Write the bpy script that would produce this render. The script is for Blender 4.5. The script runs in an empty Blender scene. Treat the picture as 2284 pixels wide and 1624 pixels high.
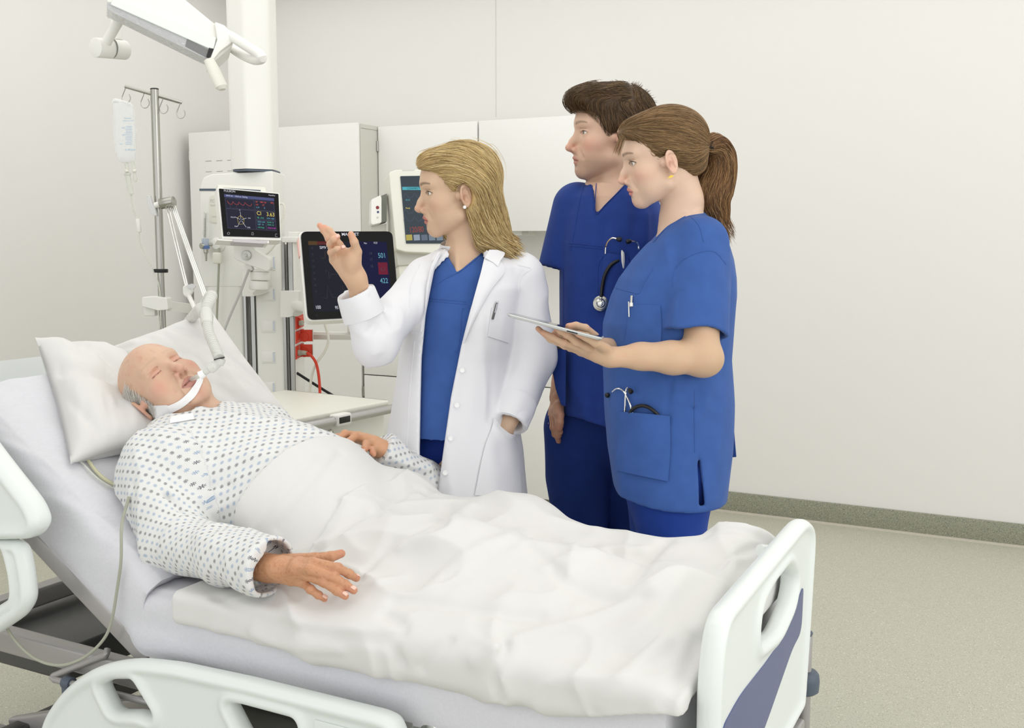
import bpy, bmesh, math, random
import numpy as np
from mathutils import Vector, Matrix
SC = bpy.context.scene
COL = SC.collection
# ---------------------------------------------------------------- camera, light, exposure
F_PX, CX, CY, HC = 2400.0, 1142.0, 812.0, 1.4
YAW, PIT = math.radians(28.0), math.atan(277.0 / 2400.0)
FW = np.array([-math.sin(YAW) * math.cos(PIT), math.cos(YAW) * math.cos(PIT), -math.sin(PIT)])
RT = np.array([math.cos(YAW), math.sin(YAW), 0.0])
UP = np.cross(RT, FW)
EYE = np.array([0.0, 0.0, HC])
cam_data = bpy.data.cameras.new('camera')
cam_data.sensor_width = 36.0
cam_data.lens = 36.0 * F_PX / 2284.0
cam_data.clip_start = 0.05
camera = bpy.data.objects.new('camera', cam_data)
COL.objects.link(camera)
camera.matrix_world = Matrix(((RT[0], UP[0], -FW[0], 0), (RT[1], UP[1], -FW[1], 0), (RT[2], UP[2], -FW[2], HC), (0, 0, 0, 1)))
SC.camera = camera
SC.view_settings.view_transform = 'Standard'
SC.view_settings.look = 'None'
SC.view_settings.gamma = 1.0
SC.view_settings.use_curve_mapping = False
SC.view_settings.exposure = 0.0
world = bpy.data.worlds.new('world')
SC.world = world
world.use_nodes = True
world.node_tree.nodes['Background'].inputs[0].default_value = (0.985, 0.992, 1.0, 1)
world.node_tree.nodes['Background'].inputs[1].default_value = 1.3
def area_light(name, loc, target, sx, sy, power, color=(1, 1, 1)):
    l = bpy.data.lights.new(name, 'AREA')
    l.shape = 'RECTANGLE'; l.size = sx; l.size_y = sy; l.energy = power; l.color = color
    o = bpy.data.objects.new(name, l); COL.objects.link(o)
    o.location = loc
    o.rotation_euler = (Vector(target) - Vector(loc)).to_track_quat('-Z', 'Y').to_euler()
    return o
area_light('right_fill', (3.3, 1.2, 2.0), (-1.2, 2.6, 0.9), 2.6, 1.8, 35, (0.99, 0.995, 1.0))  # unseen soft light added on the right; there is no window
area_light('ceiling_fill', (-1.4, 3.1, 2.96), (-1.4, 3.1, 0.0), 6.6, 4.0, 86, (0.985, 0.992, 1.0))  # unseen broad overhead light added to brighten the back of the room

# ---------------------------------------------------------------- helpers
def W(x, y, **k):
    """point of the place seen at a spot of the photograph, on a plane X=, Y=, Z= or at a distance d="""
    r = FW + RT * (x - CX) / F_PX - UP * (y - CY) / F_PX
    for a, i in (('X', 0), ('Y', 1), ('Z', 2)):
        if a in k:
            return EYE + r * (k[a] - EYE[i]) / r[i]
    return EYE + r * k['d']
def A(*v): return np.array(v, float)
def nrm(v):
    v = np.asarray(v, float); return v / (np.linalg.norm(v) + 1e-12)
def link(o, parent=None):
    COL.objects.link(o)
    if parent is not None: o.parent = parent
    return o
def tag(o, label=None, cat=None, group=None, kind=None):
    if label: o['label'] = label
    if cat: o['category'] = cat
    if group: o['group'] = group
    if kind: o['kind'] = kind
    return o
def empty(name, loc, label=None, cat=None, group=None):
    o = bpy.data.objects.new(name, None); o.empty_display_size = 0.05
    COL.objects.link(o); o.location = Vector([float(c) for c in loc])
    ORG[o.name] = np.array(loc, float)
    return tag(o, label, cat, group)
ORG = {}
def org(parent):
    """world origin of a parent (things are never rotated)"""
    p = np.zeros(3)
    while parent is not None:
        p = p + ORG.get(parent.name, np.zeros(3)); parent = parent.parent
    return p
def mesh_obj(name, V, Fc, mat, parent=None, smooth=True, col=None, flat_angle=None):
    """V in world coordinates"""
    V = np.asarray(V, float).reshape(-1, 3) - org(parent)
    me = bpy.data.meshes.new(name)
    if isinstance(Fc, np.ndarray) and Fc.shape[1] == 4:
        n = len(Fc)
        me.vertices.add(len(V)); me.vertices.foreach_set('co', V.astype(np.float32).ravel())
        me.loops.add(4 * n); me.loops.foreach_set('vertex_index', Fc.astype(np.int32).ravel())
        me.polygons.add(n); me.polygons.foreach_set('loop_start', np.arange(0, 4 * n, 4, dtype=np.int32))
        me.update(calc_edges=True)
    else:
        me.from_pydata([tuple(v) for v in V], [], [tuple(int(i) for i in f) for f in Fc])
    me.validate()
    if smooth:
        me.polygons.foreach_set('use_smooth', np.ones(len(me.polygons), dtype=bool))
        if flat_angle: me.set_sharp_from_angle(angle=math.radians(flat_angle))
    if col is not None:
        ca = me.color_attributes.new('Col', 'FLOAT_COLOR', 'POINT')
        c = np.ones((len(V), 4), np.float32); c[:, :3] = col
        ca.data.foreach_set('color', c.ravel())
    if mat is not None: me.materials.append(mat)
    me.update()
    o = bpy.data.objects.new(name, me)
    return link(o, parent)
class MB:
    """collects boxes, tubes and sheets; build() links them as one mesh object"""
    def __init__(s): s.V = []; s.F = []; s.n = 0
    def add(s, V, Fc):
        V = np.asarray(V, float).reshape(-1, 3)
        s.V.append(V); s.F += [tuple(int(i) + s.n for i in f) for f in Fc]; s.n += len(V); return s
    def box(s, lo, hi, bev=0.0, R=None, c=None):
        lo = np.array(lo, float); hi = np.array(hi, float)
        lo, hi = np.minimum(lo, hi), np.maximum(lo, hi)
        m = (lo + hi) / 2; h = (hi - lo) / 2
        if bev <= 0:
            V = np.array([[x, y, z] for x in (-1, 1) for y in (-1, 1) for z in (-1, 1)]) * h
            Fc = [(0, 1, 3, 2), (4, 6, 7, 5), (0, 4, 5, 1), (2, 3, 7, 6), (0, 2, 6, 4), (1, 5, 7, 3)]
        else:
            b = min(bev, h.min() * 0.95)
            bm = bmesh.new(); bmesh.ops.create_cube(bm, size=2)
            for v in bm.verts: v.co = Vector(v.co[i] * h[i] for i in range(3))
            bmesh.ops.bevel(bm, geom=bm.edges[:], offset=b, segments=3, affect='EDGES', profile=0.5)
            bm.verts.index_update()
            V = np.array([v.co[:] for v in bm.verts]); Fc = [[v.index for v in f.verts] for f in bm.faces]; bm.free()
        if R is not None: V = V @ np.asarray(R).T
        return s.add(V + (m if c is None else np.asarray(c)), Fc)
    def loft(s, rings, cap=True, closed=True):
        rings = [np.asarray(r, float) for r in rings]; n = len(rings[0]); V = np.concatenate(rings); Fc = []
        for i in range(len(rings) - 1):
            for j in range(n if closed else n - 1):
                a = i * n + j; b = i * n + (j + 1) % n
                Fc.append((a, b, b + n, a + n))
        if cap and closed:
            Fc.append(tuple(range(n - 1, -1, -1))); Fc.append(tuple(range((len(rings) - 1) * n, len(rings) * n)))
        return s.add(V, Fc)
    def tube(s, pts, r, n=12, cap=True, flat=1.0, up=None):
        pts = np.asarray(pts, float); m = len(pts)
        r = np.broadcast_to(np.asarray(r, float), (m,))
        T = np.gradient(pts, axis=0); T /= np.linalg.norm(T, axis=1)[:, None] + 1e-12
        u = np.asarray(up, float) if up is not None else (A(0, 0, 1) if abs(T[0][2]) < .9 else A(1, 0, 0))
        rings = []
        a = np.linspace(0, 2 * math.pi, n, endpoint=False)
        for i in range(m):
            if up is None or i == 0: u = u - T[i] * (u @ T[i])
            else: u = np.asarray(up, float) - T[i] * (np.asarray(up) @ T[i])
            u = nrm(u); w = np.cross(T[i], u)
            rings.append(pts[i] + r[i] * (np.cos(a)[:, None] * u * flat + np.sin(a)[:, None] * w))
        return s.loft(rings, cap)
    def cyl(s, a, b, r, r2=None, n=24, bev=0.0):
        a = A(*a); b = A(*b); r2 = r if r2 is None else r2
        if bev > 0:
            d = nrm(b - a); L = np.linalg.norm(b - a); pts = []; rr = []
            for t in np.linspace(0, math.pi / 2, 4): pts.append(a + d * bev * (1 - math.sin(t))); rr.append(r - bev + bev * math.cos(math.pi / 2 - t))
            pts = [a, a + d * bev * .3, a + d * bev, b - d * bev, b - d * bev * .3, b]; rr = [r - bev, r - bev * .3, r, r2, r2 - bev * .3, r2 - bev]
            return s.tube(pts, rr, n)
        return s.tube([a, b], [r, r2], n)
    def lathe(s, c, axis, prof, n=32):
        """prof: (radius, along) pairs"""
        axis = nrm(axis); u = nrm(np.cross(axis, A(0, 0, 1) if abs(axis[2]) < .9 else A(1, 0, 0))); w = np.cross(axis, u)
        a = np.linspace(0, 2 * math.pi, n, endpoint=False)
        rings = [A(*c) + axis * h + max(r, 1e-5) * (np.cos(a)[:, None] * u + np.sin(a)[:, None] * w) for r, h in prof]
        return s.loft(rings, True)
    def prism(s, poly, n, t, c=None):
        """poly: world points of a planar outline, extruded along n by t"""
        P = np.asarray(poly, float); m = len(P); Q = P + np.asarray(n, float) * t
        Fc = [tuple(range(m - 1, -1, -1)), tuple(range(m, 2 * m))] + [(i, (i + 1) % m, m + (i + 1) % m, m + i) for i in range(m)]
        return s.add(np.concatenate([P, Q]), Fc)
    def build(s, name, mat, parent=None, smooth=True, angle=35, bevel=0.0, label=None, kind=None, subsurf=0):
        o = mesh_obj(name, np.concatenate(s.V), s.F, mat, parent, smooth, flat_angle=angle)
        if bevel > 0:
            b = o.modifiers.new('bevel', 'BEVEL'); b.width = bevel; b.segments = 3; b.limit_method = 'ANGLE'; b.angle_limit = math.radians(35)
        if subsurf:
            q = o.modifiers.new('sub', 'SUBSURF'); q.levels = subsurf; q.render_levels = subsurf
        if label: o['label'] = label
        if kind: o['kind'] = kind
        return o
def spline(pts, n=24):
    """Catmull-Rom through points"""
    P = np.asarray(pts, float)
    if len(P) < 3:
        t = np.linspace(0, 1, n)[:, None]; return P[0] * (1 - t) + P[-1] * t
    Q = np.concatenate([[2 * P[0] - P[1]], P, [2 * P[-1] - P[-2]]]); out = []
    m = len(P) - 1; ts = np.linspace(0, m, n)
    for t in ts:
        i = min(int(t), m - 1); f = t - i; a, b, c, d = Q[i:i + 4]
        out.append(.5 * ((2 * b) + (-a + c) * f + (2 * a - 5 * b + 4 * c - d) * f * f + (-a + 3 * b - 3 * c + d) * f ** 3))
    return np.array(out)
def Rz(a): c, s = math.cos(a), math.sin(a); return np.array([[c, -s, 0], [s, c, 0], [0, 0, 1.]])
def Rx(a): c, s = math.cos(a), math.sin(a); return np.array([[1., 0, 0], [0, c, -s], [0, s, c]])
def Ry(a): c, s = math.cos(a), math.sin(a); return np.array([[c, 0, s], [0, 1., 0], [-s, 0, c]])

# ---------------------------------------------------------------- noise and signed distance fields
_rs = np.random.RandomState(7)
_NZ = _rs.rand(64, 64, 64).astype(np.float32) * 2 - 1
def noise(x, y, z):
    xi = np.floor(x).astype(int); yi = np.floor(y).astype(int); zi = np.floor(z).astype(int)
    fx = x - xi; fy = y - yi; fz = z - zi
    fx = fx * fx * (3 - 2 * fx); fy = fy * fy * (3 - 2 * fy); fz = fz * fz * (3 - 2 * fz)
    g = lambda a, b, c: _NZ[(xi + a) & 63, (yi + b) & 63, (zi + c) & 63]
    l = lambda a, b, t: a + (b - a) * t
    return l(l(l(g(0, 0, 0), g(1, 0, 0), fx), l(g(0, 1, 0), g(1, 1, 0), fx), fy), l(l(g(0, 0, 1), g(1, 0, 1), fx), l(g(0, 1, 1), g(1, 1, 1), fx), fy), fz)
def smin(a, b, k):
    h = np.clip(.5 + .5 * (b - a) / k, 0, 1); return b + (a - b) * h - k * h * (1 - h)
def smax(a, b, k): return -smin(-a, -b, k)
def sell(P, c, r, R=None):
    q = [P[i] - c[i] for i in range(3)]
    if R is not None: q = [R[0][i] * q[0] + R[1][i] * q[1] + R[2][i] * q[2] for i in range(3)]
    k0 = np.sqrt((q[0] / r[0]) ** 2 + (q[1] / r[1]) ** 2 + (q[2] / r[2]) ** 2)
    k1 = np.sqrt((q[0] / r[0] ** 2) ** 2 + (q[1] / r[1] ** 2) ** 2 + (q[2] / r[2] ** 2) ** 2) + 1e-9
    return k0 * (k0 - 1) / k1
def scap(P, a, b, ra, rb):
    a = np.asarray(a, float); b = np.asarray(b, float)
    d = b - a; L = float(d @ d) + 1e-12
    q = [P[i] - a[i] for i in range(3)]
    t = np.clip((q[0] * d[0] + q[1] * d[1] + q[2] * d[2]) / L, 0, 1)
    return np.sqrt(sum((q[i] - t * d[i]) ** 2 for i in range(3))) - (ra + (rb - ra) * t)
def scape(P, a, b, ra, rb, w, fl):
    """tapered capsule squeezed by fl along direction w"""
    a = np.asarray(a, float); b = np.asarray(b, float); w = nrm(w)
    d = b - a; L = float(d @ d) + 1e-12
    q = [P[i] - a[i] for i in range(3)]
    t = np.clip((q[0] * d[0] + q[1] * d[1] + q[2] * d[2]) / L, 0, 1)
    e = [q[i] - t * d[i] for i in range(3)]
    ew = e[0] * w[0] + e[1] * w[1] + e[2] * w[2]
    r2 = e[0] ** 2 + e[1] ** 2 + e[2] ** 2 - ew ** 2
    return (np.sqrt(r2 + (ew / fl) ** 2) - (ra + (rb - ra) * t)) * min(1, fl)
def sbox(P, c, h, r, R=None):
    q = [P[i] - c[i] for i in range(3)]
    if R is not None: q = [R[0][i] * q[0] + R[1][i] * q[1] + R[2][i] * q[2] for i in range(3)]
    q = [np.abs(q[i]) - (h[i] - r) for i in range(3)]
    return np.sqrt(sum(np.maximum(v, 0) ** 2 for v in q)) + np.minimum(np.maximum(np.maximum(q[0], q[1]), q[2]), 0) - r
def nets(f, lo, hi, h):
    """naive surface nets of f(P) = 0; returns vertices and quads"""
    lo = np.array(lo, float); n = np.ceil((np.array(hi, float) - lo) / h).astype(int) + 1
    xs = [(lo[i] + h * np.arange(n[i])).astype(np.float32) for i in range(3)]
    D = np.empty(tuple(n), np.float32)
    for i0 in range(0, n[0], 24):
        g = np.meshgrid(xs[0][i0:i0 + 24], xs[1], xs[2], indexing='ij'); D[i0:i0 + 24] = f(g)
    s = D < 0; c = np.zeros((n[0] - 1, n[1] - 1, n[2] - 1), np.int8)
    for a in (0, 1):
        for b in (0, 1):
            for d in (0, 1): c += s[a:n[0] - 1 + a, b:n[1] - 1 + b, d:n[2] - 1 + d]
    act = (c > 0) & (c < 8); I = np.argwhere(act); idx = -np.ones(act.shape, np.int64); idx[act] = np.arange(len(I))
    S = np.zeros((len(I), 3)); C = np.zeros(len(I))
    cor = [(a, b, d) for a in (0, 1) for b in (0, 1) for d in (0, 1)]
    for i, p in enumerate(cor):
        for q in cor[i + 1:]:
            if sum(abs(p[k] - q[k]) for k in range(3)) != 1: continue
            v0 = D[I[:, 0] + p[0], I[:, 1] + p[1], I[:, 2] + p[2]]; v1 = D[I[:, 0] + q[0], I[:, 1] + q[1], I[:, 2] + q[2]]
            m = (v0 < 0) != (v1 < 0); t = np.where(m, v0 / np.where(m, v0 - v1, 1), 0)
            for k in range(3): S[:, k] += np.where(m, p[k] + t * (q[k] - p[k]), 0)
            C += m
    V = lo + h * (I + S / C[:, None]); Q = []
    for ax in range(3):
        sl0 = [slice(1, -1)] * 3; sl1 = [slice(1, -1)] * 3; sl0[ax] = slice(0, -1); sl1[ax] = slice(1, None)
        a = s[tuple(sl0)]; b = s[tuple(sl1)]; E = np.argwhere(a != b)
        off = np.ones(3, int); off[ax] = 0; E = E + off
        inside = s[E[:, 0], E[:, 1], E[:, 2]]
        u, w = [(1, 2), (2, 0), (0, 1)][ax]
        du = np.zeros(3, int); du[u] = 1; dw = np.zeros(3, int); dw[w] = 1
        g = lambda e: idx[e[:, 0], e[:, 1], e[:, 2]]
        q = np.stack([g(E - du - dw), g(E - dw), g(E), g(E - du)], 1)
        q[~inside] = q[~inside][:, ::-1]; Q.append(q)
    Q = np.concatenate(Q); Q = Q[(Q >= 0).all(1)]
    return V, Q
def adj_smooth(V, Q, it=1, k=.5):
    n = len(V); e = np.concatenate([Q[:, [0, 1]], Q[:, [1, 2]], Q[:, [2, 3]], Q[:, [3, 0]]]); e = np.concatenate([e, e[:, ::-1]])
    deg = np.bincount(e[:, 0], minlength=n)[:, None] + 1e-9
    for _ in range(it):
        S = np.stack([np.bincount(e[:, 0], V[e[:, 1], i], n) for i in range(3)], 1) / deg
        V = V + k * (S - V)
    return V

# ---------------------------------------------------------------- materials
def srgb(r, g=None, b=None):
    if g is None: r, g, b = r
    f = lambda c: (c / 255) / 12.92 if c / 255 <= .04045 else ((c / 255 + .055) / 1.055) ** 2.4
    return (f(r), f(g), f(b))
def mat(name, rgb, rough=.5, metal=0.0, spec=.5, bump=None, var=None, emit=None, trans=0.0, alpha=1.0, sss=0.0, coat=0.0, attr=False, sheen=0.0, ior=1.45):
    m = bpy.data.materials.new(name); m.use_nodes = True; nt = m.node_tree; N = nt.nodes; L = nt.links
    b = N['Principled BSDF']; c = srgb(rgb)
    b.inputs['Base Color'].default_value = (*c, 1); b.inputs['Roughness'].default_value = rough; b.inputs['Metallic'].default_value = metal
    b.inputs['Specular IOR Level'].default_value = spec; b.inputs['Transmission Weight'].default_value = trans; b.inputs['Alpha'].default_value = alpha
    b.inputs['Coat Weight'].default_value = coat; b.inputs['Sheen Weight'].default_value = sheen; b.inputs['IOR'].default_value = ior
    if sss: b.inputs['Subsurface Weight'].default_value = sss; b.inputs['Subsurface Radius'].default_value = (.9, .35, .2); b.inputs['Subsurface Scale'].default_value = .006
    if emit: b.inputs['Emission Color'].default_value = (*srgb(emit[0]), 1); b.inputs['Emission Strength'].default_value = emit[1]
    tc = N.new('ShaderNodeTexCoord')
    src = None
    if attr:
        at = N.new('ShaderNodeAttribute'); at.attribute_name = 'Col'; src = at.outputs['Color']; L.new(src, b.inputs['Base Color'])
    if var:   # (scale, amount) or (scale, amount, stretch)
        n = N.new('ShaderNodeTexNoise'); n.inputs['Scale'].default_value = var[0]; n.inputs['Detail'].default_value = 5
        mp = N.new('ShaderNodeMapping'); mp.inputs['Scale'].default_value = var[2] if len(var) > 2 else (1, 1, 1)
        L.new(tc.outputs['Object'], mp.inputs['Vector']); L.new(mp.outputs['Vector'], n.inputs['Vector'])
        r = N.new('ShaderNodeMapRange'); r.inputs['From Min'].default_value = .3; r.inputs['From Max'].default_value = .7
        r.inputs['To Min'].default_value = 1 - var[1]; r.inputs['To Max'].default_value = 1 + var[1]; L.new(n.outputs['Fac'], r.inputs['Value'])
        x = N.new('ShaderNodeMix'); x.data_type = 'RGBA'; x.blend_type = 'MULTIPLY'; x.inputs['Factor'].default_value = 1
        if src is not None: L.new(src, x.inputs['A'])
        else: x.inputs['A'].default_value = (*c, 1)
        L.new(r.outputs['Result'], x.inputs['B']); L.new(x.outputs['Result'], b.inputs['Base Color'])
    if bump:  # (scale, strength[, stretch])
        n = N.new('ShaderNodeTexNoise'); n.inputs['Scale'].default_value = bump[0]; n.inputs['Detail'].default_value = 4
        mp = N.new('ShaderNodeMapping'); mp.inputs['Scale'].default_value = bump[2] if len(bump) > 2 else (1, 1, 1)
        L.new(tc.outputs['Object'], mp.inputs['Vector']); L.new(mp.outputs['Vector'], n.inputs['Vector'])
        u = N.new('ShaderNodeBump'); u.inputs['Strength'].default_value = bump[1]; u.inputs['Distance'].default_value = .01
        L.new(n.outputs['Fac'], u.inputs['Height']); L.new(u.outputs['Normal'], b.inputs['Normal'])
    return m
M = {}
M['skin'] = mat('skin', (225, 175, 145), .45, sss=.12, attr=True, bump=(420, .04))
M['wall'] = mat('wall_paint', (231, 229, 225), .75, spec=.2, bump=(150, .02))
M['cabinet'] = mat('cabinet_laminate', (238, 237, 233), .35, spec=.4)
M['cabinet_side'] = mat('cabinet_edge', (205, 204, 194), .45)
M['white_plastic'] = mat('white_plastic', (236, 235, 229), .35, coat=.15)
M['cream'] = mat('cream_housing', (228, 227, 215), .4)
M['bed_plastic'] = mat('bed_plastic', (228, 233, 230), .38, coat=.1)
M['grey_panel'] = mat('grey_panel', (196, 200, 198), .5)
M['alu'] = mat('aluminium', (188, 188, 186), .32, metal=.9)
M['steel'] = mat('steel', (176, 175, 168), .25, metal=1.0)
M['chrome'] = mat('chrome', (225, 225, 222), .08, metal=1.0)
M['bed_metal'] = mat('grey_lacquer', (172, 169, 168), .3, metal=.35)
M['dark_metal'] = mat('dark_metal', (92, 92, 92), .4, metal=.4)
M['black'] = mat('black_plastic', (22, 23, 24), .4)
M['rubber'] = mat('black_rubber', (20, 20, 22), .35)
M['slate'] = mat('slate_plastic', (84, 94, 108), .45)
M['gap'] = mat('gap_grey', (128, 130, 122), .6)  # plain mid-grey for joints, slots, carcasses and scale marks
M['red'] = mat('red_plastic', (205, 56, 30), .45)
M['bluepanel'] = mat('blue_panel', (78, 88, 134), .35, coat=.2)
M['screen'] = mat('screen_glass', (10, 10, 11), .08, spec=.16)
M['linen'] = mat('linen', (219, 218, 215), .85, spec=.15, sheen=.1, bump=(900, .03))
M['sheet'] = mat('sheet', (214, 214, 219), .9, spec=.1, sheen=.1, var=(160, .02, (1, .3, 1)), bump=(130, .10, (2, .7, 1)))
M['coat'] = mat('coat_cotton', (228, 228, 231), .8, spec=.15, bump=(1100, .03))
M['scrub'] = mat('scrub_cotton', (60, 92, 156), .8, spec=.15, sheen=.08, var=(28, .06), bump=(1100, .05))
M['scrub_dark'] = mat('navy_cotton', (30, 54, 132), .8, spec=.15, sheen=.05, var=(28, .06), bump=(1100, .05))
M['tube'] = mat('clear_tube', (236, 238, 228), .15, trans=.5, alpha=.75)
M['white_soft'] = mat('white_tape', (242, 242, 242), .6)
M['cable_grey'] = mat('grey_cable', (165, 166, 150), .5)
M['cable_white'] = mat('white_cable', (226, 224, 212), .45)
M['brass'] = mat('gold', (225, 195, 90), .25, metal=1.0)
def emis(name, rgb, s=1.0): return mat(name, (6, 6, 6), .35, spec=.08, emit=(rgb, s))
# ---------------------------------------------------------------- the room
YB = 5.36
M['floor'] = mat('speckled_vinyl', (188, 187, 171), .45, spec=.35)
M['skirt'] = mat('speckled_skirting', (150, 151, 134), .5, spec=.35)
def speckle(m, scale, dark, light):
    nt = m.node_tree; N = nt.nodes; L = nt.links; b = N['Principled BSDF']; tc = N.new('ShaderNodeTexCoord')
    base = tuple(b.inputs['Base Color'].default_value)
    prev = None
    for sc_, col_, th, sd in ((scale, dark, .15, 0), (scale * .8, light, .13, 7), (scale * 2.2, dark, .22, 3)):
        mp = N.new('ShaderNodeMapping'); mp.inputs['Location'].default_value = (sd, sd, sd); L.new(tc.outputs['Object'], mp.inputs['Vector'])
        v = N.new('ShaderNodeTexVoronoi'); v.inputs['Scale'].default_value = sc_; L.new(mp.outputs['Vector'], v.inputs['Vector'])
        v.inputs['Randomness'].default_value = 1.0
        r = N.new('ShaderNodeMapRange'); r.inputs['From Min'].default_value = th; r.inputs['From Max'].default_value = th * 1.5; r.inputs['To Min'].default_value = .85; r.inputs['To Max'].default_value = 0
        L.new(v.outputs['Distance'], r.inputs['Value'])
        x = N.new('ShaderNodeMix'); x.data_type = 'RGBA'; L.new(r.outputs['Result'], x.inputs['Factor'])
        if prev is None: x.inputs['A'].default_value = base
        else: L.new(prev, x.inputs['A'])
        x.inputs['B'].default_value = (*srgb(col_), 1); prev = x.outputs['Result']
    L.new(prev, b.inputs['Base Color'])
speckle(M['floor'], 95, (150, 147, 130), (222, 220, 200)); speckle(M['skirt'], 110, (70, 74, 70), (205, 204, 165))
def struct(name, mb, m, bevel=0):
    o = mb.build(name, m, None, bevel=bevel); o['kind'] = 'structure'; return o
struct('floor', MB().box((-4.86, -1.2, -.06), (4.2, YB + .1, 0)), M['floor'])
struct('ceiling', MB().box((-4.96, -.6, 3.0), (4.2, YB + .1, 3.08)), M['wall'])
struct('wall_back', MB().box((-4.96, YB, 0), (4.2, YB + .1, 3.0)), M['wall'])
struct('wall_left', MB().box((-4.96, -1.2, 0), (-4.86, YB, 3.0)), M['wall'])
struct('baseboard_back', MB().box((-2.26, YB - .012, .0), (4.2, YB, .105), .004), M['skirt'])
struct('baseboard_left', MB().box((-4.86, -1.2, .0), (-4.848, 4.8, .105), .004), M['skirt'])
struct('trim_1', MB().box((-2.26, YB - .032, .0), (4.2, YB - .0122, .006)), mat('weld_line', (205, 198, 186), .5))
struct('trim_2', MB().box((-2.951, YB - .002, 2.08), (-2.949, YB, 2.98)), M['cabinet_side'])
# tall cabinets, upper cabinets, base cabinets
def hinge(parent, x, y, z):
    MB().cyl((x, y, z - .028), (x, y, z + .028), .0075, n=10).build('hinge', M['steel'], parent)
xs = [-4.78, -4.16, -3.54]
TF, UF, BF = 4.87, 5.05, 4.87
for i in range(2):
    x0, x1 = xs[i], xs[i + 1]
    c = empty('tall_cabinet', ((x0 + x1) / 2, 5.1, 0), ['tall white cabinet in the corner behind the ceiling column, slotted door', 'tall white cabinet right of the ceiling column, beside the wall cupboards'][i], 'cabinet', 'tall white cabinets')
    MB().box((x0, TF + .022, .1), (x1, YB - .001, 2.03)).build('body', M['cabinet_side'], c)
    MB().box((x0, TF + .05, 0), (x1, YB - .001, .1)).build('plinth', M['skirt'], c)
    d = MB(); d.box((x0 + .0015, TF, .11), (x1 - .0015, TF + .019, 2.034), .001).build('door', M['cabinet'], c)
    if i == 0:
        hinge(c, x0 - .007, TF + .01, 1.9)
        for r in range(4):
            for k in range(5): MB().box((x0 + .13 + .085 * k, TF - .0008, 1.862 - .062 * r), (x0 + .177 + .085 * k, TF + .001, 1.8645 - .062 * r)).build('vent_slot', M['gap'], c)
    else:
        MB().box((x1 - .001, TF + .03, 2.006), (x1 + .001, YB - .01, 2.008)).build('side_joint', M['gap'], c)
for i, (x0, x1) in enumerate([(-3.535, -2.893), (-2.887, -2.245)]):
    c = empty('wall_cupboard', ((x0 + x1) / 2, 5.2, 1.45), ['white wall cupboard between tall cabinet and doctor\'s head, left of the two', 'white wall cupboard behind the man\'s face, right of the two'][i], 'cupboard', 'white wall cupboards')
    MB().box((x0, UF + .022, 1.452), (x1, YB - .001, 2.02)).build('body', M['cabinet_side'], c)
    MB().box((x0 + .002, UF, 1.446), (x1 - .002, UF + .019, 2.026), .001).build('door', M['cabinet'], c)
    if i == 0:
        hinge(c, x0 - .0, UF - .004, 1.92); hinge(c, x0, UF - .004, 1.5)
l = empty('cupboard_light', (-2.72, 5.2, 1.445), 'slim white light strip fixed under the wall cupboards', 'light')
MB().box((-3.2, 5.12, 1.425), (-2.66, 5.2, 1.4515), .004).build('housing', M['white_plastic'], l)
MB().box((-2.66, 5.118, 1.423), (-2.62, 5.202, 1.4515), .003).build('end_cap', M['cabinet_side'], l)
wt = MB(); wt.box((-3.54, BF - .012, .817), (-2.22, YB - .001, .85), .003); o = wt.build('worktop', M['cabinet']); tag(o, 'white worktop running along the back wall above the base cabinets', 'worktop')
bs = [(-3.535, -3.10), (-3.10, -2.665), (-2.665, -2.245)]
for i, (x0, x1) in enumerate(bs):
    c = empty('base_cabinet', ((x0 + x1) / 2, 5.1, 0), ['white base cabinet left of the doctor, next to the medical trolley', 'white base cabinet hidden behind the doctor\'s coat', 'white base cabinet between the doctor and the man, hinge showing'][i], 'cabinet', 'white base cabinets')
    MB().box((x0, BF + .022, .085), (x1, YB - .001, .8165)).build('body', M['gap'], c)
    MB().box((x0, BF + .06, 0), (x1, YB - .001, .085)).build('plinth', M['skirt'], c)
    MB().box((x0 + .012 if i == 0 else x0 + .0015, BF, .657), (x1 - (.012 if i == 2 else .0015), BF + .019, .800), .001).build('drawer', M['cabinet'], c)
    MB().box((x0 + .012 if i == 0 else x0 + .0015, BF, .072), (x1 - (.012 if i == 2 else .0015), BF + .019, .651), .001).build('door', M['cabinet'], c)
    if i == 2:
        hinge(c, x1 - .007, BF + .002, .20)
        MB().box((x1 - .006, BF + .002, .085), (x1 + .003, YB - .001, .8168), .0005).build('side_panel', M['cabinet'], c)
    if i == 0:
        hinge(c, x0 + .006, BF + .002, .56)
HF = nrm(A(FW[0], FW[1], 0))
# ---------------------------------------------------------------- hospital bed
BY0, BY1 = 1.60, 2.34
HX, HZ = -1.72, .505                                  # hinge of the backrest
BA = math.radians(32.5); CB, SB = math.cos(BA), math.sin(BA)
def bk(s, h, y):
    """point on the raised backrest: s along it from the hinge, h above its frame"""
    return A(HX - s * CB + h * SB, y, HZ + s * SB + h * CB)
bed = empty('hospital_bed', (-1.4, 1.97, 0), 'white hospital bed with raised backrest in the foreground, side rails down', 'bed')
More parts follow.
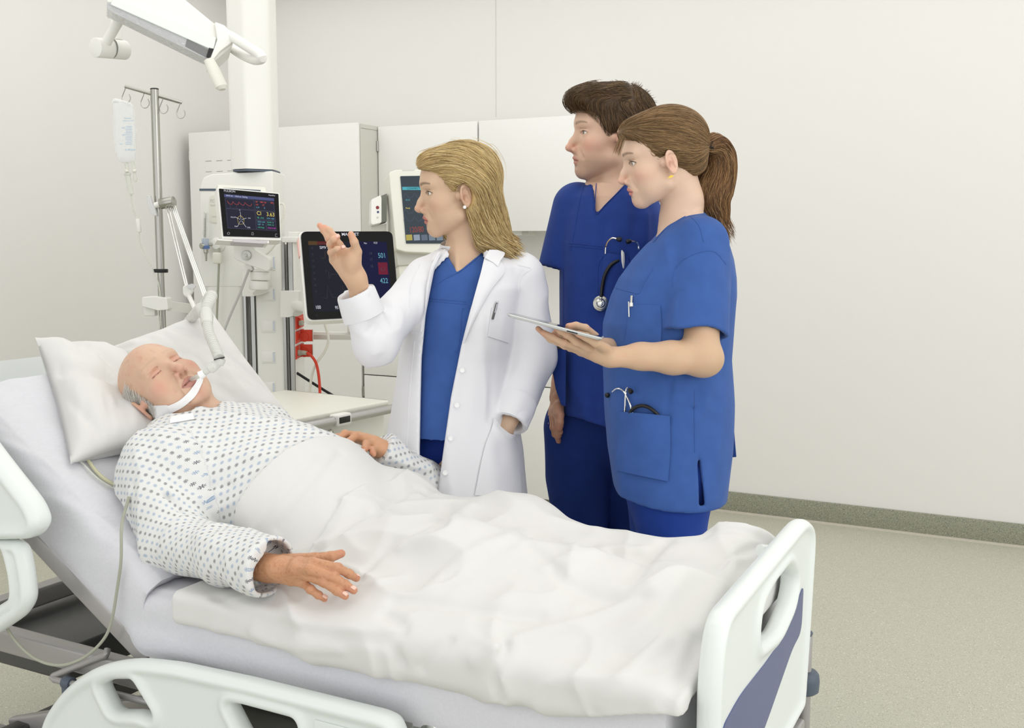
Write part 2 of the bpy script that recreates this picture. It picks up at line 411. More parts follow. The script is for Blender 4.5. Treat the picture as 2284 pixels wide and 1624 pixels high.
# footboard: outline in Y, Z
def rounded(poly, r=.03, n=6):
    P = np.array(poly, float); out = []
    for i in range(len(P)):
        a, b, c = P[i - 1], P[i], P[(i + 1) % len(P)]; rr = r[i] if hasattr(r, '__len__') else r
        u = nrm(a - b); w = nrm(c - b); t = min(rr, np.linalg.norm(a - b) * .48, np.linalg.norm(c - b) * .48)
        for k in np.linspace(0, 1, n): out.append((1 - k) ** 2 * (b + u * t) + 2 * k * (1 - k) * b + k * k * (b + w * t))
    return np.array(out)
def poly_sdf(px_, py_, poly):
    """signed distance to a closed polygon, negative inside"""
    d = np.full(px_.shape, 1e9); s = np.ones(px_.shape); n = len(poly); j = n - 1
    for i in range(n):
        e = poly[j] - poly[i]; wx = px_ - poly[i][0]; wy = py_ - poly[i][1]
        t = np.clip((wx * e[0] + wy * e[1]) / (e @ e + 1e-12), 0, 1); d = np.minimum(d, (wx - e[0] * t) ** 2 + (wy - e[1] * t) ** 2)
        c1 = py_ >= poly[i][1]; c2 = py_ < poly[j][1]; c3 = e[0] * wy > e[1] * wx
        s = np.where((c1 & c2 & c3) | (~c1 & ~c2 & ~c3), -s, s); j = i
    return s * np.sqrt(d)
def plate_field(outer, holes, t, r, edge=0.0):
    """rounded plate of thickness 2t in the plane (a, b), c across; edge: bead along the rim"""
    def f(a, b, c, ridges=()):
        d = poly_sdf(a, b, outer)
        for h in holes: d = np.maximum(d, -poly_sdf(a, b, h))
        th = t + edge * np.exp(-((d + r * 1.3) / (r * .9)) ** 2)
        u = np.maximum(d + r, 0); w = np.maximum(np.abs(c) - th + r, 0)
        return np.sqrt(u * u + w * w) - r + np.minimum(np.maximum(d + r, np.abs(c) - th + r), 0)
    return f
fo = rounded([(1.612, .37), (1.606, .70), (1.642, .797), (2.225, .826), (2.305, .785), (2.285, .62), (2.25, .40)], [.02, .08, .06, .05, .07, .08, .02])
fh = rounded([(1.862, .668), (1.87, .735), (1.955, .757), (2.09, .762), (2.15, .715), (2.12, .675), (2.02, .648)], .035)
ff = plate_field(fo, [fh], .013, .011, .009)
V, Q = nets(lambda P: ff(P[1], P[2], P[0] + .5), (-.55, 1.54, .34), (-.45, 2.41, .86), .0045)
V = adj_smooth(V, Q, 2); fb = mesh_obj('footboard', V, Q, M['bed_plastic'], bed)
bp = rounded([(2.222, .685), (2.215, .585), (2.14, .575), (1.93, .49), (1.70, .43), (1.655, .44), (1.655, .605), (1.76, .622), (1.95, .620), (2.12, .638)], [.02, .03, .03, .05, .03, .02, .03, .04, .04, .04])
MB().prism([A(-.4875, y - .012, z) for y, z in bp], (1, 0, 0), .0025).build('blue_panel', M['bluepanel'], fb, label='dark blue panel on the outside of the footboard')
MB().cyl((-.512, 2.1, .78), (-.54, 2.06, .79), .012).build('knob', M['bed_plastic'], fb)
# corner post and bumper
pb = W(1797, 1500, Y=2.34)
MB().cyl((pb[0], pb[1], .26), (pb[0], pb[1], W(1797, 1416, Y=2.34)[2]), .0125, bev=.003, n=20).build('corner_post', M['bed_metal'], bed)
MB().cyl((pb[0], pb[1], W(1797, 1416, Y=2.34)[2]), (pb[0], pb[1], W(1797, 1407, Y=2.34)[2]), .013, bev=.004, n=20).build('post_cap', M['slate'], bed)
zb = W(1795, 1545, Y=2.34)[2]; MB().lathe((pb[0] - .002, pb[1], zb), (0, 0, 1), [(.0, 0), (.024, 0), (.0315, .006), (.033, .03), (.031, .044), (.026, .05), (.013, .052), (.0, .052)]).build('bumper', M['slate'], bed)
MB().box((-.60, 1.80, .405), (-.50, 2.30, .43), .004).build('end_crossbar', M['bed_metal'], bed); MB().box((-.50, 1.90, .33), (-.475, 2.22, .39), .006).build('pull_out_shelf', M['bed_metal'], bed)
# frame tubes
def bar(name, a, b, w, h, m=None, parent=bed, r=.008, up=(0, 0, 1)):
    a = A(*a); b = A(*b); d = nrm(b - a); s = nrm(np.cross(d, up)); u = np.cross(s, d)
    cs = rounded([(-w / 2, -h / 2), (w / 2, -h / 2), (w / 2, h / 2), (-w / 2, h / 2)], r, 4)
    return MB().loft([p + np.outer(cs[:, 0], s) + np.outer(cs[:, 1], u) for p in (a, b)]).build(name, m or M['bed_metal'], parent)
for y in (1.615, 2.34):
    bar('backrest_tube', bk(.02, -.018, y), bk(.95, -.018, y), .032, .048)
    for a, b in ((HX + .05, -1.50), (-1.42, -1.06), (-.98, -.56)):
        bar('deck_rail', (a, y, .499), (b, y, .499), .030, .034)
    for x in (HX + .005, -1.46, -1.02):
        m_ = MB(); m_.cyl((x - .045, y, .492), (x - .02, y, .492), .0165, n=20); m_.cyl((x + .02, y, .492), (x + .045, y, .492), .0165, n=20)
        m_.cyl((x, y - .017, .488), (x, y + .017, .488), .028, n=28, bev=.005)
        m_.tube(spline([(x - .03, y, .500), (x, y, .513), (x + .03, y, .500)], 8), .010, 10)
        m_.build('hinge_joint', M['chrome'], bed)
MB().tube(spline([bk(.62, -.045, 1.61), bk(.62, -.075, 1.61), bk(.60, -.085, 1.61), bk(.50, -.085, 1.61), bk(.48, -.075, 1.61), bk(.48, -.045, 1.61)], 24), .005, 8).build('strap_loop', M['bed_metal'], bed)
# main side beam under the backrest, cross members, platform
q0 = W(0, 1405, Y=1.60); q1 = W(330, 1470, Y=1.60)
bar('side_beam', (-2.75, 1.63, q0[2] - .03), (-1.62, 1.63, q1[2] - .06), .04, .055)
bar('side_beam', (-2.75, 2.30, q0[2] - .03), (-1.62, 2.30, q1[2] - .06), .04, .055)
bar('cross_member', (-2.42, 1.63, .46), (-2.42, 2.30, .46), .05, .05)
bar('cross_member', (-1.66, 1.63, .41), (-1.66, 2.30, .41), .05, .05)
MB().box(A(-.8, -.34, -.008), A(.36, .34, .008), R=Ry(BA), c=bk(.50, -.03, 1.97)).build('backrest_panel', M['grey_panel'], bed)
MB().box((HX, 1.63, .478), (-.56, 2.32, .492)).build('deck_panel', M['grey_panel'], bed)
bar('lower_beam', (-2.5, 1.66, .16), (-.62, 1.66, .16), .05, .06, M['bed_metal'])
bar('lower_beam', (-2.5, 2.28, .16), (-.62, 2.28, .16), .05, .06, M['bed_metal'])
bar('scissor_arm', (-2.35, 1.72, .17), (-1.55, 1.72, .43), .03, .045, M['bed_metal']); bar('scissor_arm', (-.85, 1.72, .17), (-1.35, 1.72, .46), .03, .045, M['bed_metal'])
bar('scissor_arm', (-2.35, 2.22, .17), (-1.55, 2.22, .43), .03, .045, M['bed_metal']); bar('scissor_arm', (-.85, 2.22, .17), (-1.35, 2.22, .46), .03, .045, M['bed_metal'])
bar('lower_cross_member', (-2.3, 1.66, .17), (-2.3, 2.28, .17), .05, .05, M['dark_metal']); bar('lower_cross_member', (-.75, 1.66, .17), (-.75, 2.28, .17), .05, .05, M['dark_metal'])
MB().box((-1.9, 1.78, .26), (-1.45, 2.16, .36), .02).build('motor_housing', M['dark_metal'], bed)
MB().box((-2.62, 1.70, .335), (-2.12, 2.2, .42), .01).build('control_box', M['dark_metal'], bed)
for x in (-2.4, -.7):
    for y in (1.67, 2.27):
        w_ = MB(); w_.cyl((x, y - .016, .055), (x, y + .016, .055), .055, n=28, bev=.008); o = w_.build('caster_wheel', M['slate'], bed)
        MB().box((x - .02, y - .02, .07), (x + .02, y + .02, .14), .006).build('caster_fork', M['bed_metal'], o)
# bent bar that carries the side rail
g = [W(240, 1448, Y=1.62), W(236, 1462, Y=1.61), W(120, 1507, Y=1.595), W(117, 1511, Y=1.592), W(122, 1516, Y=1.59), W(175, 1528, Y=1.585), W(330, 1566, Y=1.58), W(400, 1585, Y=1.58)]
MB().tube(np.concatenate([np.linspace(g[i], g[i + 1], 6)[:-1] for i in range(len(g) - 1)] + [g[-1:]]), .0075, 12).build('rail_carrier', M['bed_metal'], bed)
cl = MB(); p = W(152, 1523, Y=1.588); cl.cyl(p + A(-.012, 0, 0), p + A(.014, 0, 0), .0145, n=20, bev=.003); cl.box(p + A(-.012, -.012, -.045), p + A(.008, .012, -.002), .006); cl.cyl(p + A(.03, 0, 0), p + A(.045, 0, 0), .013, bev=.003)
cl.build('rail_clamp', M['slate'], bed)
# side rails (seen from their outer side)
def rail(name, pts, holes, yc, t=.016, ridge=None, smooth=2):
    f = plate_field(pts, holes, t, .012, .010)
    lo = pts.min(0); hi = pts.max(0)
    V, Q = nets(lambda P: f(P[0], P[2], P[1] - yc), (lo[0] - .02, yc - .04, lo[1] - .02), (hi[0] + .02, yc + .04, hi[1] + .02), .0045)
    return mesh_obj(name, adj_smooth(V, Q, smooth), Q, M['bed_plastic'], bed)
def on(pts, Y): return np.array([[W(x, y, Y=Y)[0], W(x, y, Y=Y)[2]] for x, y in pts])
YR = 1.54
o1 = on([(98, 1640), (112, 1590), (150, 1535), (215, 1485), (300, 1467), (400, 1478), (560, 1512), (860, 1586), (888, 1600), (905, 1640), (905, 1760), (120, 1760)], YR)
h1 = on([(236, 1525), (262, 1512), (308, 1512), (352, 1585), (350, 1597), (318, 1584), (275, 1584), (262, 1578)], YR)
h2 = on([(520, 1564), (545, 1566), (672, 1600), (676, 1640), (676, 1700), (600, 1700), (560, 1640)], YR)
rail('side_rail', rounded(o1, [.02, .05, .06, .07, .08, .02, .02, .03, .03, .01, .01, .01]), [rounded(h1, .012), rounded(h2, .015)], YR)
MB().box(W(700, 1606, Y=YR - .020), W(860, 1700, Y=YR - .016), .002).build('rail_display', M['bed_plastic'], bed)
YR2 = 1.50
o2 = on([(-260, 640), (-60, 930), (0, 1012), (85, 1120), (103, 1168), (84, 1199), (0, 1201), (-260, 1201)], YR2)
rail('head_side_rail', rounded(o2, [.01, .03, .05, .05, .04, .03, .01, .01]), [], YR2, t=.02)
o3 = on([(-120, 1196), (55, 1204), (70, 1270), (78, 1340), (60, 1372), (-10, 1420), (-120, 1440)], YR2 + .004)
h3 = on([(-60, 1216), (12, 1216), (28, 1280), (32, 1330), (-40, 1375), (-60, 1375)], YR2 + .004)
rail('head_rail_bracket', rounded(o3, .03), [rounded(h3, .02)], YR2 + .004, t=.012)
# mattress under its fitted sheet
def mattress():
    T = .15; n = 14; rings = []
    prof = []
    for y, h in ((BY0, 0.0), (BY0 - .006, .03), (BY0 - .004, T - .035), (BY0 + .018, T - .006), (BY0 + .05, T), ((BY0 + BY1) / 2 - .2, T), ((BY0 + BY1) / 2, T), ((BY0 + BY1) / 2 + .2, T), (BY1 - .05, T), (BY1 - .018, T - .006), (BY1 + .004, T - .035), (BY1 + .006, .03), (BY1, 0.0)): prof.append((y, h))
    P = spline(prof and [(y, h, 0) for y, h in prof], 90)[:, :2]
    ss = list(np.linspace(.80, .10, 60)); xs_ = np.linspace(HX - .02, -.565, 80)
    for s in ss: rings.append([bk(s, h, y) for y, h in P])
    for k in np.linspace(0, 1, 14)[1:-1]:
        a = BA * (1 - k)
        rings.append([A(HX - .085 * math.cos(a) * (1 - k) - .02 * k + h * math.sin(a), y, HZ + .085 * math.sin(a) * (1 - k) + h * math.cos(a)) for y, h in P])
    for x in xs_: rings.append([A(x, y, HZ + h) for y, h in P])
    R_ = np.array(rings); nr, m = R_.shape[:2]; V = R_.reshape(-1, 3)
    # soft wrinkles, strongest on the side of the backrest
    side = np.clip((1.9 - V[:, 1]) / .3, 0, 1)
    u = V[:, 0] * .8 + V[:, 2] * .6; w_ = V[:, 1] * 1.2 + V[:, 2]
    d = noise(u * 4, w_ * 14, V[:, 0] * 0 + 3) * .007 + noise(u * 12, w_ * 34, V[:, 0] * 0 + 8) * .0025
    V[:, 2] += d * (.35 + side); V[:, 1] -= d * side * .6
    Fc = [(i * m + j, i * m + j + 1, (i + 1) * m + j + 1, (i + 1) * m + j) for i in range(nr - 1) for j in range(m - 1)]
    Fc += [tuple(i * m + j for j in ([m - 1])) for i in ()]
    q = MB(); q.add(V, Fc); q.add(V[:m], [tuple(range(m))]); q.add(V[-m:], [tuple(range(m - 1, -1, -1))])
    bot = [(i * m, (i + 1) * m, (i + 1) * m + m - 1, i * m + m - 1) for i in range(nr - 1)]
    q.add(V, bot)
    return q
mt = mattress().build('mattress', M['sheet'], None, angle=80)
tag(mt, 'bed mattress under a white fitted sheet with fine wrinkles, bent at the backrest', 'mattress')
# ---------------------------------------------------------------- equipment hanging from the ceiling column
class PL:
    """a flat face of a device through p, horizontal u, upward v; places things given on its face"""
    def __init__(s, p, u, v=(0, 0, 1)):
        s.p = np.array(p, float); s.u = nrm(u); v = np.array(v, float); s.v = nrm(v - s.u * (v @ s.u)); s.n = np.cross(s.u, s.v)
        if s.n @ (EYE - s.p) < 0: s.n = -s.n
    @staticmethod
    def tri(tl, tr, bl):
        return PL((tl + tr + bl) / 3, tr - tl, tl - bl)
    def at(s, x, y, off=0.0):
        r = FW + RT * (x - CX) / F_PX - UP * (y - CY) / F_PX
        return EYE + r * (((s.p + s.n * off) - EYE) @ s.n) / (r @ s.n)
    def loc(s, x, y):
        q = s.at(x, y) - s.p; return np.array([q @ s.u, q @ s.v])
    def wp(s, a, b, off=0.0): return s.p + s.u * a + s.v * b + s.n * off
    def rect(s, x0, y0, x1, y1, o0, o1, mb=None, bev=0.0):
        """box covering the face area between two seen corners, from depth o0 to o1 out of the face"""
        a = s.loc(x0, y0); b = s.loc(x1, y1); c = (a + b) / 2; h = np.abs(a - b) / 2
        mb = mb or MB(); R = np.stack([s.u, s.v, s.n], 1)
        return mb.box((-h[0], -h[1], -abs(o1 - o0) / 2), (h[0], h[1], abs(o1 - o0) / 2), bev, R=R, c=s.wp(c[0], c[1], (o0 + o1) / 2))
    def poly(s, pts, o0, o1, mb=None, r=0.0):
        P = np.array([s.loc(*p) for p in pts])
        if r: P = rounded(P, r, 6)
        return (mb or MB()).prism([s.wp(a, b, o0) for a, b in P], s.n, o1 - o0)
    def line(s, pts, w, off, mb=None, n=4):
        return (mb or MB()).tube([s.at(x, y, off) for x, y in pts], w, n)
def text(body, pl, x, y, hpx, m, parent, name='lettering', off=.0008, align='LEFT', xs=1.0, bold=0.0):
    c = bpy.data.curves.new(name, 'FONT'); c.body = body; c.align_x = align; c.fill_mode = 'FRONT'; c.offset = bold
    a = pl.loc(x, y); b = pl.loc(x, y - hpx); size = np.linalg.norm(b - a) / .70
    c.size = size
    o = bpy.data.objects.new(name, c); COL.objects.link(o)
    dg = bpy.context.evaluated_depsgraph_get(); me = bpy.data.meshes.new_from_object(o.evaluated_get(dg))
    V = np.array([v.co[:] for v in me.vertices]); Fc = [list(p.vertices) for p in me.polygons]
    bpy.data.objects.remove(o); bpy.data.curves.remove(c); bpy.data.meshes.remove(me)
    if not len(V): return None
    P = pl.wp(a[0], a[1], off); Wd = P + np.outer(V[:, 0] * xs, pl.u) + np.outer(V[:, 1], pl.v)
    return mesh_obj(name, Wd, Fc, m, parent, smooth=False)
HF = nrm(A(FW[0], FW[1], 0))
HF = nrm(A(FW[0], FW[1], 0))
DP = 4.62
pp = PL(W(540, 600, d=DP), RT)                                 # front face of the pendant body
pend = empty('ceiling_pendant', (W(560, 600, d=DP + .15)[0], W(560, 600, d=DP + .15)[1], 0.4), 'white medical supply column hanging from the ceiling with sockets and rails', 'supply column')
# column shaft
def shaft(x0, x1, xm, ztop, ybot, dpt):
    a = pp.at(x0, 300, -.02); m_ = pp.at(xm, 300, .03); b = pp.at(x1, 300, -.03); zb = pp.at(xm, ybot)[2]
    q = [a, m_, b, b + HF * dpt, a + HF * dpt]
    P = rounded([(p[0], p[1]) for p in q], [.02, .012, .02, .02, .02], 6)
    return MB().loft([np.c_[P, np.full(len(P), z)] for z in (zb, ztop)])
shaft(511, 606, 548, 2.999, 377, .16).build('column', M['white_plastic'], pend)
shaft(515, 607, 550, pp.at(550, 377)[2] - .002, 382, .16).build('column_ring', M['slate'], pend)
hd = MB(); pp.poly([(452, 396), (470, 388), (607, 381), (607, 640), (445, 640), (444, 418), (447, 408)], -.26, -.012, hd, .006); hd.build('head_housing', M['white_plastic'], pend, bevel=.006)
st = MB(); pp.rect(443, 420.5, 487, 425.5, -.262, -.010, st); st.build('dark_stripe', M['slate'], pend)
bd = MB(); pp.rect(448, 425, 551, 1010, -.26, -.0135, bd, .02); pp.rect(566, 545, 637, 1010, -.2, -.0137, bd, .002); pp.rect(551, 545, 567, 1010, -.2, -.035, bd)
pp.rect(637, 540, 650, 1010, -.2, -.035, bd); pp.rect(650, 531, 664, 1010, -.2, -.0137, bd, .002)
bd.build('body', M['white_plastic'], pend)
pp.rect(552.5, 545, 564.5, 1005, -.04, -.018).build('cable_channel', M['black'], pend)
pp.rect(638.5, 538, 648.5, 1005, -.04, -.018).build('cable_channel', M['black'], pend)
for x0, x1 in ((546, 551.5), (565, 567), (632, 637.5), (650, 652)): pp.rect(x0, 640 if x0 < 600 else 538, x1, 1005, -.03, -.009).build('profile_edge', M['alu'], pend)
for i, (y0, y1) in enumerate([(571, 603), (643, 672), (714, 742), (784, 811), (853, 880), (922, 948)]):
    o = pp.rect(581, y0, 613, y1, -.0138, -.0105, None, .001).build('socket_frame', M['white_plastic'], pend)
    pp.rect(586, y0 + 3, 607, y1 - 3, -.012, -.0085, None, .0008).build('socket_cover', M['cabinet'], o)
    pp.rect(608, y0 + 2, 611.5, y1 - 3, -.012, -.0095).build('marker_strip', mat('pale_blue', (200, 208, 222), .5) if i == 0 else bpy.data.materials['pale_blue'], o)
nm = pp.poly([(466, 440), (470, 436), (489, 433), (489, 497), (472, 497), (467, 492)], -.013, -.009, None, .003).build('name_plate', M['cream'], pend)
M['faint'] = mat('faint_grey_ink', (188, 188, 180), .6)
text('PICCO', pp, 467.5, 452, 8, M['faint'], nm, off=-.0085, xs=.62); text('PulsioFlex', pp, 467.5, 460, 4.5, M['faint'], nm, off=-.0085, xs=.6); text('PULSION', pp, 472, 485, 3, M['faint'], nm, off=-.0085, xs=.7)
# top cap right and scoops
pp.rect(628, 528, 664, 541, -.2, -.006, None, .003).build('body_cap', M['cabinet'], pend)
pp.rect(640, 517, 662, 529, -.2, -.02, None, .003).build('corner_cap', M['white_plastic'], pend)
def scoop(x0, y0, x1, y1, cx, cy, rx, ry):
    b = MB(); pp.poly([(x0, y0), (x1, y0), (x1, y1 - 8), (x0 + (x1 - x0) * .45, y1), (x0, y1)], -.02, .055, b, .004)
    o = b.build('rail_bracket', M['white_plastic'], pend, bevel=.002)
    a = np.linspace(0, 2 * math.pi, 24, endpoint=False)
    MB().prism([pp.at(cx + rx * math.cos(t), cy + ry * math.sin(t) - .25 * rx * math.cos(t), .057) for t in a], pp.n, .003).build('bracket_recess', M['cabinet_side'], o)
scoop(547, 597, 600, 660, 581, 651, 17, 7); scoop(631, 648, 672, 706, 665, 698, 12, 7)
pp.rect(640, 676, 676, 686, .0, .05, None, .002).build('clamp_rail', M['white_plastic'], pend)
# red sockets on the right flank
for y0, y1 in ((706, 736), (740, 768), (773, 803)):
    o = pp.poly([(659, y0), (662, y0), (662, y1 - 2), (659, y1)], -.16, .0, None).build('red_socket_base', M['red'], pend)
    if y0 > 720:
        pp.rect(664, y0 - 2, 692, y1 - 4, -.06, -.052, None, .001).build('red_socket_lid', M['red'], o)
        pp_c = pp.at(678.5, (y0 + y1) / 2 - 3, -.0515)
        MB().lathe(pp_c, pp.n, [(.0, 0), (.019, 0), (.021, .0015), (.023, 0), (.0, .0003)], 28).build('socket_ring', M['red'], o)
        pp.rect(692, y0 - 2.6, 693.2, y1 - 3.5, -.062, -.05).build('lid_edge', M['cabinet_side'], o)
    else:
        pp.poly([(660, 708), (667, 710), (671, 722), (666, 731), (662, 735)], -.08, -.02, None, .003).build('red_socket_lid', M['red'], o)
        pp.rect(664, 716, 673, 727, -.05, -.015, None, .003).build('plug', M['cable_grey'], o)
pl_ = pp.at(668, 787, .02)
MB().cyl(pp.at(663, 787, -.03), pp.at(671, 787, -.03), .013, n=16, bev=.002).build('plug', M['cable_grey'], pend)
cb = spline([pp.at(x, y, -.03 + .01 * k) for k, (x, y) in enumerate([(671, 787), (680, 787), (692, 792), (704, 808), (710, 832), (713, 862), (714, 900)])], 40)
c_ = MB().tube(cb[8:], .0062, 10).build('power_cord', M['red']); tag(c_, 'red power cord plugged into the red socket of the supply column', 'cord')
MB().tube(cb[:10], np.linspace(.011, .0085, 10), 10).build('cord_sleeve', M['cable_grey'], c_)
c_ = MB().tube(spline([pp.at(x, y, -.01) for x, y in [(724, 712), (725, 724), (731, 745), (732, 765), (722, 788), (706, 810), (697, 832), (692, 862), (690, 900)]], 50), .0058, 10).build('monitor_cable', M['cable_white']); tag(c_, 'thick white cable hanging from the large ventilator screen', 'cable')
c_ = MB().tube([pp.at(662, 832, -.02), pp.at(706, 860, -.02), pp.at(760, 893, -.02)], .0062, 10).build('black_cable', M['rubber']); tag(c_, 'black cable running diagonally behind the trolley', 'cable')
# flow meter
fm = empty('flow_meter', pp.at(458, 560, .03), 'clear oxygen flow meter with a blue body on the column\'s left side', 'flow meter')
M['clear'] = mat('clear_plastic', (235, 238, 238), .08, trans=.75, alpha=.55)
MB().cyl(pp.at(457.5, 532, .03), pp.at(459.5, 473, .03), .0095, n=20, bev=.002).build('flow_tube', M['clear'], fm)
MB().cyl(pp.at(457.5, 530, .03), pp.at(459.2, 476, .03), .0028, n=10).build('scale', M['cabinet_side'], fm)
tk = MB()
for k in range(16): pp.rect(460.5, 487.5 + 2.6 * k, 465, 488.3 + 2.6 * k, .0398, .0402, tk)
tk.build('scale_marks', M['gap'], fm, kind='stuff')
MB().cyl(pp.at(458, 532, .03), pp.at(458.5, 556, .03), .015, n=20, bev=.003).build('valve_body', mat('pale_blue_grey', (176, 186, 200), .35), fm)
MB().cyl(pp.at(459, 548, .032), pp.at(459.5, 555, .032), .0156, n=20).build('blue_band', mat('mid_blue', (92, 118, 170), .4), fm)
MB().cyl(pp.at(448, 549, .045), pp.at(456, 548, .03), .0125, n=20, bev=.002).build('knob', M['steel'], fm)
MB().cyl(pp.at(464, 546, .03), pp.at(480, 545, .0), .007, n=14).build('connector', M['steel'], fm)
MB().lathe(pp.at(459, 556, .03), (0, 0, -1), [(.010, 0), (.010, .014), (.006, .018), (.006, .022), (.0045, .024), (.0055, .03), (.004, .032), (.005, .038), (.0036, .040), (.0042, .046), (.003, .05)], 14).build('hose_barb', M['steel'], fm)
MB().lathe(pp.at(486, 546, -.013), pp.n, [(.032, 0), (.032, .008), (.024, .014), (.018, .03), (.0, .032)], 28).build('gas_outlet', M['white_plastic'], pend)
cc = MB().tube(spline([pp.at(x, y, .03) for x, y in [(489, 553), (489, 575), (488, 600), (486, 650), (484, 700), (482, 760), (482, 800)]], 30), .0048, 10).build('sensor_cable', M['cable_grey']); tag(cc, 'grey cable hanging straight down left of the monitor arm', 'cable')
pp.rect(480, 563, 498, 588, .018, .048, None, .006).build('cable_connector', M['cream'], cc)
# ---------- small monitor
def screen_face(tl, tr, bl):
    return PL.tri(tl, tr, bl)
mp = PL.tri(W(487, 419, d=4.26), W(622, 431, d=4.38), W(497, 530, d=4.215))
mon = empty('patient_monitor', mp.at(556, 480, -.04), 'small bedside monitor with colourful readings on a dark screen, left of the two monitors', 'monitor')
mp.poly([(485, 417), (624, 430), (628, 536), (496, 532)], -.055, -.003, None, .004).build('housing', M['white_plastic'], mon, bevel=.002)
mp.poly([(488.5, 420.5), (621, 432.5), (625, 530), (498.5, 526.5)], -.004, 0, None, .003).build('front_glass', M['screen'], mon)
mp.poly([(487, 409), (594, 415), (596, 428), (488, 418)], -.045, -.012, None, .003).build('handle', M['cream'], mon, bevel=.002)
mp.poly([(499, 416.5), (583, 421.5), (583, 425), (499, 420)], -.012, -.0105).build('handle_gap', M['slate'], mon)
mp.poly([(485, 533), (600, 537), (600, 543), (485, 536)], -.05, .0, None, .002).build('mount_plate', M['white_plastic'], mon)
mp.poly([(519, 535), (596, 540), (590, 546), (519, 542)], -.03, .012, None, .002).build('mount_bar', mat('lilac_grey', (200, 194, 198), .4), mon)
E_ = {k: emis('glow_' + k, c, s) for k, c, s in (('panel', (44, 44, 62), .8), ('bar', (88, 94, 140), .8), ('red', (225, 96, 80), .9), ('yellow', (232, 214, 110), .95), ('cyan', (110, 180, 200), .9), ('green', (90, 200, 165), .9), ('magenta', (215, 80, 200), .9), ('white', (225, 226, 235), .95), ('line', (120, 122, 150), .6), ('dim', (96, 98, 112), .55), ('teal', (96, 190, 205), .8))}
u_, v_ = np.array([134., 12.5]), np.array([10., 107.])       # screen spots: share of width and height
def mq(a, b): return (487 + a * 134 + b * 10, 419.5 + a * 12.3 + b * (108 - a * 6))
def mrect(a0, b0, a1, b1, off, m, name, parent): return mp.poly([mq(a0, b0), mq(a1, b0), mq(a1, b1), mq(a0, b1)], off, off + .0004).build(name, m, parent)
scr = mrect(.085, .115, .915, .83, .0002, E_['panel'], 'display', mon)
mrect(.085, .115, .915, .175, .0008, E_['bar'], 'status_bar', scr)
for a0, b0, a1, b1 in ((.1, .19, .57, .40), (.1, .415, .57, .82), (.585, .20, .905, .40), (.585, .415, .905, .60), (.585, .615, .74, .82), (.75, .615, .905, .82)):
    q = MB(); c = [mq(a0, b0), mq(a1, b0), mq(a1, b1), mq(a0, b1), mq(a0, b0)]
    for i in range(4): mp.line([c[i], c[i + 1]], .0003, .0009, q)
    q.build('panel_border', E_['line'], scr)
wv = [(.13, .23), (.145, .27), (.17, .295), (.20, .30), (.225, .235), (.245, .275), (.27, .29), (.30, .30), (.325, .235), (.345, .27), (.37, .29), (.40, .30), (.425, .235), (.445, .27), (.475, .295), (.50, .30), (.52, .30), (.535, .25)]
mp.line([mq(a, b + .02) for a, b in wv], .00055, .001).build('pressure_curve', E_['red'], scr)
for a in (.17, .275, .375, .48): mp.line([mq(a, .33), mq(a, .385)], .0003, .001).build('grid_tick', E_['line'], scr)
ce = (.33, .63)
pen = [(0, -.17), (.095, -.045), (.075, .15), (-.065, .14), (-.10, -.055)]
for dx, dy in pen: mp.line([mq(ce[0] + dx * .12, ce[1] + dy * .12), mq(ce[0] + dx, ce[1] + dy)], .0006, .0012).build('star_axis', E_['white'], scr)
pg = [mq(ce[0] + dx * k, ce[1] + dy * k) for (dx, dy), k in zip(pen, (.55, .55, .55, .7, .6))]
mp.line(pg + [pg[0]], .0005, .001).build('star_outline', E_['yellow'], scr)
for s, a, b, h, k in (('CI', .31, .44, 2.6, 'white'), ('SVV', .45, .60, 2.6, 'white'), ('DGLVI', .16, .60, 2.6, 'white'), ('MAP', .21, .79, 2.8, 'white'), ('SVRI', .42, .80, 2.8, 'white'),
                      ('AP', .60, .24, 3.2, 'red'), ('108 / 66', .67, .24, 3.4, 'red'), ('(82)', .85, .235, 3.4, 'red'), ('HR', .60, .30, 3.2, 'red'), ('67', .71, .30, 3.6, 'red'), ('CVP', .60, .36, 3.2, 'cyan'), ('5', .73, .365, 4, 'cyan'),
                      ('CI', .60, .505, 8.5, 'yellow'), ('3.63', .76, .515, 8.5, 'yellow'), ('TB  37.0', .60, .58, 3.4, 'green'), ('SVRI 1684', .76, .58, 3.2, 'cyan'),
                      ('GEDI 648', .60, .665, 3.2, 'cyan'), ('GEF  34', .60, .72, 3.2, 'cyan'), ('CPI 0.66', .60, .785, 3.2, 'green'), ('ELWI  8', .765, .665, 3.2, 'green'), ('PVPI 1.9', .765, .72, 3.2, 'green'), ('DGLVI 565', .765, .785, 3.0, 'magenta'),
                      ('04:47 am', .12, .155, 3.0, 'white'), ('175.0 cm  75.0 kg', .26, .158, 3.0, 'white')):
    x, y = mq(a, b); text(s, mp, x, y, h, E_[k], scr, 'reading', .0014, xs=.85)
x, y = mq(.085, .065); text('PULSION', mp, x, y, 4.6, E_['white'], mon, 'lettering', .0014, xs=.9); x, y = mq(.085, .092); text('Medical Systems', mp, x, y, 2.4, E_['dim'], mon, 'lettering', .0014, xs=.8)
x, y = mq(.83, .07); text('PulsioFlex', mp, x, y, 3, E_['white'], mon, 'lettering', .0014, xs=.8)
def ring(pl, x, y, r, m, parent, name, a0=0, a1=2 * math.pi, w=.0004, off=.001):
    mb = MB(); pl.line([(x + r * math.cos(t), y + r * math.sin(t)) for t in np.linspace(a0, a1, 16)], w, off, mb); return mb.build(name, m, parent)
x, y = mq(.10, .93); o = ring(mp, x, y, 2.7, E_['white'], mon, 'power_icon', -1.0, 4.1); mp.line([(x, y - 3.8), (x, y - .6)], .0004, .001).build('icon_stroke', E_['white'], o)
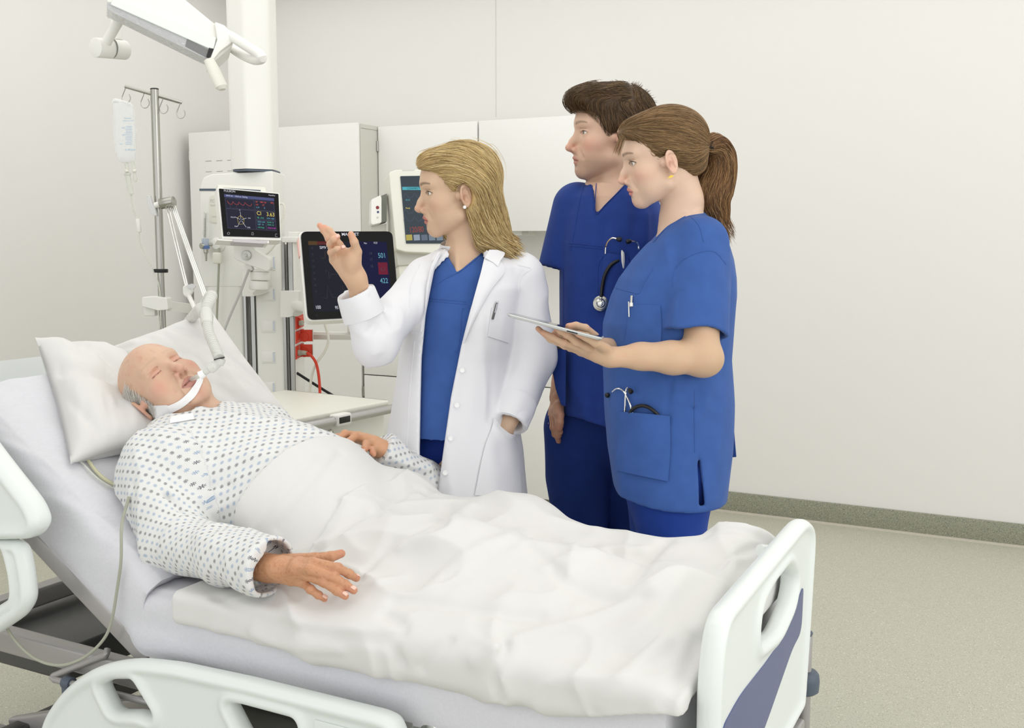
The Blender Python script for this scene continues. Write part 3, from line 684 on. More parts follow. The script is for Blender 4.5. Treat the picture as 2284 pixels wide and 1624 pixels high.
x, y = mq(.50, .915); mp.line([(x - 1.5, y + 1.5), (x - 1.5, y - 3), (x + 1, y - 3.5), (x + 2, y - 1), (x + 2, y + 2.5), (x - 2.5, y + 2)], .0004, .001).build('bell_icon', E_['white'], mon)
x, y = mq(.90, .92); mp.line([(x + 1.5, y - 3), (x - 2.5, y - 3), (x - 2.5, y + 3), (x + 2, y + 3)], .0004, .001).build('exit_icon', E_['white'], mon)
pc = MB().tube(spline([W(x, y, d=4.5) for x, y in [(624, 455), (631, 455), (635, 465), (633, 480), (627, 497), (624, 520), (614, 545), (600, 562), (585, 575)]], 40), .0042, 10).build('patient_cable', M['cable_white']); tag(pc, 'cream cable looping behind the small patient monitor', 'cable')
# monitor arm
arm = empty('monitor_mount', W(560, 590, d=4.45), 'white jointed mount carrying the small patient monitor, with a round steel knob', 'monitor mount')
ap = PL(W(560, 570, d=4.40), RT)
ap.poly([(520, 548), (524, 545), (563, 545), (566, 556), (602, 578), (603, 600), (596, 606), (545, 588), (522, 578), (519, 566)], -.06, .0, None, .012).build('arm_link', M['white_plastic'], arm, bevel=.004)
ap.rect(525, 541, 562, 549, -.05, -.01, None, .002).build('tilt_head', M['white_plastic'], arm)
MB().lathe(ap.at(550, 569.5, 0), ap.n, [(.0195, -.002), (.0205, .004), (.019, .008), (.006, .009), (.005, .012), (.0, .0125)], 32).build('steel_knob', M['steel'], arm)
MB().cyl(ap.at(525, 549, -.01), ap.at(525, 543, -.01), .006, n=12).build('screw', M['steel'], arm)
MB().cyl(ap.at(581, 605, -.06), ap.at(581, 625, -.06), .042, n=36, bev=.006).build('joint', M['white_plastic'], arm)
MB().cyl(ap.at(577, 625.5, -.06), ap.at(577, 646, -.06), .040, n=36, bev=.006).build('joint', M['white_plastic'], arm)
ap.poly([(541, 590), (557, 590), (560, 603), (550, 608), (541, 600)], -.06, -.02, None, .004).build('cable_clip', M['white_plastic'], arm)
pc = MB().tube(spline([W(x, y, d=4.42) for x, y in [(556, 601), (549, 618), (535, 655), (515, 700), (500, 738), (486, 775)]], 20), .005, 10).build('grey_lead', mat('grey_lead', (182, 181, 178), .5)); tag(pc, 'grey lead running diagonally from the monitor arm down behind the pillow', 'cable')
# ---------- ventilator screen
vp = PL.tri(W(668, 514, d=4.30), W(872, 514, d=4.44), W(686, 712, d=4.19))
vent = empty('ventilator', vp.at(775, 610, -.05), 'large black touchscreen of a ventilator with white frame, behind the doctor\'s raised hand', 'ventilator')
vp.poly([(665, 515), (876, 514), (893, 706), (683, 716)], -.05, -.006, None, .03).build('housing', M['white_plastic'], vent, bevel=.004)
vp.poly([(670.5, 516.5), (875, 516), (891, 703), (687, 713)], -.006, 0, None, .026).build('front_glass', M['screen'], vent)
vp.poly([(664.5, 534), (666, 528), (670, 570), (668.5, 571)], -.03, -.005).build('alarm_strip', mat('pink_alarm', (240, 190, 180), .4), vent)
def vq(a, b): return (687 + a * 175 + b * 13.5, 538 + a * 1.5 + b * (157 - a * 3))
def vrect(a0, b0, a1, b1, off, m, name, parent): return vp.poly([vq(a0, b0), vq(a1, b0), vq(a1, b1), vq(a0, b1)], off, off + .0004).build(name, m, parent)
vs = vrect(0, 0, 1, 1, .0002, emis('vent_display', (34, 35, 46), .8), 'display', vent)
vrect(0, 0, .115, .055, .0008, emis('amber_dim', (92, 68, 40), .8), 'alarm_icon', vs); vrect(.118, .003, .45, .05, .0008, emis('red_dim', (98, 32, 26), .9), 'alarm_bar', vs)
vrect(.60, .0, 1, 1, .0006, emis('blue_dim', (20, 22, 60), .9), 'value_column', vs); vrect(.865, .30, .985, .475, .0010, emis('red_field', (112, 28, 52), .9), 'value_field', vs)
x, y = vq(.14, .11); text('SIMV (PRVC) +', vp, x, y, 6.2, E_['white'], vs, 'reading', .0014, xs=.75)
x, y = vq(.13, .04); text('Respiratory rate: high', vp, x, y, 3.2, E_['dim'], vs, 'reading', .0014, xs=.8)
for s, a, b, h, k in (('501', .875, .235, 11, 'cyan'), ('422', .875, .60, 11, 'cyan'), ('100', .02, .965, 7.5, 'white'), ('95', .27, .97, 7, 'white'), ('14', .765, .19, 6, 'dim'), ('17', .765, .28, 6, 'dim'), ('15', .765, .375, 6, 'dim'), ('6.3', .895, .42, 8, 'dim'), ('20', .93, .81, 6, 'cyan'), ('Man', .71, .035, 3.5, 'white'), ('15:21', .83, .03, 4, 'white')):
    x, y = vq(a, b); text(s, vp, x, y, h, E_[k], vs, 'reading', .0014, xs=.72)
for k, nme in enumerate(('Patient', 'Modes', 'Alarms', 'Trends', 'Views', 'Print', 'Manoeuvre', 'Lock')):
    x, y = vq(.045, .10 + .088 * k); ring(vp, x, y, 1.8, E_['dim'], vs, 'menu_icon', w=.0004); x, y = vq(.03, .135 + .088 * k)
vp.line([vq(.15, .24), vq(.20, .24), vq(.205, .14), vq(.235, .14), vq(.25, .235), vq(.40, .235)], .0005, .0012).build('curve', emis('curve_amber', (120, 104, 60), .6), vs)
vp.line([vq(.19, .45), vq(.20, .40), vq(.215, .43), vq(.23, .44), vq(.23, .53), vq(.26, .47), vq(.36, .47), vq(.37, .40), vq(.39, .44), vq(.41, .50)], .0005, .0012).build('curve', E_['dim'], vs)
vp.line([vq(.13, .80), vq(.18, .82), vq(.20, .63), vq(.25, .80), vq(.37, .80), vq(.39, .63), vq(.43, .8)], .0005, .0012).build('curve', E_['dim'], vs)
x, y = vq(.43, -.065); text('MAQUET', vp, 762, 526, 6.5, E_['white'], vent, 'lettering', .0014, xs=.95, bold=.0002)
x, y = vq(.03, 1.06); ring(vp, x, y, 2, E_['dim'], vent, 'power_icon')
vb = MB(); b0 = vp.at(700, 690, -.05); vb.cyl(b0, pp.at(655, 680, .0), .022, n=16); vb.build('support_arm', M['white_plastic'], vent)
# rail with a small cup shaped clamp behind it
rl = empty('equipment_rail', W(760, 755, d=4.75), 'grey horizontal rail with white top running behind the ventilator screen', 'rail')
ra, rb = pp.at(662, 751, -.12), None
rp = PL(W(700, 755, d=4.78), A(1, .0, 0) * .2 + RT)
rp.rect(660, 741, 905, 756, -.05, -.02, None, .002).build('rail_top', M['white_plastic'], rl); rp.rect(660, 746, 905, 759, -.03, 0, None, .001).build('rail_front', M['cabinet_side'], rl)
rp.rect(774, 717, 796, 743, -.06, -.0, None, .006).build('rail_cup', M['cream'], rl)
# ---------- older monitor behind the doctor
op = PL.tri(W(893, 380, d=4.80), W(1010, 376, d=4.87), W(905, 560, d=4.78))
old = empty('vital_signs_monitor', op.at(940, 470, -.1), 'older cream monitor with greyish screen showing 120/80, behind the doctor\'s face', 'monitor')
op.poly([(868, 384), (884, 378), (1010, 377), (1010, 566), (906, 562), (884, 556)], -.16, -.004, None, .01).build('housing', M['cream'], old, bevel=.004)
op.poly([(893, 393), (1003, 391), (1003, 543), (906, 543)], -.004, .0008, None, .003).build('display', emis('old_display', (74, 84, 92), .75), old)
op.poly([(897, 417), (1000, 417), (1000, 424), (897.5, 424)], .001, .0013).build('title_bar', E_['teal'], old)
text('120/80  (93)', op, 913, 519, 12.5, emis('dull_red', (170, 84, 72), .8), old, 'reading', .0016, xs=.66)
for k, c in enumerate(('yellow', 'white', 'dim', 'white', 'white', 'white')):
    op.rect(905 + 17 * k, 524, 920 + 17 * k, 536, .001, .0014).build('soft_key', emis('key%d' % k, [(196, 182, 98), (160, 172, 188), (112, 124, 138), (132, 146, 160), (132, 146, 160), (132, 146, 160)][k], .8), old)
for y0, cc_ in ((440, 'green'), (475, 'dim'), (492, 'dim')):
    op.line([(900 + 4 * k, y0 + (0, -9, -4, 2, 0)[k % 5]) for k in range(24)], .0006, .0014).build('trace', mat_ if (mat_ := E_['line']) else None, old)
text('ECG', op, 905, 448, 3.5, E_['teal'], old, 'reading', .0016); text('Resp', op, 905, 466, 3.5, E_['yellow'], old, 'reading', .0016); text('CONNECT', op, 908, 423, 4.2, emis('ink', (40, 60, 66), .3), old, 'reading', .0018)
op.rect(888, 552, 1003, 582, -.14, -.05, None, .004).build('neck', M['cabinet_side'], old); op.rect(893, 580, 1000, 760, -.12, -.06, None, .006).build('stand', M['cream'], old)
op.rect(897, 378.5, 925, 380.5, -.09, -.0037).build('top_slot', M['cabinet_side'], old)
md = empty('monitor_module', op.at(850, 470, -.1), 'small white wall module with a red button beside the older monitor', 'module')
op.poly([(832, 440), (853, 430), (855, 436), (855, 492), (834, 497), (831, 492)], -.10, -.045, None, .006).build('module_body', M['white_plastic'], md, bevel=.002)
op.poly([(853, 430), (869, 424), (869, 486), (855, 490)], -.12, -.07).build('module_bracket', M['gap'], md)
for x, y, r, m_, nme in ((842, 463, .0075, mat('dark_red', (130, 40, 46), .4), 'red_button'), (843, 473, .005, mat('navy_dot', (56, 70, 110), .4), 'blue_button'), (842, 485, .0048, M['cabinet_side'], 'grey_button')):
    MB().lathe(op.at(x, y, -.045), op.n, [(r, 0), (r, .002), (0, .003)], 20).build(nme, m_, md)
op.poly([(836, 497), (870, 490), (870, 520), (836, 520)], -.16, -.09).build('shelf_box', M['cabinet_side'], md)
# ---------- IV pole
PD = 4.35
ivp = PL(W(350, 450, d=PD), RT)
iv = empty('iv_pole', W(358, 700, d=PD), 'steel infusion pole with four hooks on a crossbar, clamped at a white bracket', 'infusion pole')
def ivw(x, y, o=0): return ivp.at(x, y, o)
top = ivw(344.5, 200); bot = ivw(364, 760)
kx = top + (bot - top) * .0
MB().cyl(ivw(344.5, 200), ivw(358, 600), .0165, n=24).build('upper_tube', M['steel'], iv); MB().cyl(ivw(358, 600), ivw(366, 800), .0135, n=24).build('lower_tube', M['steel'], iv)
MB().cyl(ivw(344.3, 197), ivw(344.5, 200.5), .0168, n=24, bev=.002).build('end_cap', M['black'], iv)
MB().cyl(ivw(358.8, 600), ivw(359, 608), .0285, n=28, bev=.002).build('stop_collar', M['black'], iv)
xa, xb = ivw(278, 192, .03), ivw(406, 229, -.03)
cbar = MB().cyl(xa, xb, .0075, n=16, bev=.002).build('crossbar', M['steel'], iv)
for x, y in ((279, 198), (321, 209), (363, 221), (401, 232)):
    hp = [(x + 1, y - 2), (x - 2, y + 6), (x - 6.5, y + 18), (x - 6.0, y + 26), (x - 1, y + 31.5), (x + 6, y + 31), (x + 11, y + 25), (x + 11.5, y + 18), (x + 9, y + 12)]
    MB().tube(spline([ivw(a, b) for a, b in hp], 30), .0019, 8).build('hook', M['steel'], cbar)
br = ivp.poly([(322, 662), (352, 660), (378, 664), (380, 690), (357, 692), (322, 683)], -.03, .03, None, .006).build('bracket', M['white_plastic'], iv, bevel=.003)
ivp.rect(322, 684, 348, 705, -.03, .01, None, .005).build('bracket_block', M['white_plastic'], iv)
ra_ = ivw(372, 683, .0); rb_ = pp.at(452, 691, -.12); MB().loft([q + ZU_ * z + HF * y for q in ()] if False else [np.array([q + A(0, 0, z) + HF * y for y, z in ((0, .02), (.012, .02), (.012, -.02), (0, -.02))]) for q in (ra_, rb_)]).build('support_rail', M['white_plastic'], iv)
# infusion bag and line
bag = empty('infusion_bag', ivw(285, 300, .02), 'clear infusion bag with faint blue print hanging from the leftmost hook', 'infusion bag')
M['bag'] = mat('bag_film', (240, 243, 243), .12, alpha=.40, trans=.25, bump=(30, .25))
bo = np.array([(256, 224), (259, 220), (280, 225), (299, 232), (305, 240), (307, 262), (310, 300), (309, 345), (306, 362), (290, 366), (272, 363), (263, 345), (258, 310), (259, 262), (257, 240)])
bl = rounded(np.array([ivp.loc(*p) for p in bo]), .006, 4); cbt = bl.mean(0); rings = []
for k, (sc_, oz) in enumerate(((.0, .0), (.55, .0), (.8, .002), (.93, .006), (1.0, .016), (1.0, .017), (.93, .027), (.8, .031), (.55, .033), (.0, .033))):
    sc_ = max(sc_, .01); rings.append([ivp.wp(*(cbt + (q - cbt) * sc_), oz + .01) for q in bl])
MB().loft(rings, False).build('bag', M['bag'], bag, angle=60)
M['bluep'] = mat('pale_blue_print', (150, 185, 215), .6); M['greyp'] = mat('grey_print', (150, 155, 160), .6)
for s, x, y, h, m_ in (('500 ml', 262, 232, 3, 'greyp'), ('LOT', 292, 239, 3, 'greyp'), ('Isotonic', 286, 268, 3.5, 'bluep'), ('Sodium chloride', 283, 273, 2.6, 'bluep'), ('300', 280, 289, 3, 'bluep'), ('200', 281, 305, 3, 'bluep'), ('100', 275, 325, 3, 'bluep'), ('B. BRAUN', 288, 338, 3.6, 'bluep')):
    text(s, ivp, x, y, h, M[m_], bag, 'print', .045)
for k in range(12): ivp.rect(288 if k % 3 else 290, 284 + 3.6 * k, 303, 284.8 + 3.6 * k, .0445, .0448).build('print_line', M['bluep'], bag)
for x in (281, 296): MB().cyl(ivw(x, 362, .025), ivw(x + 3, 378, .025), .0065, n=14).build('port', M['tube'], bag)
ln = empty('infusion_line', ivw(310, 500, .025), 'thin clear infusion line with drip chamber running down from the bag', 'infusion line')
MB().lathe(ivw(283.5, 385, .025), nrm(ivw(292, 432, .025) - ivw(283, 385, .025)), [(.006, 0), (.0145, .004), (.0145, .01), (.011, .012), (.010, .05), (.0115, .055), (.010, .085), (.004, .092)], 20).build('drip_chamber', M['tube'], ln)
MB().tube(spline([ivw(x, y, .02) for x, y in [(292, 434), (294, 450), (298, 470), (306, 488)]], 16), .0032, 8).build('line', M['tube'], ln)
MB().cyl(ivw(308, 488, .02), ivw(310.5, 518, .02), .0095, n=14, bev=.003).build('roller_clamp', M['white_plastic'], ln)
MB().tube(spline([ivw(x, y, .02) for x, y in [(310.5, 518), (312, 540), (322, 565), (333, 585), (346, 615), (355, 640), (358, 680), (357, 720), (352, 755), (345, 790)]], 40), .0028, 8).build('line', M['tube'], ln)
for x, y in ((281, 378), (298, 378)): MB().cyl(ivw(x + 1, y, .025), ivw(x + 2.5, y + 6, .025), .009, n=14, bev=.002).build('port_cap', M['cream'], bag)
MB().lathe(ivw(300, 386, .025), nrm(ivw(302, 406, .025) - ivw(300, 386, .025)), [(.006, 0), (.007, .012), (.010, .022), (.006, .034), (0, .036)], 14).build('port_tip', M['tube'], bag)
# breathing-tube holder with two chrome rods
ha = empty('hose_holder', ivw(375, 455, .03), 'chrome two-rod hose holder clamped to the infusion pole, carrying the breathing tubes', 'hose holder')
MB().cyl(ivw(359, 455, .035), ivw(388, 449, .05), .0215, n=32, bev=.003).build('joint', M['steel'], ha)
MB().cyl(ivw(346, 458, .03), ivw(360, 455, .035), .012, n=16).build('joint_stem', M['white_plastic'], ha)
ivp.poly([(335, 437), (341, 436), (347, 455), (352, 462), (357, 482), (350, 482), (342, 474), (336, 458)], .02, .04, None, .004).build('wing_handle', mat('pale_grey_plastic', (214, 214, 214), .4), ha, bevel=.003)
r1a, r1b = ivw(373, 460, .05), W(416, 637, d=3.9)
for dx in (-.006, .006): MB().cyl(r1a + RT * dx, r1b + RT * dx * .6, .0036, n=12).build('rod', M['chrome'], ha)
r2a, r2b = ivw(386, 460, .05), W(462, 672, d=3.75)
for dx in (-.007, 0, .007): MB().cyl(r2a + RT * dx, r2b + RT * dx, .0038, n=12).build('rod', M['chrome'], ha)
MB().lathe(W(461, 672, d=3.75), nrm(W(462, 686, d=3.73) - W(461, 672, d=3.75)), [(.009, 0), (.009, .008), (.0, .024)], 16).build('rod_tip', M['steel'], ha)
hp = PL(W(420, 650, d=3.88), RT)
hp.poly([(409, 640), (416, 634), (428, 640), (431, 650), (426, 658), (418, 664), (410, 657)], -.012, .012, None, .005).build('lower_joint', M['white_plastic'], ha, bevel=.004)
hp.poly([(419, 636), (432, 632), (440, 638), (436, 644), (424, 642)], .012, .022, None, .004).build('wing_screw', bpy.data.materials['pale_grey_plastic'], ha)
MB().cyl(W(420, 657, d=3.88), W(443, 706, d=3.72), .0085, n=14, bev=.002).build('plastic_rod', M['white_plastic'], ha)
# ---------- examination lamp
LD = 3.3
lp = PL(W(380, 70, d=LD), nrm(W(480, 110, d=LD + .1) - W(250, 20, d=LD)), UP * .9 + FW * .1)
lamp = empty('examination_lamp', W(400, 20, d=LD), 'white examination lamp with a clear glass panel hanging from the top left', 'lamp')
lp.poly([(236, -12), (252, -30), (400, -12), (478, 52), (516, 68), (520, 100), (500, 118), (478, 137), (466, 130), (472, 118), (250, 8), (238, 4)], -.12, .0, None, .006).build('lamp_shell', M['white_plastic'], lamp, bevel=.01)
lp.poly([(478, 52), (500, 60), (519, 82), (517, 98), (490, 118), (474, 138), (468, 135), (484, 92)], .0, .014, None, .006).build('end_frame', M['white_plastic'], lamp, bevel=.004)
lp.poly([(254, -2), (482, 86), (476, 112), (470, 112), (246, 12)], .0, .008, None, .003).build('side_panel', mat('pale_green_white', (228, 234, 228), .3), lamp, bevel=.002)
lp.poly([(240, 6), (250, 6), (468, 108), (462, 132), (444, 124), (250, 28), (238, 16)], -.05, .003, None, .004).build('glass_panel', mat('lamp_glass', (205, 206, 208), .1, trans=.3, bump=(90, .5)), lamp)
lp.poly([(417, 88), (464, 112), (462, 130), (413, 104)], .003, .0045).build('dark_reflector', mat('lamp_dark', (120, 120, 120), .25), lamp)
lp.poly([(466, 108), (476, 111), (466, 132), (460, 128)], .0045, .008).build('lamp_seal', M['black'], lamp)
MB().tube(spline([W(x, y, d=d_) for x, y, d_ in [(505, 76, 3.38), (520, 84, 3.36), (550, 103, 3.3), (574, 118, 3.26), (584, 130, 3.25), (566, 133, 3.3), (535, 119, 3.42), (508, 100, 3.5)]], 40), .0155, 14).build('loop_handle', M['white_plastic'], lamp)
MB().tube([W(466, 134, d=LD), W(478, 160, d=LD), W(494, 194, d=LD), W(496, 200, d=LD)], [.018, .022, .021, .012], 20, flat=.8).build('grip_handle', M['cream'], lamp)
MB().tube(spline([W(x, y, d=LD + .1) for x, y in [(300, -60), (340, -10), (372, 2), (386, 12), (394, 30)]], 20), .022, 16).build('yoke', M['white_plastic'], lamp)
MB().cyl(W(232, 104, d=LD + .12), W(281, 18, d=LD + .05), .0155, n=20).build('arm_tube', M['white_plastic'], lamp)
MB().cyl(W(256, 8, d=LD + .2), W(262, 90, d=LD + .2), .017, n=20).build('arm_tube', M['white_plastic'], lamp)
MB().cyl(W(212, 106, d=LD + .1), W(279, 112, d=LD + .2), .0305, n=40, bev=.002).build('arm_joint', M['white_plastic'], lamp)
MB().cyl(W(249, 108, d=LD + .15), W(250.5, 108.2, d=LD + .152), .0309, n=40).build('joint_seam', M['gap'], lamp)
MB().cyl(W(262, 12, d=LD + .2), np.array([*W(262, 12, d=LD + .2)[:2], 2.999]), .017, n=20).build('hanging_tube', M['white_plastic'], lamp)
# ---------- trolley beside the bed
ct = W(868, 893, Z=.80); fl = W(640, 938, Z=.80); bkr = W(735, 858, Z=.80)
cu = nrm(A(*(fl - ct)[:2], 0)); cv = nrm(A(*(bkr - ct)[:2], 0)); cv = nrm(cv - cu * (cu @ cv)); cz = A(0, 0, 1)
Wc, Dc = .62, np.linalg.norm((bkr - ct)[:2])
def cw(a, b, z): return ct * A(1, 1, 0) + cu * a + cv * b + cz * z
trolley = empty('medical_trolley', cw(.3, .25, 0), 'cream medical trolley with a metal push bar between the patient and the doctor', 'trolley')
RC = np.stack([cu, cv, cz], 1)
def cbox(a0, a1, b0, b1, z0, z1, m, name, bev=0.0, parent=trolley):
    h = A(a1 - a0, b1 - b0, z1 - z0) / 2
    return MB().box(-h, h, bev, R=RC, c=cw((a0 + a1) / 2, (b0 + b1) / 2, (z0 + z1) / 2)).build(name, m, parent)
cbox(0, Wc, 0, Dc, .780, .80, M['cream'], 'top', .006)
cbox(.012, Wc - .012, .015, Dc - .01, .10, .7745, M['cream'], 'body', .004)
cbox(-.014, 0, .02, Dc - .02, .785, .798, M['alu'], 'side_rail', .002)
MB().cyl(cw(.0, -.024, .772), cw(Wc, -.024, .772), .0165, n=24).build('push_bar', M['alu'], trolley)
q = W(762, 918, Y=0.0 + cw(.3, -.045, .75)[1]); t_ = float((q - ct * A(1, 1, 0)) @ cu)
hb = cbox(t_ - .040, t_ + .040, -.044, -.005, .750, .794, M['white_plastic'], 'handle_cover', .008)
cbox(t_ - .028, t_ + .028, -.0465, -.043, .762, .784, M['black'], 'release_button', .002, hb)
MB().lathe(cw(t_ + .012, .0148, .722), -cv, [(.0, 0), (.014, 0), (.014, .004), (.010, .007), (.008, .005), (.0, .006)], 24).build('lock', M['chrome'], trolley)
cbox(.02, Wc - .02, .010, .016, .12, .64, M['cream'], 'drawer_front', .003)
tp = PL(cw(.3, .0098, .6), -cu); text('ST', tp, 811, 976, 6, mat('black_ink', (40, 40, 40), .6), trolley, 'lettering', .001, align='RIGHT', bold=.0002)
for a in (.05, Wc - .05):
    for b in (.05, Dc - .05): MB().cyl(cw(a, b - .012, .045), cw(a, b + .012, .045), .045, n=24, bev=.006).build('caster_wheel', M['slate'], trolley); cbox(a - .015, a + .015, b - .015, b + .015, .06, .11, M['bed_metal'], 'caster_stem')
# ---------------------------------------------------------------- heads
EYE_Z = .012
def head_field(P, o):
    """local: x lateral, y forward, z up, origin between the ears; o = shape options"""
    x, y, z = P; ax = np.abs(x); Pm = [ax, y, z]; g = o.get
    fw_ = g('face_w', 1.0); jw = g('jaw', 1.0); nl = g('nose', 1.0)
    d = sell(P, (0, -.016, .045), (.0745, .099, .084))
    d = smin(d, sell(P, (0, .022, .045), (.060, .074, .066)), .02)
    d = smin(d, sell(P, (0, .026, -.02), (.057 * fw_, .062, .074)), .03)
    d = smin(d, sell(Pm, (.046 * fw_, .052, -.016), (.020, .024, .020)), .022)                      # cheekbone
    d = smin(d, sell(Pm, (.036, .047, -.046), (.025, .027, .032)), .02)
    d = smin(d, scap(Pm, (.052 * jw, .004, -.052), (.017, .064 + g('chin', 0), -.087), .020, .0175), .026)   # jaw line
    d = smin(d, sell(P, (0, .0675 + g('chin', 0), -.090), (.022, .018, .0165)), .018)                      # chin
    d = smin(d, sell(P, (0, .0665, -.056), (.030, .026, .028)), .02)                                # muzzle
    d = smin(d, scap(Pm, (.004, .084 + g('brow', 0), .034), (.040, .071, .036), .010, .010), .016)            # brow
    d = smax(d, -sell(Pm, (.0335, .098, .0115), (.0185, .0165, .0125)), .012)                      # socket
    # lids over the eyeball
    ey = sell(Pm, (.0315, .0685, EYE_Z), (.0150, .0146, .0142))
    d = smin(d, ey, .006)
    # nose
    tip = (0, .1085 * 1 + .006 * (nl - 1) * 3, -.0285)
    n = scap(P, (0, .082, .018), (0, .100 + .004 * (nl - 1) * 4, -.012), .0075, .0085)
    n = smin(n, scap(P, (0, .098, -.010), tip, .0075, .0098), .008)
    n = smin(n, sell(Pm, (.0122, .0940, -.0335), (.0078, .0112, .0084)), .0045)
    n = smin(n, scap(P, (0, .085, -.036), (0, .103, -.034), .009, .006), .006)
    d = smin(d, n, .012)
    d = smax(d, -sell(Pm, (.0068, .0995, -.0420), (.0042, .0078, .0062)), .002)                     # nostril
    d = smax(d, -scap(Pm, (.019, .092, -.030), (.033, .078, -.052), .0015, .0015) * .9, .010)  # fold beside the nose
    # lips
    up = scap(Pm, (.0035, .0940, -.0545), (.024, .0825, -.0602), .0042, .0018)
    lo = scap(Pm, (0, .0892, -.0668), (.022, .0815, -.0622), .0052, .0018)
    lip = smin(up, lo, .002)
    d = smin(d, lip, .005)
    d = smax(d, -scap(P, (0, .094, -.044), (0, .0985, -.050), .0018, .0018), .004)
    op = g('mouth', 0.0016)
    mo = scape(Pm, (0, .0995, -.0605), (.0235, .0815, -.0612), op * 1.3, op * .6, (0, 0, 1), 1.0)
    d = smax(d, -mo, .0025)
    d = smax(d, -sell(P, (0, .0985, -.0770), (.020, .010, .0042)), .008)                              # under the lip
    # eyelid opening
    if g('eye', 1.0) > 0:
        s_ = g('eye', 1.0)
        slit = sell(Pm, (.0325, .088, EYE_Z - .0005), (.0138, .020, .0056 * s_))
        d = smax(d, -slit, .0012)
        d = smax(d, -scap(Pm, (.020, .086, EYE_Z + .0095), (.044, .076, EYE_Z + .0085), .0010, .0010), .003)
    else:
        d = smax(d, -scap(Pm, (.020, .0835, EYE_Z - .0045), (.0450, .0765, EYE_Z - .005), .0012, .0010), .002)
        d = smax(d, -scap(Pm, (.019, .084, EYE_Z + .0085), (.046, .076, EYE_Z + .007), .0008, .0008), .006)
        pass
    # forehead lines of age
    if g('age', 0):
        for k in (): d = smax(d, -scap(Pm, (.0, .094 - .003 * k, .058 + .012 * k), (.035, .083 - .004 * k, .060 + .012 * k), .0003, .0002) * 1.0, .006)
        d = smax(d, -scap(Pm, (.022, .092, -.034), (.036, .078, -.075), .0016, .0016), .008)
        d = smax(d, -scap(Pm, (.030, .080, -.066), (.032, .072, -.092), .0010, .0010), .006)
    # neck
    na, nb, nra, nrb = g('neck', ((0, -.028, -.03), (0, -.045, -.20), .052, .056))
    d = smin(d, scap(P, na, nb, nra, nrb), .022)
    # ear
    if g('ears', True):
        Re = (Rz(-.38) @ Rx(-.16))
        q = [(ax - .078) * 1.12, (y + .010) * 1.12, (z - .000) * 1.10]
        u = [Re[0][i] * 1.0 for i in range(3)]
        e0 = Re.T @ np.array([0, 0, 0])
        QX = Re[0][0] * q[0] + Re[1][0] * q[1] + Re[2][0] * q[2]
        QY = Re[0][1] * q[0] + Re[1][1] * q[1] + Re[2][1] * q[2]
        QZ = Re[0][2] * q[0] + Re[1][2] * q[1] + Re[2][2] * q[2]
        Q = [QX, QY, QZ]
        wz = .0175 + .10 * np.clip(QZ, -.03, .012) * .35
        e = np.sqrt((QY / wz) ** 2 + ((QZ - .001) / .032) ** 2 + 1e-9)
        rim = np.sqrt(((e - .88) * .017) ** 2 + (QX - .0015) ** 2) - .0031
        plate = np.maximum((e - .95) * .017, np.abs(QX + .002) - .0022)
        ear = smin(rim, plate, .004)
        ant = scap(Q, (.0015, -.006, .016), (.0015, -.0078, -.012), .0034, .0030)
        ear = smin(ear, ant, .003)
        ear = smin(ear, sell(Q, (-.001, .003, -.026), (.0042, .0085, .0085)), .003)
        ear = smin(ear, sell(Q, (0, .0145, -.004), (.004, .0045, .006)), .003)
        ear = smax(ear, -scap(Q, (.0042, -.010, .018), (.0042, .008, .020), .0035, .003), .002)
        ear = smax(ear, -sell(Q, (.004, .004, -.004), (.0075, .0080, .0105)), .002)
        ear = smin(ear, scap(Pm, (.066, .004, .002), (.074, -.002, .001), .014, .008), .006)
        ear = smax(ear, -sell(Q, (.004, .004, -.004), (.006, .0070, .0088)), .002)
        d = smin(d, ear * .9, .004)
    if 'extra' in o: d = o['extra'](P, d)
    return d
def bumpf(V, c, r, p=2.0):
    return np.exp(-(sum(((V[:, i] - c[i]) / r[i]) ** 2 for i in range(3))) ** (p / 2))
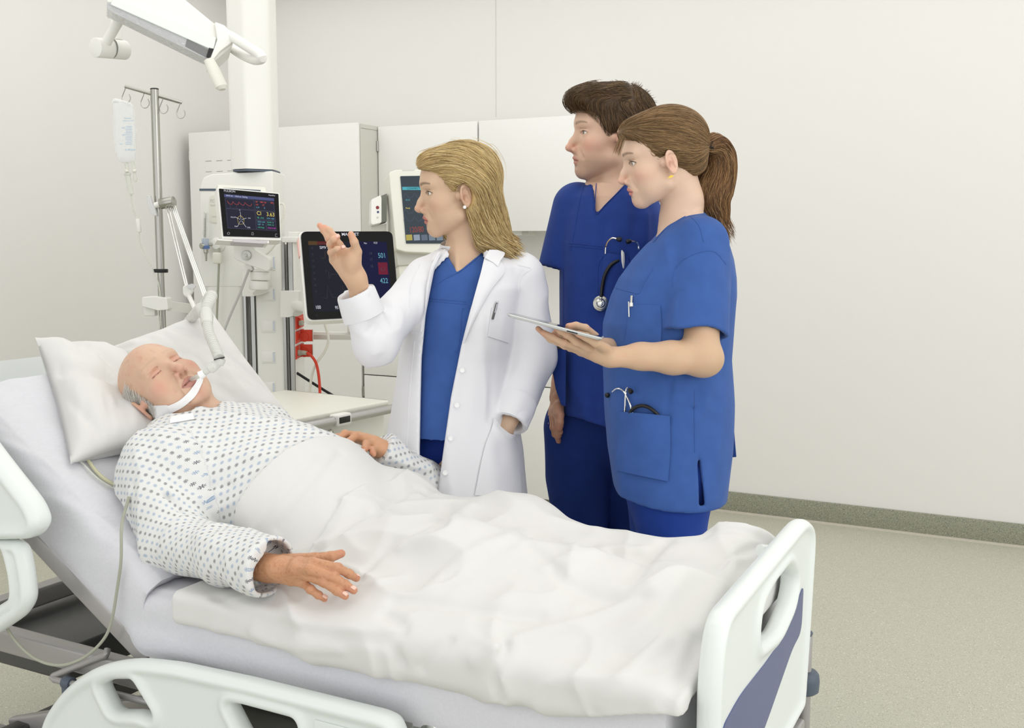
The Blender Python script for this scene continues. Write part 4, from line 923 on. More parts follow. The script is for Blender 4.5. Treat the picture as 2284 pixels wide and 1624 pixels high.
def head_color(L, o):
    """skin colours at local points; shade painted into nostrils, ear hollows and mouth line"""
    n = len(L); V = L.copy(); V[:, 0] = np.abs(V[:, 0])
    base = np.array(srgb(o.get('skin', (228, 182, 152))))
    C = np.tile(base, (n, 1))
    def mix(w, rgb):
        nonlocal C
        w = np.clip(w, 0, 1)[:, None]; C = C * (1 - w) + np.array(srgb(rgb)) * w
    nz = noise(V[:, 0] * 60 + 5, V[:, 1] * 60, V[:, 2] * 60 + 3)
    nz2 = noise(V[:, 0] * 150 + 5, V[:, 1] * 150, V[:, 2] * 150 + 9)
    blush = o.get('blush', (224, 150, 130)); a = o.get('blush_a', .5)
    mix(a * bumpf(V, (.05, .06, -.022), (.02, .03, .018)), blush)
    mix(a * 1.1 * bumpf(V, (0, .108, -.028), (.016, .018, .014)), blush)
    mix(a * .9 * bumpf(V, (.085, -.01, .0), (.012, .02, .03)), blush)
    mix(.35 * bumpf(V, (0, .08, -.092), (.02, .02, .012)), blush)
    mix(np.clip(nz, 0, 1) * o.get('mottle', .12), blush)
    if o.get('spots'): mix(np.clip((nz2 - .2) * 1.6, 0, 1) * .28 * (noise(V[:, 0] * 30, V[:, 1] * 30 + 9, V[:, 2] * 30) > -.1) * (V[:, 2] > -.02), (176, 118, 84))
    if o.get('beard'): mix(.42 * np.clip((-.042 - V[:, 2]) / .02, 0, 1) * np.clip((V[:, 1] + .0) / .03, 0, 1) * (V[:, 2] > -.115), (150, 122, 104))
    lipc = o.get('lip', (196, 112, 106))
    xx = V[:, 0]; zc = -.0608 - .0 * xx
    zt = -.0490 - .0105 * (xx / .024) ** 2 + .0016 * np.exp(-(xx / .003) ** 2) * -1; zb = -.0745 + .0125 * (xx / .024) ** 2
    m = np.clip((zt - V[:, 2]) / .0015 + .5, 0, 1) * np.clip((V[:, 2] - zb) / .0015 + .5, 0, 1) * (xx < .0235) * (V[:, 1] > .076)
    mix(m * o.get('lip_a', .85), lipc)
    mix(np.exp(-((V[:, 2] + .0608) / .0015) ** 2) * np.clip((.0235 - xx) / .003, 0, 1) * (V[:, 1] > .07) * .75, (96, 44, 40))  # dark line painted as shade between the lips
    # brows
    bx = np.clip((V[:, 0] - .010) / .042, 0, 1)
    bz = .0345 + .006 * np.sin(bx * 2.2) - .003 * bx
    th = .0042 * (1 - .75 * bx) + .0006
    w = np.clip(1.4 - np.abs(V[:, 2] - bz) / th, 0, 1) * (V[:, 0] > .009) * (V[:, 0] < .051) * (V[:, 1] > .05)
    mix(w * o.get('brow_a', .8) * (.75 + .25 * noise(V[:, 0] * 700, V[:, 1] * 200, V[:, 2] * 500)), o.get('brow_c', (96, 74, 54)))
    # lash line and lids
    if o.get('eye', 1.0) > 0:
        ez = np.sqrt(((V[:, 0] - .0325) / .0142) ** 2 + ((V[:, 2] - EYE_Z + .0005) / (.0062 * o.get('eye', 1))) ** 2)
        up = V[:, 2] > EYE_Z - .0005
        mix(np.clip(1 - np.abs(ez - 1.03) / .17, 0, 1) * (V[:, 1] > .06) * np.where(up, .95, .5) * o.get('lash', .8), (58, 38, 30))
    else:
        s = np.exp(-((V[:, 2] - EYE_Z + .0050 - .10 * np.abs(V[:, 0] - .033)) / .0013) ** 2) * (V[:, 0] > .019) * (V[:, 0] < .046) * (V[:, 1] > .06)
        mix(s * .75, (112, 58, 52)); mix(.3 * bumpf(V, (.033, .08, EYE_Z), (.016, .02, .010)), (214, 140, 128))
    mix(.6 * bumpf(V, (.0065, .1, -.0405), (.0036, .006, .004)), (110, 50, 42))  # shade painted into the nostrils
    mix(.45 * (bumpf(V, (.082, -.004, -.004), (.008, .006, .008))), (150, 80, 62))  # ear hollow coloured darker to read as shade
    return C
def fit_pose(L3, P2, d0, roll=0.0, fixed_scale=1.0, up0=0.0):
    """rotation, position of a head from landmarks (local 3-D, photograph spots)"""
    L3 = np.array(L3, float) * fixed_scale; P2 = np.array(P2, float)
    def proj(p):
        a, b, c = p[:3]; R = Rz(a) @ Rx(b) @ Ry(c)
        X = L3 @ R.T + p[3:6] - EYE; dd = X @ FW
        return np.stack([CX + F_PX * (X @ RT) / dd, CY - F_PX * (X @ UP) / dd], 1), dd
    def res(p):
        q, dd = proj(p); R = Rz(p[0]) @ Rx(p[1]) @ Ry(p[2]); return np.concatenate([(q - P2).ravel(), [200 * (dd.mean() - d0), roll * R[2, 0], .4 * roll * (R[2, 1] - up0)]])
    best = None
    t0 = W(*P2.mean(0), d=d0)
    for a0 in np.arange(0, 6.28, .8):
        for b0 in (-1.2, -.4, .4, 1.2):
            p = np.array([a0, b0, 0, *t0])
            lam = 1.0; r = res(p); c0 = r @ r
            for _ in range(60):
                J = np.stack([(res(p + np.eye(6)[k] * 1e-5) - r) / 1e-5 for k in range(6)], 1)
                st = np.linalg.solve(J.T @ J + lam * np.diag([50, 50, 50, 1, 1, 1.]), -J.T @ r)
                r2 = res(p + st); c2 = r2 @ r2
                if c2 < c0: p = p + st; r = r2; c0 = c2; lam *= .5
                else: lam *= 3
                if lam > 1e12: break
            if best is None or c0 < best[0]: best = (c0, p)
    p = best[1]; R = Rz(p[0]) @ Rx(p[1]) @ Ry(p[2])
    return R, p[3:6], best[0]
def to_world(V, R, T, s=1.0): return (V * s) @ R.T + T
def to_local(V, R, T, s=1.0): return ((V - T) @ R) / s
# ---------------------------------------------------------------- building people
ZU = A(0, 0, 1)
def pose_R(a, p, r):
    """head facing photo-left, turned a degrees towards the viewer, pitched p, rolled r"""
    a, p, r = [math.radians(v) for v in (a, p, r)]
    h = -RT * math.cos(a) - HF * math.sin(a); f = h * math.cos(p) + ZU * math.sin(p)
    x = nrm(np.cross(f, ZU)); u = np.cross(x, f); x2 = x * math.cos(r) + u * math.sin(r)
    return np.stack([x2, f, np.cross(x2, f)], 1)
class Tower:
    """stack of rounded cross-sections: rows of (z, centre x, centre y, half width, half depth), axes turned by yaw"""
    def __init__(s, rows, yaw=0.0, n=2.3):
        r = np.array(sorted(rows), float); s.z, s.cx, s.cy, s.a, s.b = r.T; s.yaw = yaw; s.n = n
        s.u = RT * math.cos(yaw) + HF * math.sin(yaw); s.w = np.cross(ZU, s.u)
    def __call__(s, P, grow=0.0):
        z = P[2]; i = lambda v: np.interp(z, s.z, v).astype(np.float32)
        dx = P[0] - i(s.cx); dy = P[1] - i(s.cy); a = np.maximum(i(s.a) + grow, .012); b = np.maximum(i(s.b) + grow, .012)
        u = np.abs(dx * s.u[0] + dy * s.u[1]) / a; w = np.abs(dx * s.w[0] + dy * s.w[1]) / b
        k = (u ** s.n + w ** s.n + 1e-9) ** (1 / s.n); d = (k - 1) * (a * b) / np.sqrt((a * w / (k + 1e-6)) ** 2 + (b * u / (k + 1e-6)) ** 2 + 1e-9)
        e = np.maximum(s.z[0] - z, z - s.z[-1])
        return np.maximum(d, e)
def tower_px(rows, d, thick, yaw=0.0, dd=None, n=2.3):
    """rows (photo y, left x, right x): silhouettes of a standing figure at distance d"""
    out = []
    for k, r in enumerate(rows):
        y, x0, x1 = r[:3]; t = r[3] if len(r) > 3 else thick; dk = r[4] if len(r) > 4 else d
        c = W((x0 + x1) / 2, y, d=dk); h = (x1 - x0) / 2 * dk / F_PX
        # silhouette half width of a turned ellipse -> half width along its own axis
        a2 = h * h - (t * math.sin(yaw)) ** 2; a = math.sqrt(max(a2, (.45 * h) ** 2)) / math.cos(yaw)
        out.append((c[2], c[0], c[1], a, t))
    return Tower(out, yaw, n)
def crease(P, d, pts, r, h):
    """fold along a polyline: h > 0 presses a groove, h < 0 raises a ridge"""
    pts = [np.asarray(p, float) for p in pts]; m = None
    for a, b in zip(pts[:-1], pts[1:]):
        v = b - a; L = float(v @ v); q = [P[i] - a[i] for i in range(3)]
        t = np.clip((q[0] * v[0] + q[1] * v[1] + q[2] * v[2]) / L, 0, 1)
        e = sum((q[i] - t * v[i]) ** 2 for i in range(3)); m = e if m is None else np.minimum(m, e)
    return d + h * np.exp(-m / (r * r))
def cnoise(P, sx, sy, sz, seed=0):
    return noise(P[0] * sx + seed, P[1] * sy + seed * 1.7, P[2] * sz + seed * .3)
def ridge(P, sx, sy, sz, seed, lean=0.0):
    """soft hanging folds of cloth"""
    w = noise(P[0] * 2.5 + seed, P[1] * 2.5, P[2] * 1.6) * .8
    n = noise((P[0] + P[2] * lean) * sx + w + seed, P[1] * sy + w * 1.3, P[2] * sz + seed * .7)
    return np.clip(1 - np.abs(n) * 2.1, 0, 1) ** 2.2
def slabcut(P, d, poly, dref, back=.0, front=.5, k=.004, c=None):
    """cuts the straight prism of a seen outline (photo spots at distance dref) out of a garment, from depth -front to back"""
    o = W(CX, CY, d=dref) if c is None else c
    pts = [W(x, y, d=dref) for x, y in poly]; c0 = sum(pts) / len(pts)
    p2 = np.array([[(p - c0) @ RT, p[2] - c0[2]] for p in pts])
    a = (P[0] - c0[0]) * RT[0] + (P[1] - c0[1]) * RT[1]; b = P[2] - c0[2]; w = (P[0] - c0[0]) * HF[0] + (P[1] - c0[1]) * HF[1]
    s = poly_sdf(a, b, p2); s = np.maximum(s, np.maximum(w - back, -front - w))
    return smax(d, -s, k)
def cast(f, pts, d0, d1, n=90):
    """where sight lines through the given spots meet the surface f = 0"""
    pts = np.asarray(pts, float); R_ = FW[None] + RT[None] * ((pts[:, 0] - CX) / F_PX)[:, None] - UP[None] * ((pts[:, 1] - CY) / F_PX)[:, None]
    ds = np.linspace(d0, d1, n); P = EYE + R_[:, None, :] * ds[None, :, None]
    v = f([P[..., 0], P[..., 1], P[..., 2]]); neg = v < 0; has = neg.any(1); i = np.where(has, neg.argmax(1), 0); i = np.maximum(i, 1)
    k = np.arange(len(pts)); v1 = v[k, i]; v0 = v[k, i - 1]; t = np.where(has, v0 / (v0 - v1 + 1e-12), np.nan); dd = ds[i - 1] + t * (ds[1] - ds[0])
    if has.any():
        m = np.nanmedian(dd); dd = np.where(np.isfinite(dd), dd, m)
    return EYE + R_ * dd[:, None]
def patch(name, f, left, right, d0, d1, m, parent, off=.0025, nu=14, nv=22, thick=.0018, lift=None, smooth=2, label=None):
    """thin cloth piece lying on the surface f between two seen edges"""
    L_ = spline(left, nv) if len(left) > 2 else spline(left, nv); R_ = spline(right, nv)
    G = np.array([[L_[j] * (1 - i / (nu - 1)) + R_[j] * (i / (nu - 1)) for i in range(nu)] for j in range(nv)])
    H = cast(f, G.reshape(-1, 2)[:, :2], d0, d1).reshape(nv, nu, 3)
    for _ in range(smooth):
        K = H.copy(); K[1:-1] = (H[:-2] + 2 * H[1:-1] + H[2:]) / 4; K[:, 1:-1] = (K[:, :-2] + 2 * K[:, 1:-1] + K[:, 2:]) / 4; H = K
    N = np.cross(np.gradient(H, axis=1), np.gradient(H, axis=0)); N /= np.linalg.norm(N, axis=2)[..., None] + 1e-12
    sg = np.sign((N * (EYE - H)).sum(2)); N *= np.where(sg == 0, 1, sg)[..., None]
    o = np.full((nv, nu), off) if lift is None else off + np.array([[lift(i / (nu - 1), j / (nv - 1)) for i in range(nu)] for j in range(nv)])
    T = H + N * o[..., None]; B = H + N * (o - thick)[..., None]
    n = nu * nv; V = np.concatenate([T.reshape(-1, 3), B.reshape(-1, 3)]); Fc = []
    for j in range(nv - 1):
        for i in range(nu - 1):
            a = j * nu + i; Fc.append((a, a + 1, a + nu + 1, a + nu)); Fc.append((n + a, n + a + nu, n + a + nu + 1, n + a + 1))
    bd = [i for i in range(nu)] + [j * nu + nu - 1 for j in range(1, nv)] + [(nv - 1) * nu + i for i in range(nu - 2, -1, -1)] + [j * nu for j in range(nv - 2, 0, -1)]
    for a, b in zip(bd, bd[1:] + bd[:1]): Fc.append((a, b, n + b, n + a))
    ob = mesh_obj(name, V, Fc, m, parent, flat_angle=50)
    if label: ob['label'] = label
    return ob
def seam(f, pts, d0, d1, m, parent, name='seam', r=.0011, off=.0002, n=30, label=None):
    H = cast(f, spline([(*p, 0) for p in pts], n)[:, :2], d0, d1); K = H.copy(); K[1:-1] = (H[:-2] + 2 * H[1:-1] + H[2:]) / 4
    o = MB().tube(K + nrm(EYE - K.mean(0)) * off, r, 6).build(name, m, parent)
    if label: o['label'] = label
    return o
# ---- hands: every finger a chain of joints
def hand_field(P, wrist, mcps, fingers, thumb, pn, s=1.0, fl=.62, forearm=None):
    """mcps: four knuckles; fingers: four chains after the knuckle; thumb: chain from its root; pn: palm normal"""
    wrist = np.asarray(wrist, float); d = None
    for k, m in enumerate(mcps):
        c = scape(P, wrist + (np.asarray(m) - wrist) * .12 + (np.asarray(m) - np.asarray(mcps[1])) * .35, m, .0165 * s, .0115 * s, pn, .85)
        d = c if d is None else smin(d, c, .010 * s)
    for k in range(3):
        c = scap(P, (np.asarray(mcps[k]) * .7 + wrist * .3), (np.asarray(mcps[k + 1]) * .7 + wrist * .3), .0125 * s, .0125 * s); d = smin(d, c, .010 * s)
    fd = None
    for k, ch in enumerate(fingers):
        r0 = (.0098, .0100, .0094, .0082)[k] * s; pts = [np.asarray(mcps[k], float)] + [np.asarray(p, float) for p in ch]; e = None
        rr = [r0 * 1.08, r0 * .98, r0 * .88, r0 * .74]
        for i in range(len(pts) - 1):
            c = scap(P, pts[i], pts[i + 1], rr[i], rr[i + 1]); e = c if e is None else smin(e, c, .0025)
        for i in (1, 2):
            if i < len(pts) - 0: e = smin(e, sell(P, pts[i], (rr[i] * 1.12,) * 3), .003)
        d = smin(d, e, .0045 * s) if fd is None else smin(d, e, .0045 * s)
        fd = e
    pts = [np.asarray(p, float) for p in thumb]; e = None; rr = [.0150 * s, .0118 * s, .0106 * s, .0086 * s]
    for i in range(len(pts) - 1):
        c = scap(P, pts[i], pts[i + 1], rr[i], rr[i + 1]); e = c if e is None else smin(e, c, .004)
    d = smin(d, e, .009 * s)
    if forearm is not None:
        e = None
        for (a, ra), (b, rb) in zip(forearm[:-1], forearm[1:]):
            c = scape(P, a, b, ra, rb, pn, .80); e = c if e is None else smin(e, c, .012)
        d = smin(d, e, .012)
    return d
def hand_color(V, fingers, thumb, mcps, o):
    C = np.tile(np.array(srgb(o['skin'])), (len(V), 1)); bl = np.array(srgb(o.get('blush', (224, 150, 130))))
    nz = noise(V[:, 0] * 70, V[:, 1] * 70, V[:, 2] * 70 + 4); nz2 = noise(V[:, 0] * 300, V[:, 1] * 300 + 3, V[:, 2] * 300)
    def mix(w, c):
        nonlocal C
        w = np.clip(w, 0, 1)[:, None]; C = C * (1 - w) + c * w
    for ch in list(fingers) + [thumb]:
        t = np.asarray(ch[-1]); mix(.55 * np.exp(-(((V - t) ** 2).sum(1)) / .014 ** 2), bl)
        mix(.35 * np.exp(-(((V - np.asarray(ch[0])) ** 2).sum(1)) / .009 ** 2), bl)
    mix(np.clip(nz, 0, 1) * .15, bl)
    if o.get('spots'): mix(np.clip((nz2 - .3) * 3, 0, 1) * .35, np.array(srgb((160, 104, 70))))
    return C
def nails(chains, normals, m, parent, r=.0062):
    for ch, nn in zip(chains, normals):
        a, b = np.asarray(ch[-2], float), np.asarray(ch[-1], float); ax = nrm(b - a); nn = nrm(np.asarray(nn) - ax * (ax @ np.asarray(nn))); sd = np.cross(ax, nn)
        c = b - ax * .002; V = []; Fc = []; nu, nv = 7, 6
        for j in range(nv):
            for i in range(nu):
                u = (i / (nu - 1) - .5) * 1.5; v = j / (nv - 1); w = r * (1 - .12 * (v - .5) ** 2) * (1.0 if 0 < j < nv - 1 else .72)
                V.append(c + ax * (v - .45) * .0115 + sd * math.sin(u) * w * .98 + nn * (math.cos(u) * w * .55 + .0046))
        for j in range(nv - 1):
            for i in range(nu - 1): a_ = j * nu + i; Fc.append((a_, a_ + 1, a_ + nu + 1, a_ + nu))
        o = mesh_obj('fingernail', V, Fc, m, parent); s_ = o.modifiers.new('t', 'SOLIDIFY'); s_.thickness = .0008
# ---- hair
def grad(f, P, e=.002):
    g = []
    for i in range(3):
        a = [P[0], P[1], P[2]]; b = list(a); a[i] = a[i] + e; b[i] = b[i] - e; g.append(f(a) - f(b))
    g = np.stack(g, -1); return g / (np.linalg.norm(g, axis=-1)[..., None] + 1e-9)
def strands(name, f, flow, seeds, parent, mats, n=12, step=.009, r=.0007, lift=.0015, drop=0.0, rnd=.25, seed=1, cols=None, wave=0.0, hug=True, kill=None):
    """locks combed over the volume f along flow(P); one mesh of thin tapering tubes with a pigment per strand"""
    rs = np.random.RandomState(seed); P = seeds.copy(); m = len(P); T = np.zeros((n, m, 3)); lf = lift * rs.uniform(-.6, 1.3, m)
    ph = rs.uniform(0, 6.28, m); jit = rs.normal(0, rnd, (m, 3))
    L_ = rs.uniform(.65, 1.15, m)
    for k in range(n):
        g = grad(f, [P[:, 0], P[:, 1], P[:, 2]])
        if hug:
            dv = f([P[:, 0], P[:, 1], P[:, 2]]); P = P - g * (dv - lf)[:, None] * .9
        T[k] = P
        d = flow(P); d = d / (np.linalg.norm(d, axis=1)[:, None] + 1e-9)
        d = d + jit * .35 + wave * np.sin(ph + k * .7)[:, None] * np.cross(d, g)
        if hug: d = d - g * (d * g).sum(1)[:, None]
        d = d / (np.linalg.norm(d, axis=1)[:, None] + 1e-9); P = P + d * (step * L_)[:, None] + A(0, 0, -1) * drop
    if kill is not None:
        ok = ~(((T - kill[0]) ** 2).sum(2) < kill[1] ** 2).any(0); T = T[:, ok]; m = int(ok.sum())
    nn = 4; a = np.linspace(0, 2 * math.pi, nn, endpoint=False)
    D = np.gradient(T, axis=0); D /= np.linalg.norm(D, axis=2)[..., None] + 1e-9
    ref = nrm(A(.3, .5, .8)); U = np.cross(D, ref); U /= np.linalg.norm(U, axis=2)[..., None] + 1e-9; X = np.cross(D, U)
    tp = np.interp(np.arange(n), [0, 1, n * .6, n - 1], [.5, 1, 1, .12])[:, None, None, None] * r * rs.uniform(.7, 1.4, m)[None, :, None, None]
    V = T[:, :, None, :] + tp * (np.cos(a)[None, None, :, None] * U[:, :, None, :] + np.sin(a)[None, None, :, None] * X[:, :, None, :])
    V = V.transpose(1, 0, 2, 3).reshape(-1, 3)
    base = (np.arange(m) * n * nn)[:, None, None]; kk = (np.arange(n - 1) * nn)[None, :, None]; j = np.arange(nn)[None, None, :]; j2 = (np.arange(nn) + 1) % nn
    q = np.stack([base + kk + j, base + kk + j2, base + kk + nn + j2, base + kk + nn + j], -1).reshape(-1, 4)
    cs = np.array([srgb(c) for c in cols]); ci = cs[rs.randint(0, len(cs), m)] * rs.uniform(.8, 1.15, m)[:, None]; C = np.repeat(ci, n * nn, 0)
    return V, q, C
def hair_obj(name, parts, m, parent, label=None):
    V = np.concatenate([p[0] for p in parts]); off = np.cumsum([0] + [len(p[0]) for p in parts[:-1]]); Q = np.concatenate([p[1] + o for p, o in zip(parts, off)]); C = np.concatenate([p[2] for p in parts])
    o = mesh_obj(name, V, Q, m, parent, col=C)
    if label: o['label'] = label
    return o
def pick(V, w, n, seed=0):
    rs = np.random.RandomState(seed); w = np.clip(w, 0, None) + 0.0; w = w / w.sum(); i = rs.choice(len(V), n, p=w); return V[i] + rs.normal(0, .0012, (n, 3))
M['hair'] = mat('hair', (120, 95, 60), .48, spec=.4, attr=True)
M['eyeball'] = mat('eye_white', (236, 232, 226), .12, coat=.6, attr=True)
M['nail'] = mat('nail', (232, 190, 172), .3, coat=.3)
def eyeball(R, T, s, side, gaze, iris, parent, sc=1.0, c=(.0315, .0685, None)):
    """gaze: local direction"""
    cz = EYE_Z; c0 = T + R @ (A(side * c[0], c[1], cz) * s); r = .0132 * s
    n1, n2 = 28, 24; V = []; C = []; g = nrm(R @ A(*gaze)); u = nrm(np.cross(g, ZU)); w = np.cross(g, u)
    for i in range(n1 + 1):
        t = math.pi * i / n1
        for j in range(n2):
            p = 2 * math.pi * j / n2; V.append(c0 + r * (math.cos(t) * g * (1.03 if t < .35 else 1) + math.sin(t) * (math.cos(p) * u + math.sin(p) * w)))
            C.append(srgb((16, 12, 12)) if t < .20 else srgb(iris) if t < .43 else srgb(tuple(v * .55 for v in iris)) if t < .50 else srgb((236, 230, 224)))
    Fc = np.array([(i * n2 + j, i * n2 + (j + 1) % n2, (i + 1) * n2 + (j + 1) % n2, (i + 1) * n2 + j) for i in range(n1) for j in range(n2)])
    return mesh_obj('eyeball', V, Fc, M['eyeball'], parent, col=np.array(C))
def join_skin(parts, name, parent, label=None):
    V = np.concatenate([p[0] for p in parts]); off = np.cumsum([0] + [len(p[0]) for p in parts[:-1]]); Q = np.concatenate([p[1] + o for p, o in zip(parts, off)]); C = np.concatenate([p[2] for p in parts])
    return mesh_obj(name, V, Q, M['skin'], parent, col=C)
def legs_field(hip, foot, w, P, r=.078, ax=None):
    s = (RT if ax is None else ax) * w
    d = None
    for k in (-1, 1):
        a = hip + s * k; b = foot + s * k; m_ = (a + b) / 2
        c = smin(scap(P, a, m_, r * 1.15, r * .75), scap(P, m_, b + ZU * .08, r * .72, r * .5), .02)
        c = smin(c, scap(P, b + ZU * .04, b + ZU * .03 - HF * .13, .038, .032), .02)
        d = c if d is None else np.minimum(d, c)
    return d

def lashes(R, T, s, side, o_, parent, ln=.004, r=.0007):
    mb = MB(); op = o_.get('eye', 1.0); ys = lambda x, z: .0685 + math.sqrt(max(.0149 ** 2 - (x - .0315) ** 2 - (z - EYE_Z) ** 2, 1e-6)) + .0004
    arc = []
    for t in np.linspace(.12, math.pi - .1, 14):
        x = .0325 - .0138 * math.cos(t); z = EYE_Z - .0005 + .0058 * op * math.sin(t) ** .9; arc.append((x, ys(x, z), z))
    L = [T + R @ (A(side * x, y, z) * s) for x, y, z in arc]; mb.tube(L, np.interp(np.arange(14), [0, 7, 13], [r * .5, r, r * 1.1]), 6)
    if ln:
        for k in range(3, 14):
            x, y, z = arc[k]; a = k / 13; mb.tube([T + R @ (A(side * x, y, z) * s), T + R @ (A(side * (x + .0022 * (a - .2)), y + ln * .7, z + ln * .35) * s), T + R @ (A(side * (x + .004 * (a - .2)), y + ln, z + ln * .9) * s)], [.0003, .00022, .0001], 4)
    return mb.build('eyelashes', M['lash'], parent, kind='stuff' if ln else None)
M['lash'] = mat('lash_brown', (44, 32, 26), .6)
# ---------------------------------------------------------------- the doctor in the white coat
def make_doctor():
    D = 2.92; yaw = -.30
    R = pose_R(12, -5, 5); T = A(-1.4985, 2.5096, 1.5204) - RT * .002
    o = dict(skin=(208, 176, 148), blush=(206, 144, 122), blush_a=.35, brow_a=1.0, lip=(186, 104, 98), brow_c=(88, 62, 40), mouth=.0026, face_w=.98, jaw=.93, nose=1.0, age=0, mottle=.12, lash=.9, eye=.95,
             neck=((0, -.028, -.04), (0, -.03, -.10), .046, .048))
    root = empty('person', (T[0], T[1], 0), 'woman in a white coat over blue scrubs, right hand raised, left hand in her pocket', 'person')
    nb = W(1042, 560, d=D + .0)
    scrub = tower_px([(540, 1002, 1075, .055), (575, 978, 1105, .08), (610, 948, 1140, .10), (700, 930, 1125, .12), (800, 920, 1105, .118), (900, 915, 1110, .125), (1030, 905, 1120, .135)], D, .12, yaw)
    sk = lambda P: np.maximum(scrub(P, -.012), P[2] - W(0, 578, d=D)[2] - 0 * P[0])
    # ---- skin
    def neckf(P):
        d = scap(P, T + R @ A(0, -.03, -.05), nb + ZU * -.01, .047, .050)
        d = smin(d, scap(P, nb, W(1040, 615, d=D - .02), .055, .06), .03)
        for x, y in ((985, 618), (1130, 618)): d = smin(d, scap(P, nb + ZU * -.02, W(x, y, d=D), .045, .035), .035)
        d = smin(d, scrub(P, -.024), .03)
        d = smin(d, scap(P, T + R @ A(.02, .0, -.06), W(1022, 606, d=D - .085), .010, .008) , .012)      # neck muscle
        d = smin(d, scap(P, W(1030, 606, d=D - .085), W(1085, 592, d=D - .075), .008, .007), .012)          # collar bone
        return d
    hf = lambda P: head_field([sum(R[j][i] * (P[j] - T[j]) for j in range(3)) for i in range(3)], o)
    full = lambda P: smin(hf(P), neckf(P), .022)
    lo = W(905, 660, d=2.7); hi = W(1180, 320, d=3.1)
    V, Q = nets(full, (T[0] - .19, T[1] - .16, 1.22), (T[0] + .17, T[1] + .19, 1.66), .0019)
    # hand and forearm
    el = W(838, 768, d=2.72); wr = W(795, 622, d=2.66)
    def w(x, y, d): return W(x, y, d=d)
    mc = [w(746, 548, 2.65), w(741, 558, 2.655), w(741, 572, 2.655), w(743, 585, 2.655)]
    mc = [w(757, 548, 2.635), w(748, 556, 2.640), w(743, 567, 2.645), w(744, 581, 2.650)]
    fi = [[w(747, 530, 2.63), w(735, 515, 2.635), w(724, 507, 2.64)],
          [w(734, 532, 2.635), w(722, 513, 2.64), w(713, 503, 2.645)],
          [w(737, 545, 2.615), w(744, 534, 2.595), w(753, 528, 2.60)],
          [w(738, 563, 2.615), w(752, 556, 2.59), w(765, 553, 2.60)]]
    th = [w(792, 600, 2.65), w(797, 562, 2.63), w(790, 540, 2.615), w(783, 523, 2.61)]
    fa = [(el, .040), (W(812, 690, d=2.69), .031), (wr, .0235), (wr + (np.array(mc[1]) - wr) * .25, .026)]
    pn = nrm(-HF + RT * .1)
    handf = lambda P: hand_field(P, wr, mc, fi, th, pn, .93, forearm=fa)
    # palm: cup and thumb mound
    def handf2(P):
        d = handf(P); d = smin(d, sell(P, w(783, 580, 2.635), (.019, .019, .03)), .012)
        d = smax(d, -sell(P, w(763, 580, 2.60), (.012, .012, .02)), .014)
        return d
    pts = np.array([*mc, *[p for c in fi for p in c], *th, wr, el]); V2, Q2 = nets(handf2, pts.min(0) - .035, pts.max(0) + .035, .0016)
    # left hand in the pocket, covered arms and legs
    hd2 = W(1118, 965, d=2.84)
    lowf = lambda P: smin(smin(scap(P, W(1155, 900, d=2.86), W(1122, 960, d=2.83), .028, .026), sell(P, W(1116, 975, d=2.85), (.030, .022, .040)), .02), scap(P, W(1120, 950, d=2.84), W(1108, 1000, d=2.86), .020, .012), .01)
    V3, Q3 = nets(lowf, W(1118, 960, d=2.84) - .13, W(1118, 960, d=2.84) + .13, .004)
    hip = A(*W(1010, 1040, d=D + .02)[:2], .80); ft = A(hip[0], hip[1], .03)
    bod = lambda P: smin(scrub(P, -.045), legs_field(hip, ft, .08, P, .06), .04)
    V4, Q4 = nets(lambda P: np.maximum(bod(P), P[2] - 1.25), (hip[0] - .28, hip[1] - .25, -.01), (hip[0] + .28, hip[1] + .22, 1.27), .012)
    C = head_color(to_local(V, R, T), o); base = np.array(srgb(o['skin'])); ho = dict(skin=(208, 172, 142), blush=(222, 142, 118))
    body = join_skin([(V, Q, C), (V2, Q2, hand_color(V2, fi, th, mc, ho)), (V3, Q3, np.tile(base, (len(V3), 1))), (V4, Q4, np.tile(base, (len(V4), 1)))], 'body', root)
    nails([fi[2], fi[3]], [(-HF + ZU * .2), (-HF + ZU * .3)], M['nail'], body)
    for s_ in (-1, 1): eyeball(R, T, 1.0, s_, (.12, 1, .02), (74, 66, 50), root); lashes(R, T, 1.0, s_, o, root)
    MB().lathe(T + R @ A(-.0815, -.0035, -.029), nrm(-R[:, 0]), [(0, -.003), (.0036, -.002), (.0047, .001), (.0036, .004), (0, .005)], 16).build('pearl_earring', M['white_soft'], root)
    # ---- scrub top and trousers
    def sf(P):
        d = scrub(P, .0); d = d + .004 * cnoise(P, 9, 9, 3.5, 5) - .004 * ridge(P, 6, 6, 1.8, 14)
        d = slabcut(P, d, [(982, 525), (992, 560), (1022, 607), (1079, 560), (1100, 520)], D - .05, back=.03, front=.4, k=.003)
        d = smin(d, sell(P, W(965, 1010, d=D - .03), (.1, .08, .05)), .02) if False else d
        return d
    V, Q = nets(lambda P: np.maximum(sf(P), W(0, 1030, d=D)[2] - P[2]), (T[0] - .23, T[1] - .24, .88), (T[0] + .33, T[1] + .22, 1.44), .0045)
    V = adj_smooth(V, Q, 2); mesh_obj('scrub_top', V, Q, M['scrub'], root)
    sfc = lambda P: scrub(P, .0) + .004 * cnoise(P, 9, 9, 3.5, 5) - .004 * ridge(P, 6, 6, 1.8, 14)
    seam(sfc, [(966, 640), (992, 622), (1022, 607), (1052, 585), (1079, 561)], 2.5, 3.1, M['scrub'], root, 'neckline_seam', .0016)
    seam(sfc, [(945, 664), (985, 668), (1040, 673)], 2.5, 3.1, M['scrub'], root, 'yoke_seam', .0012); seam(sfc, [(945, 670), (985, 674), (1040, 679)], 2.5, 3.1, M['scrub'], root, 'yoke_seam', .0009)
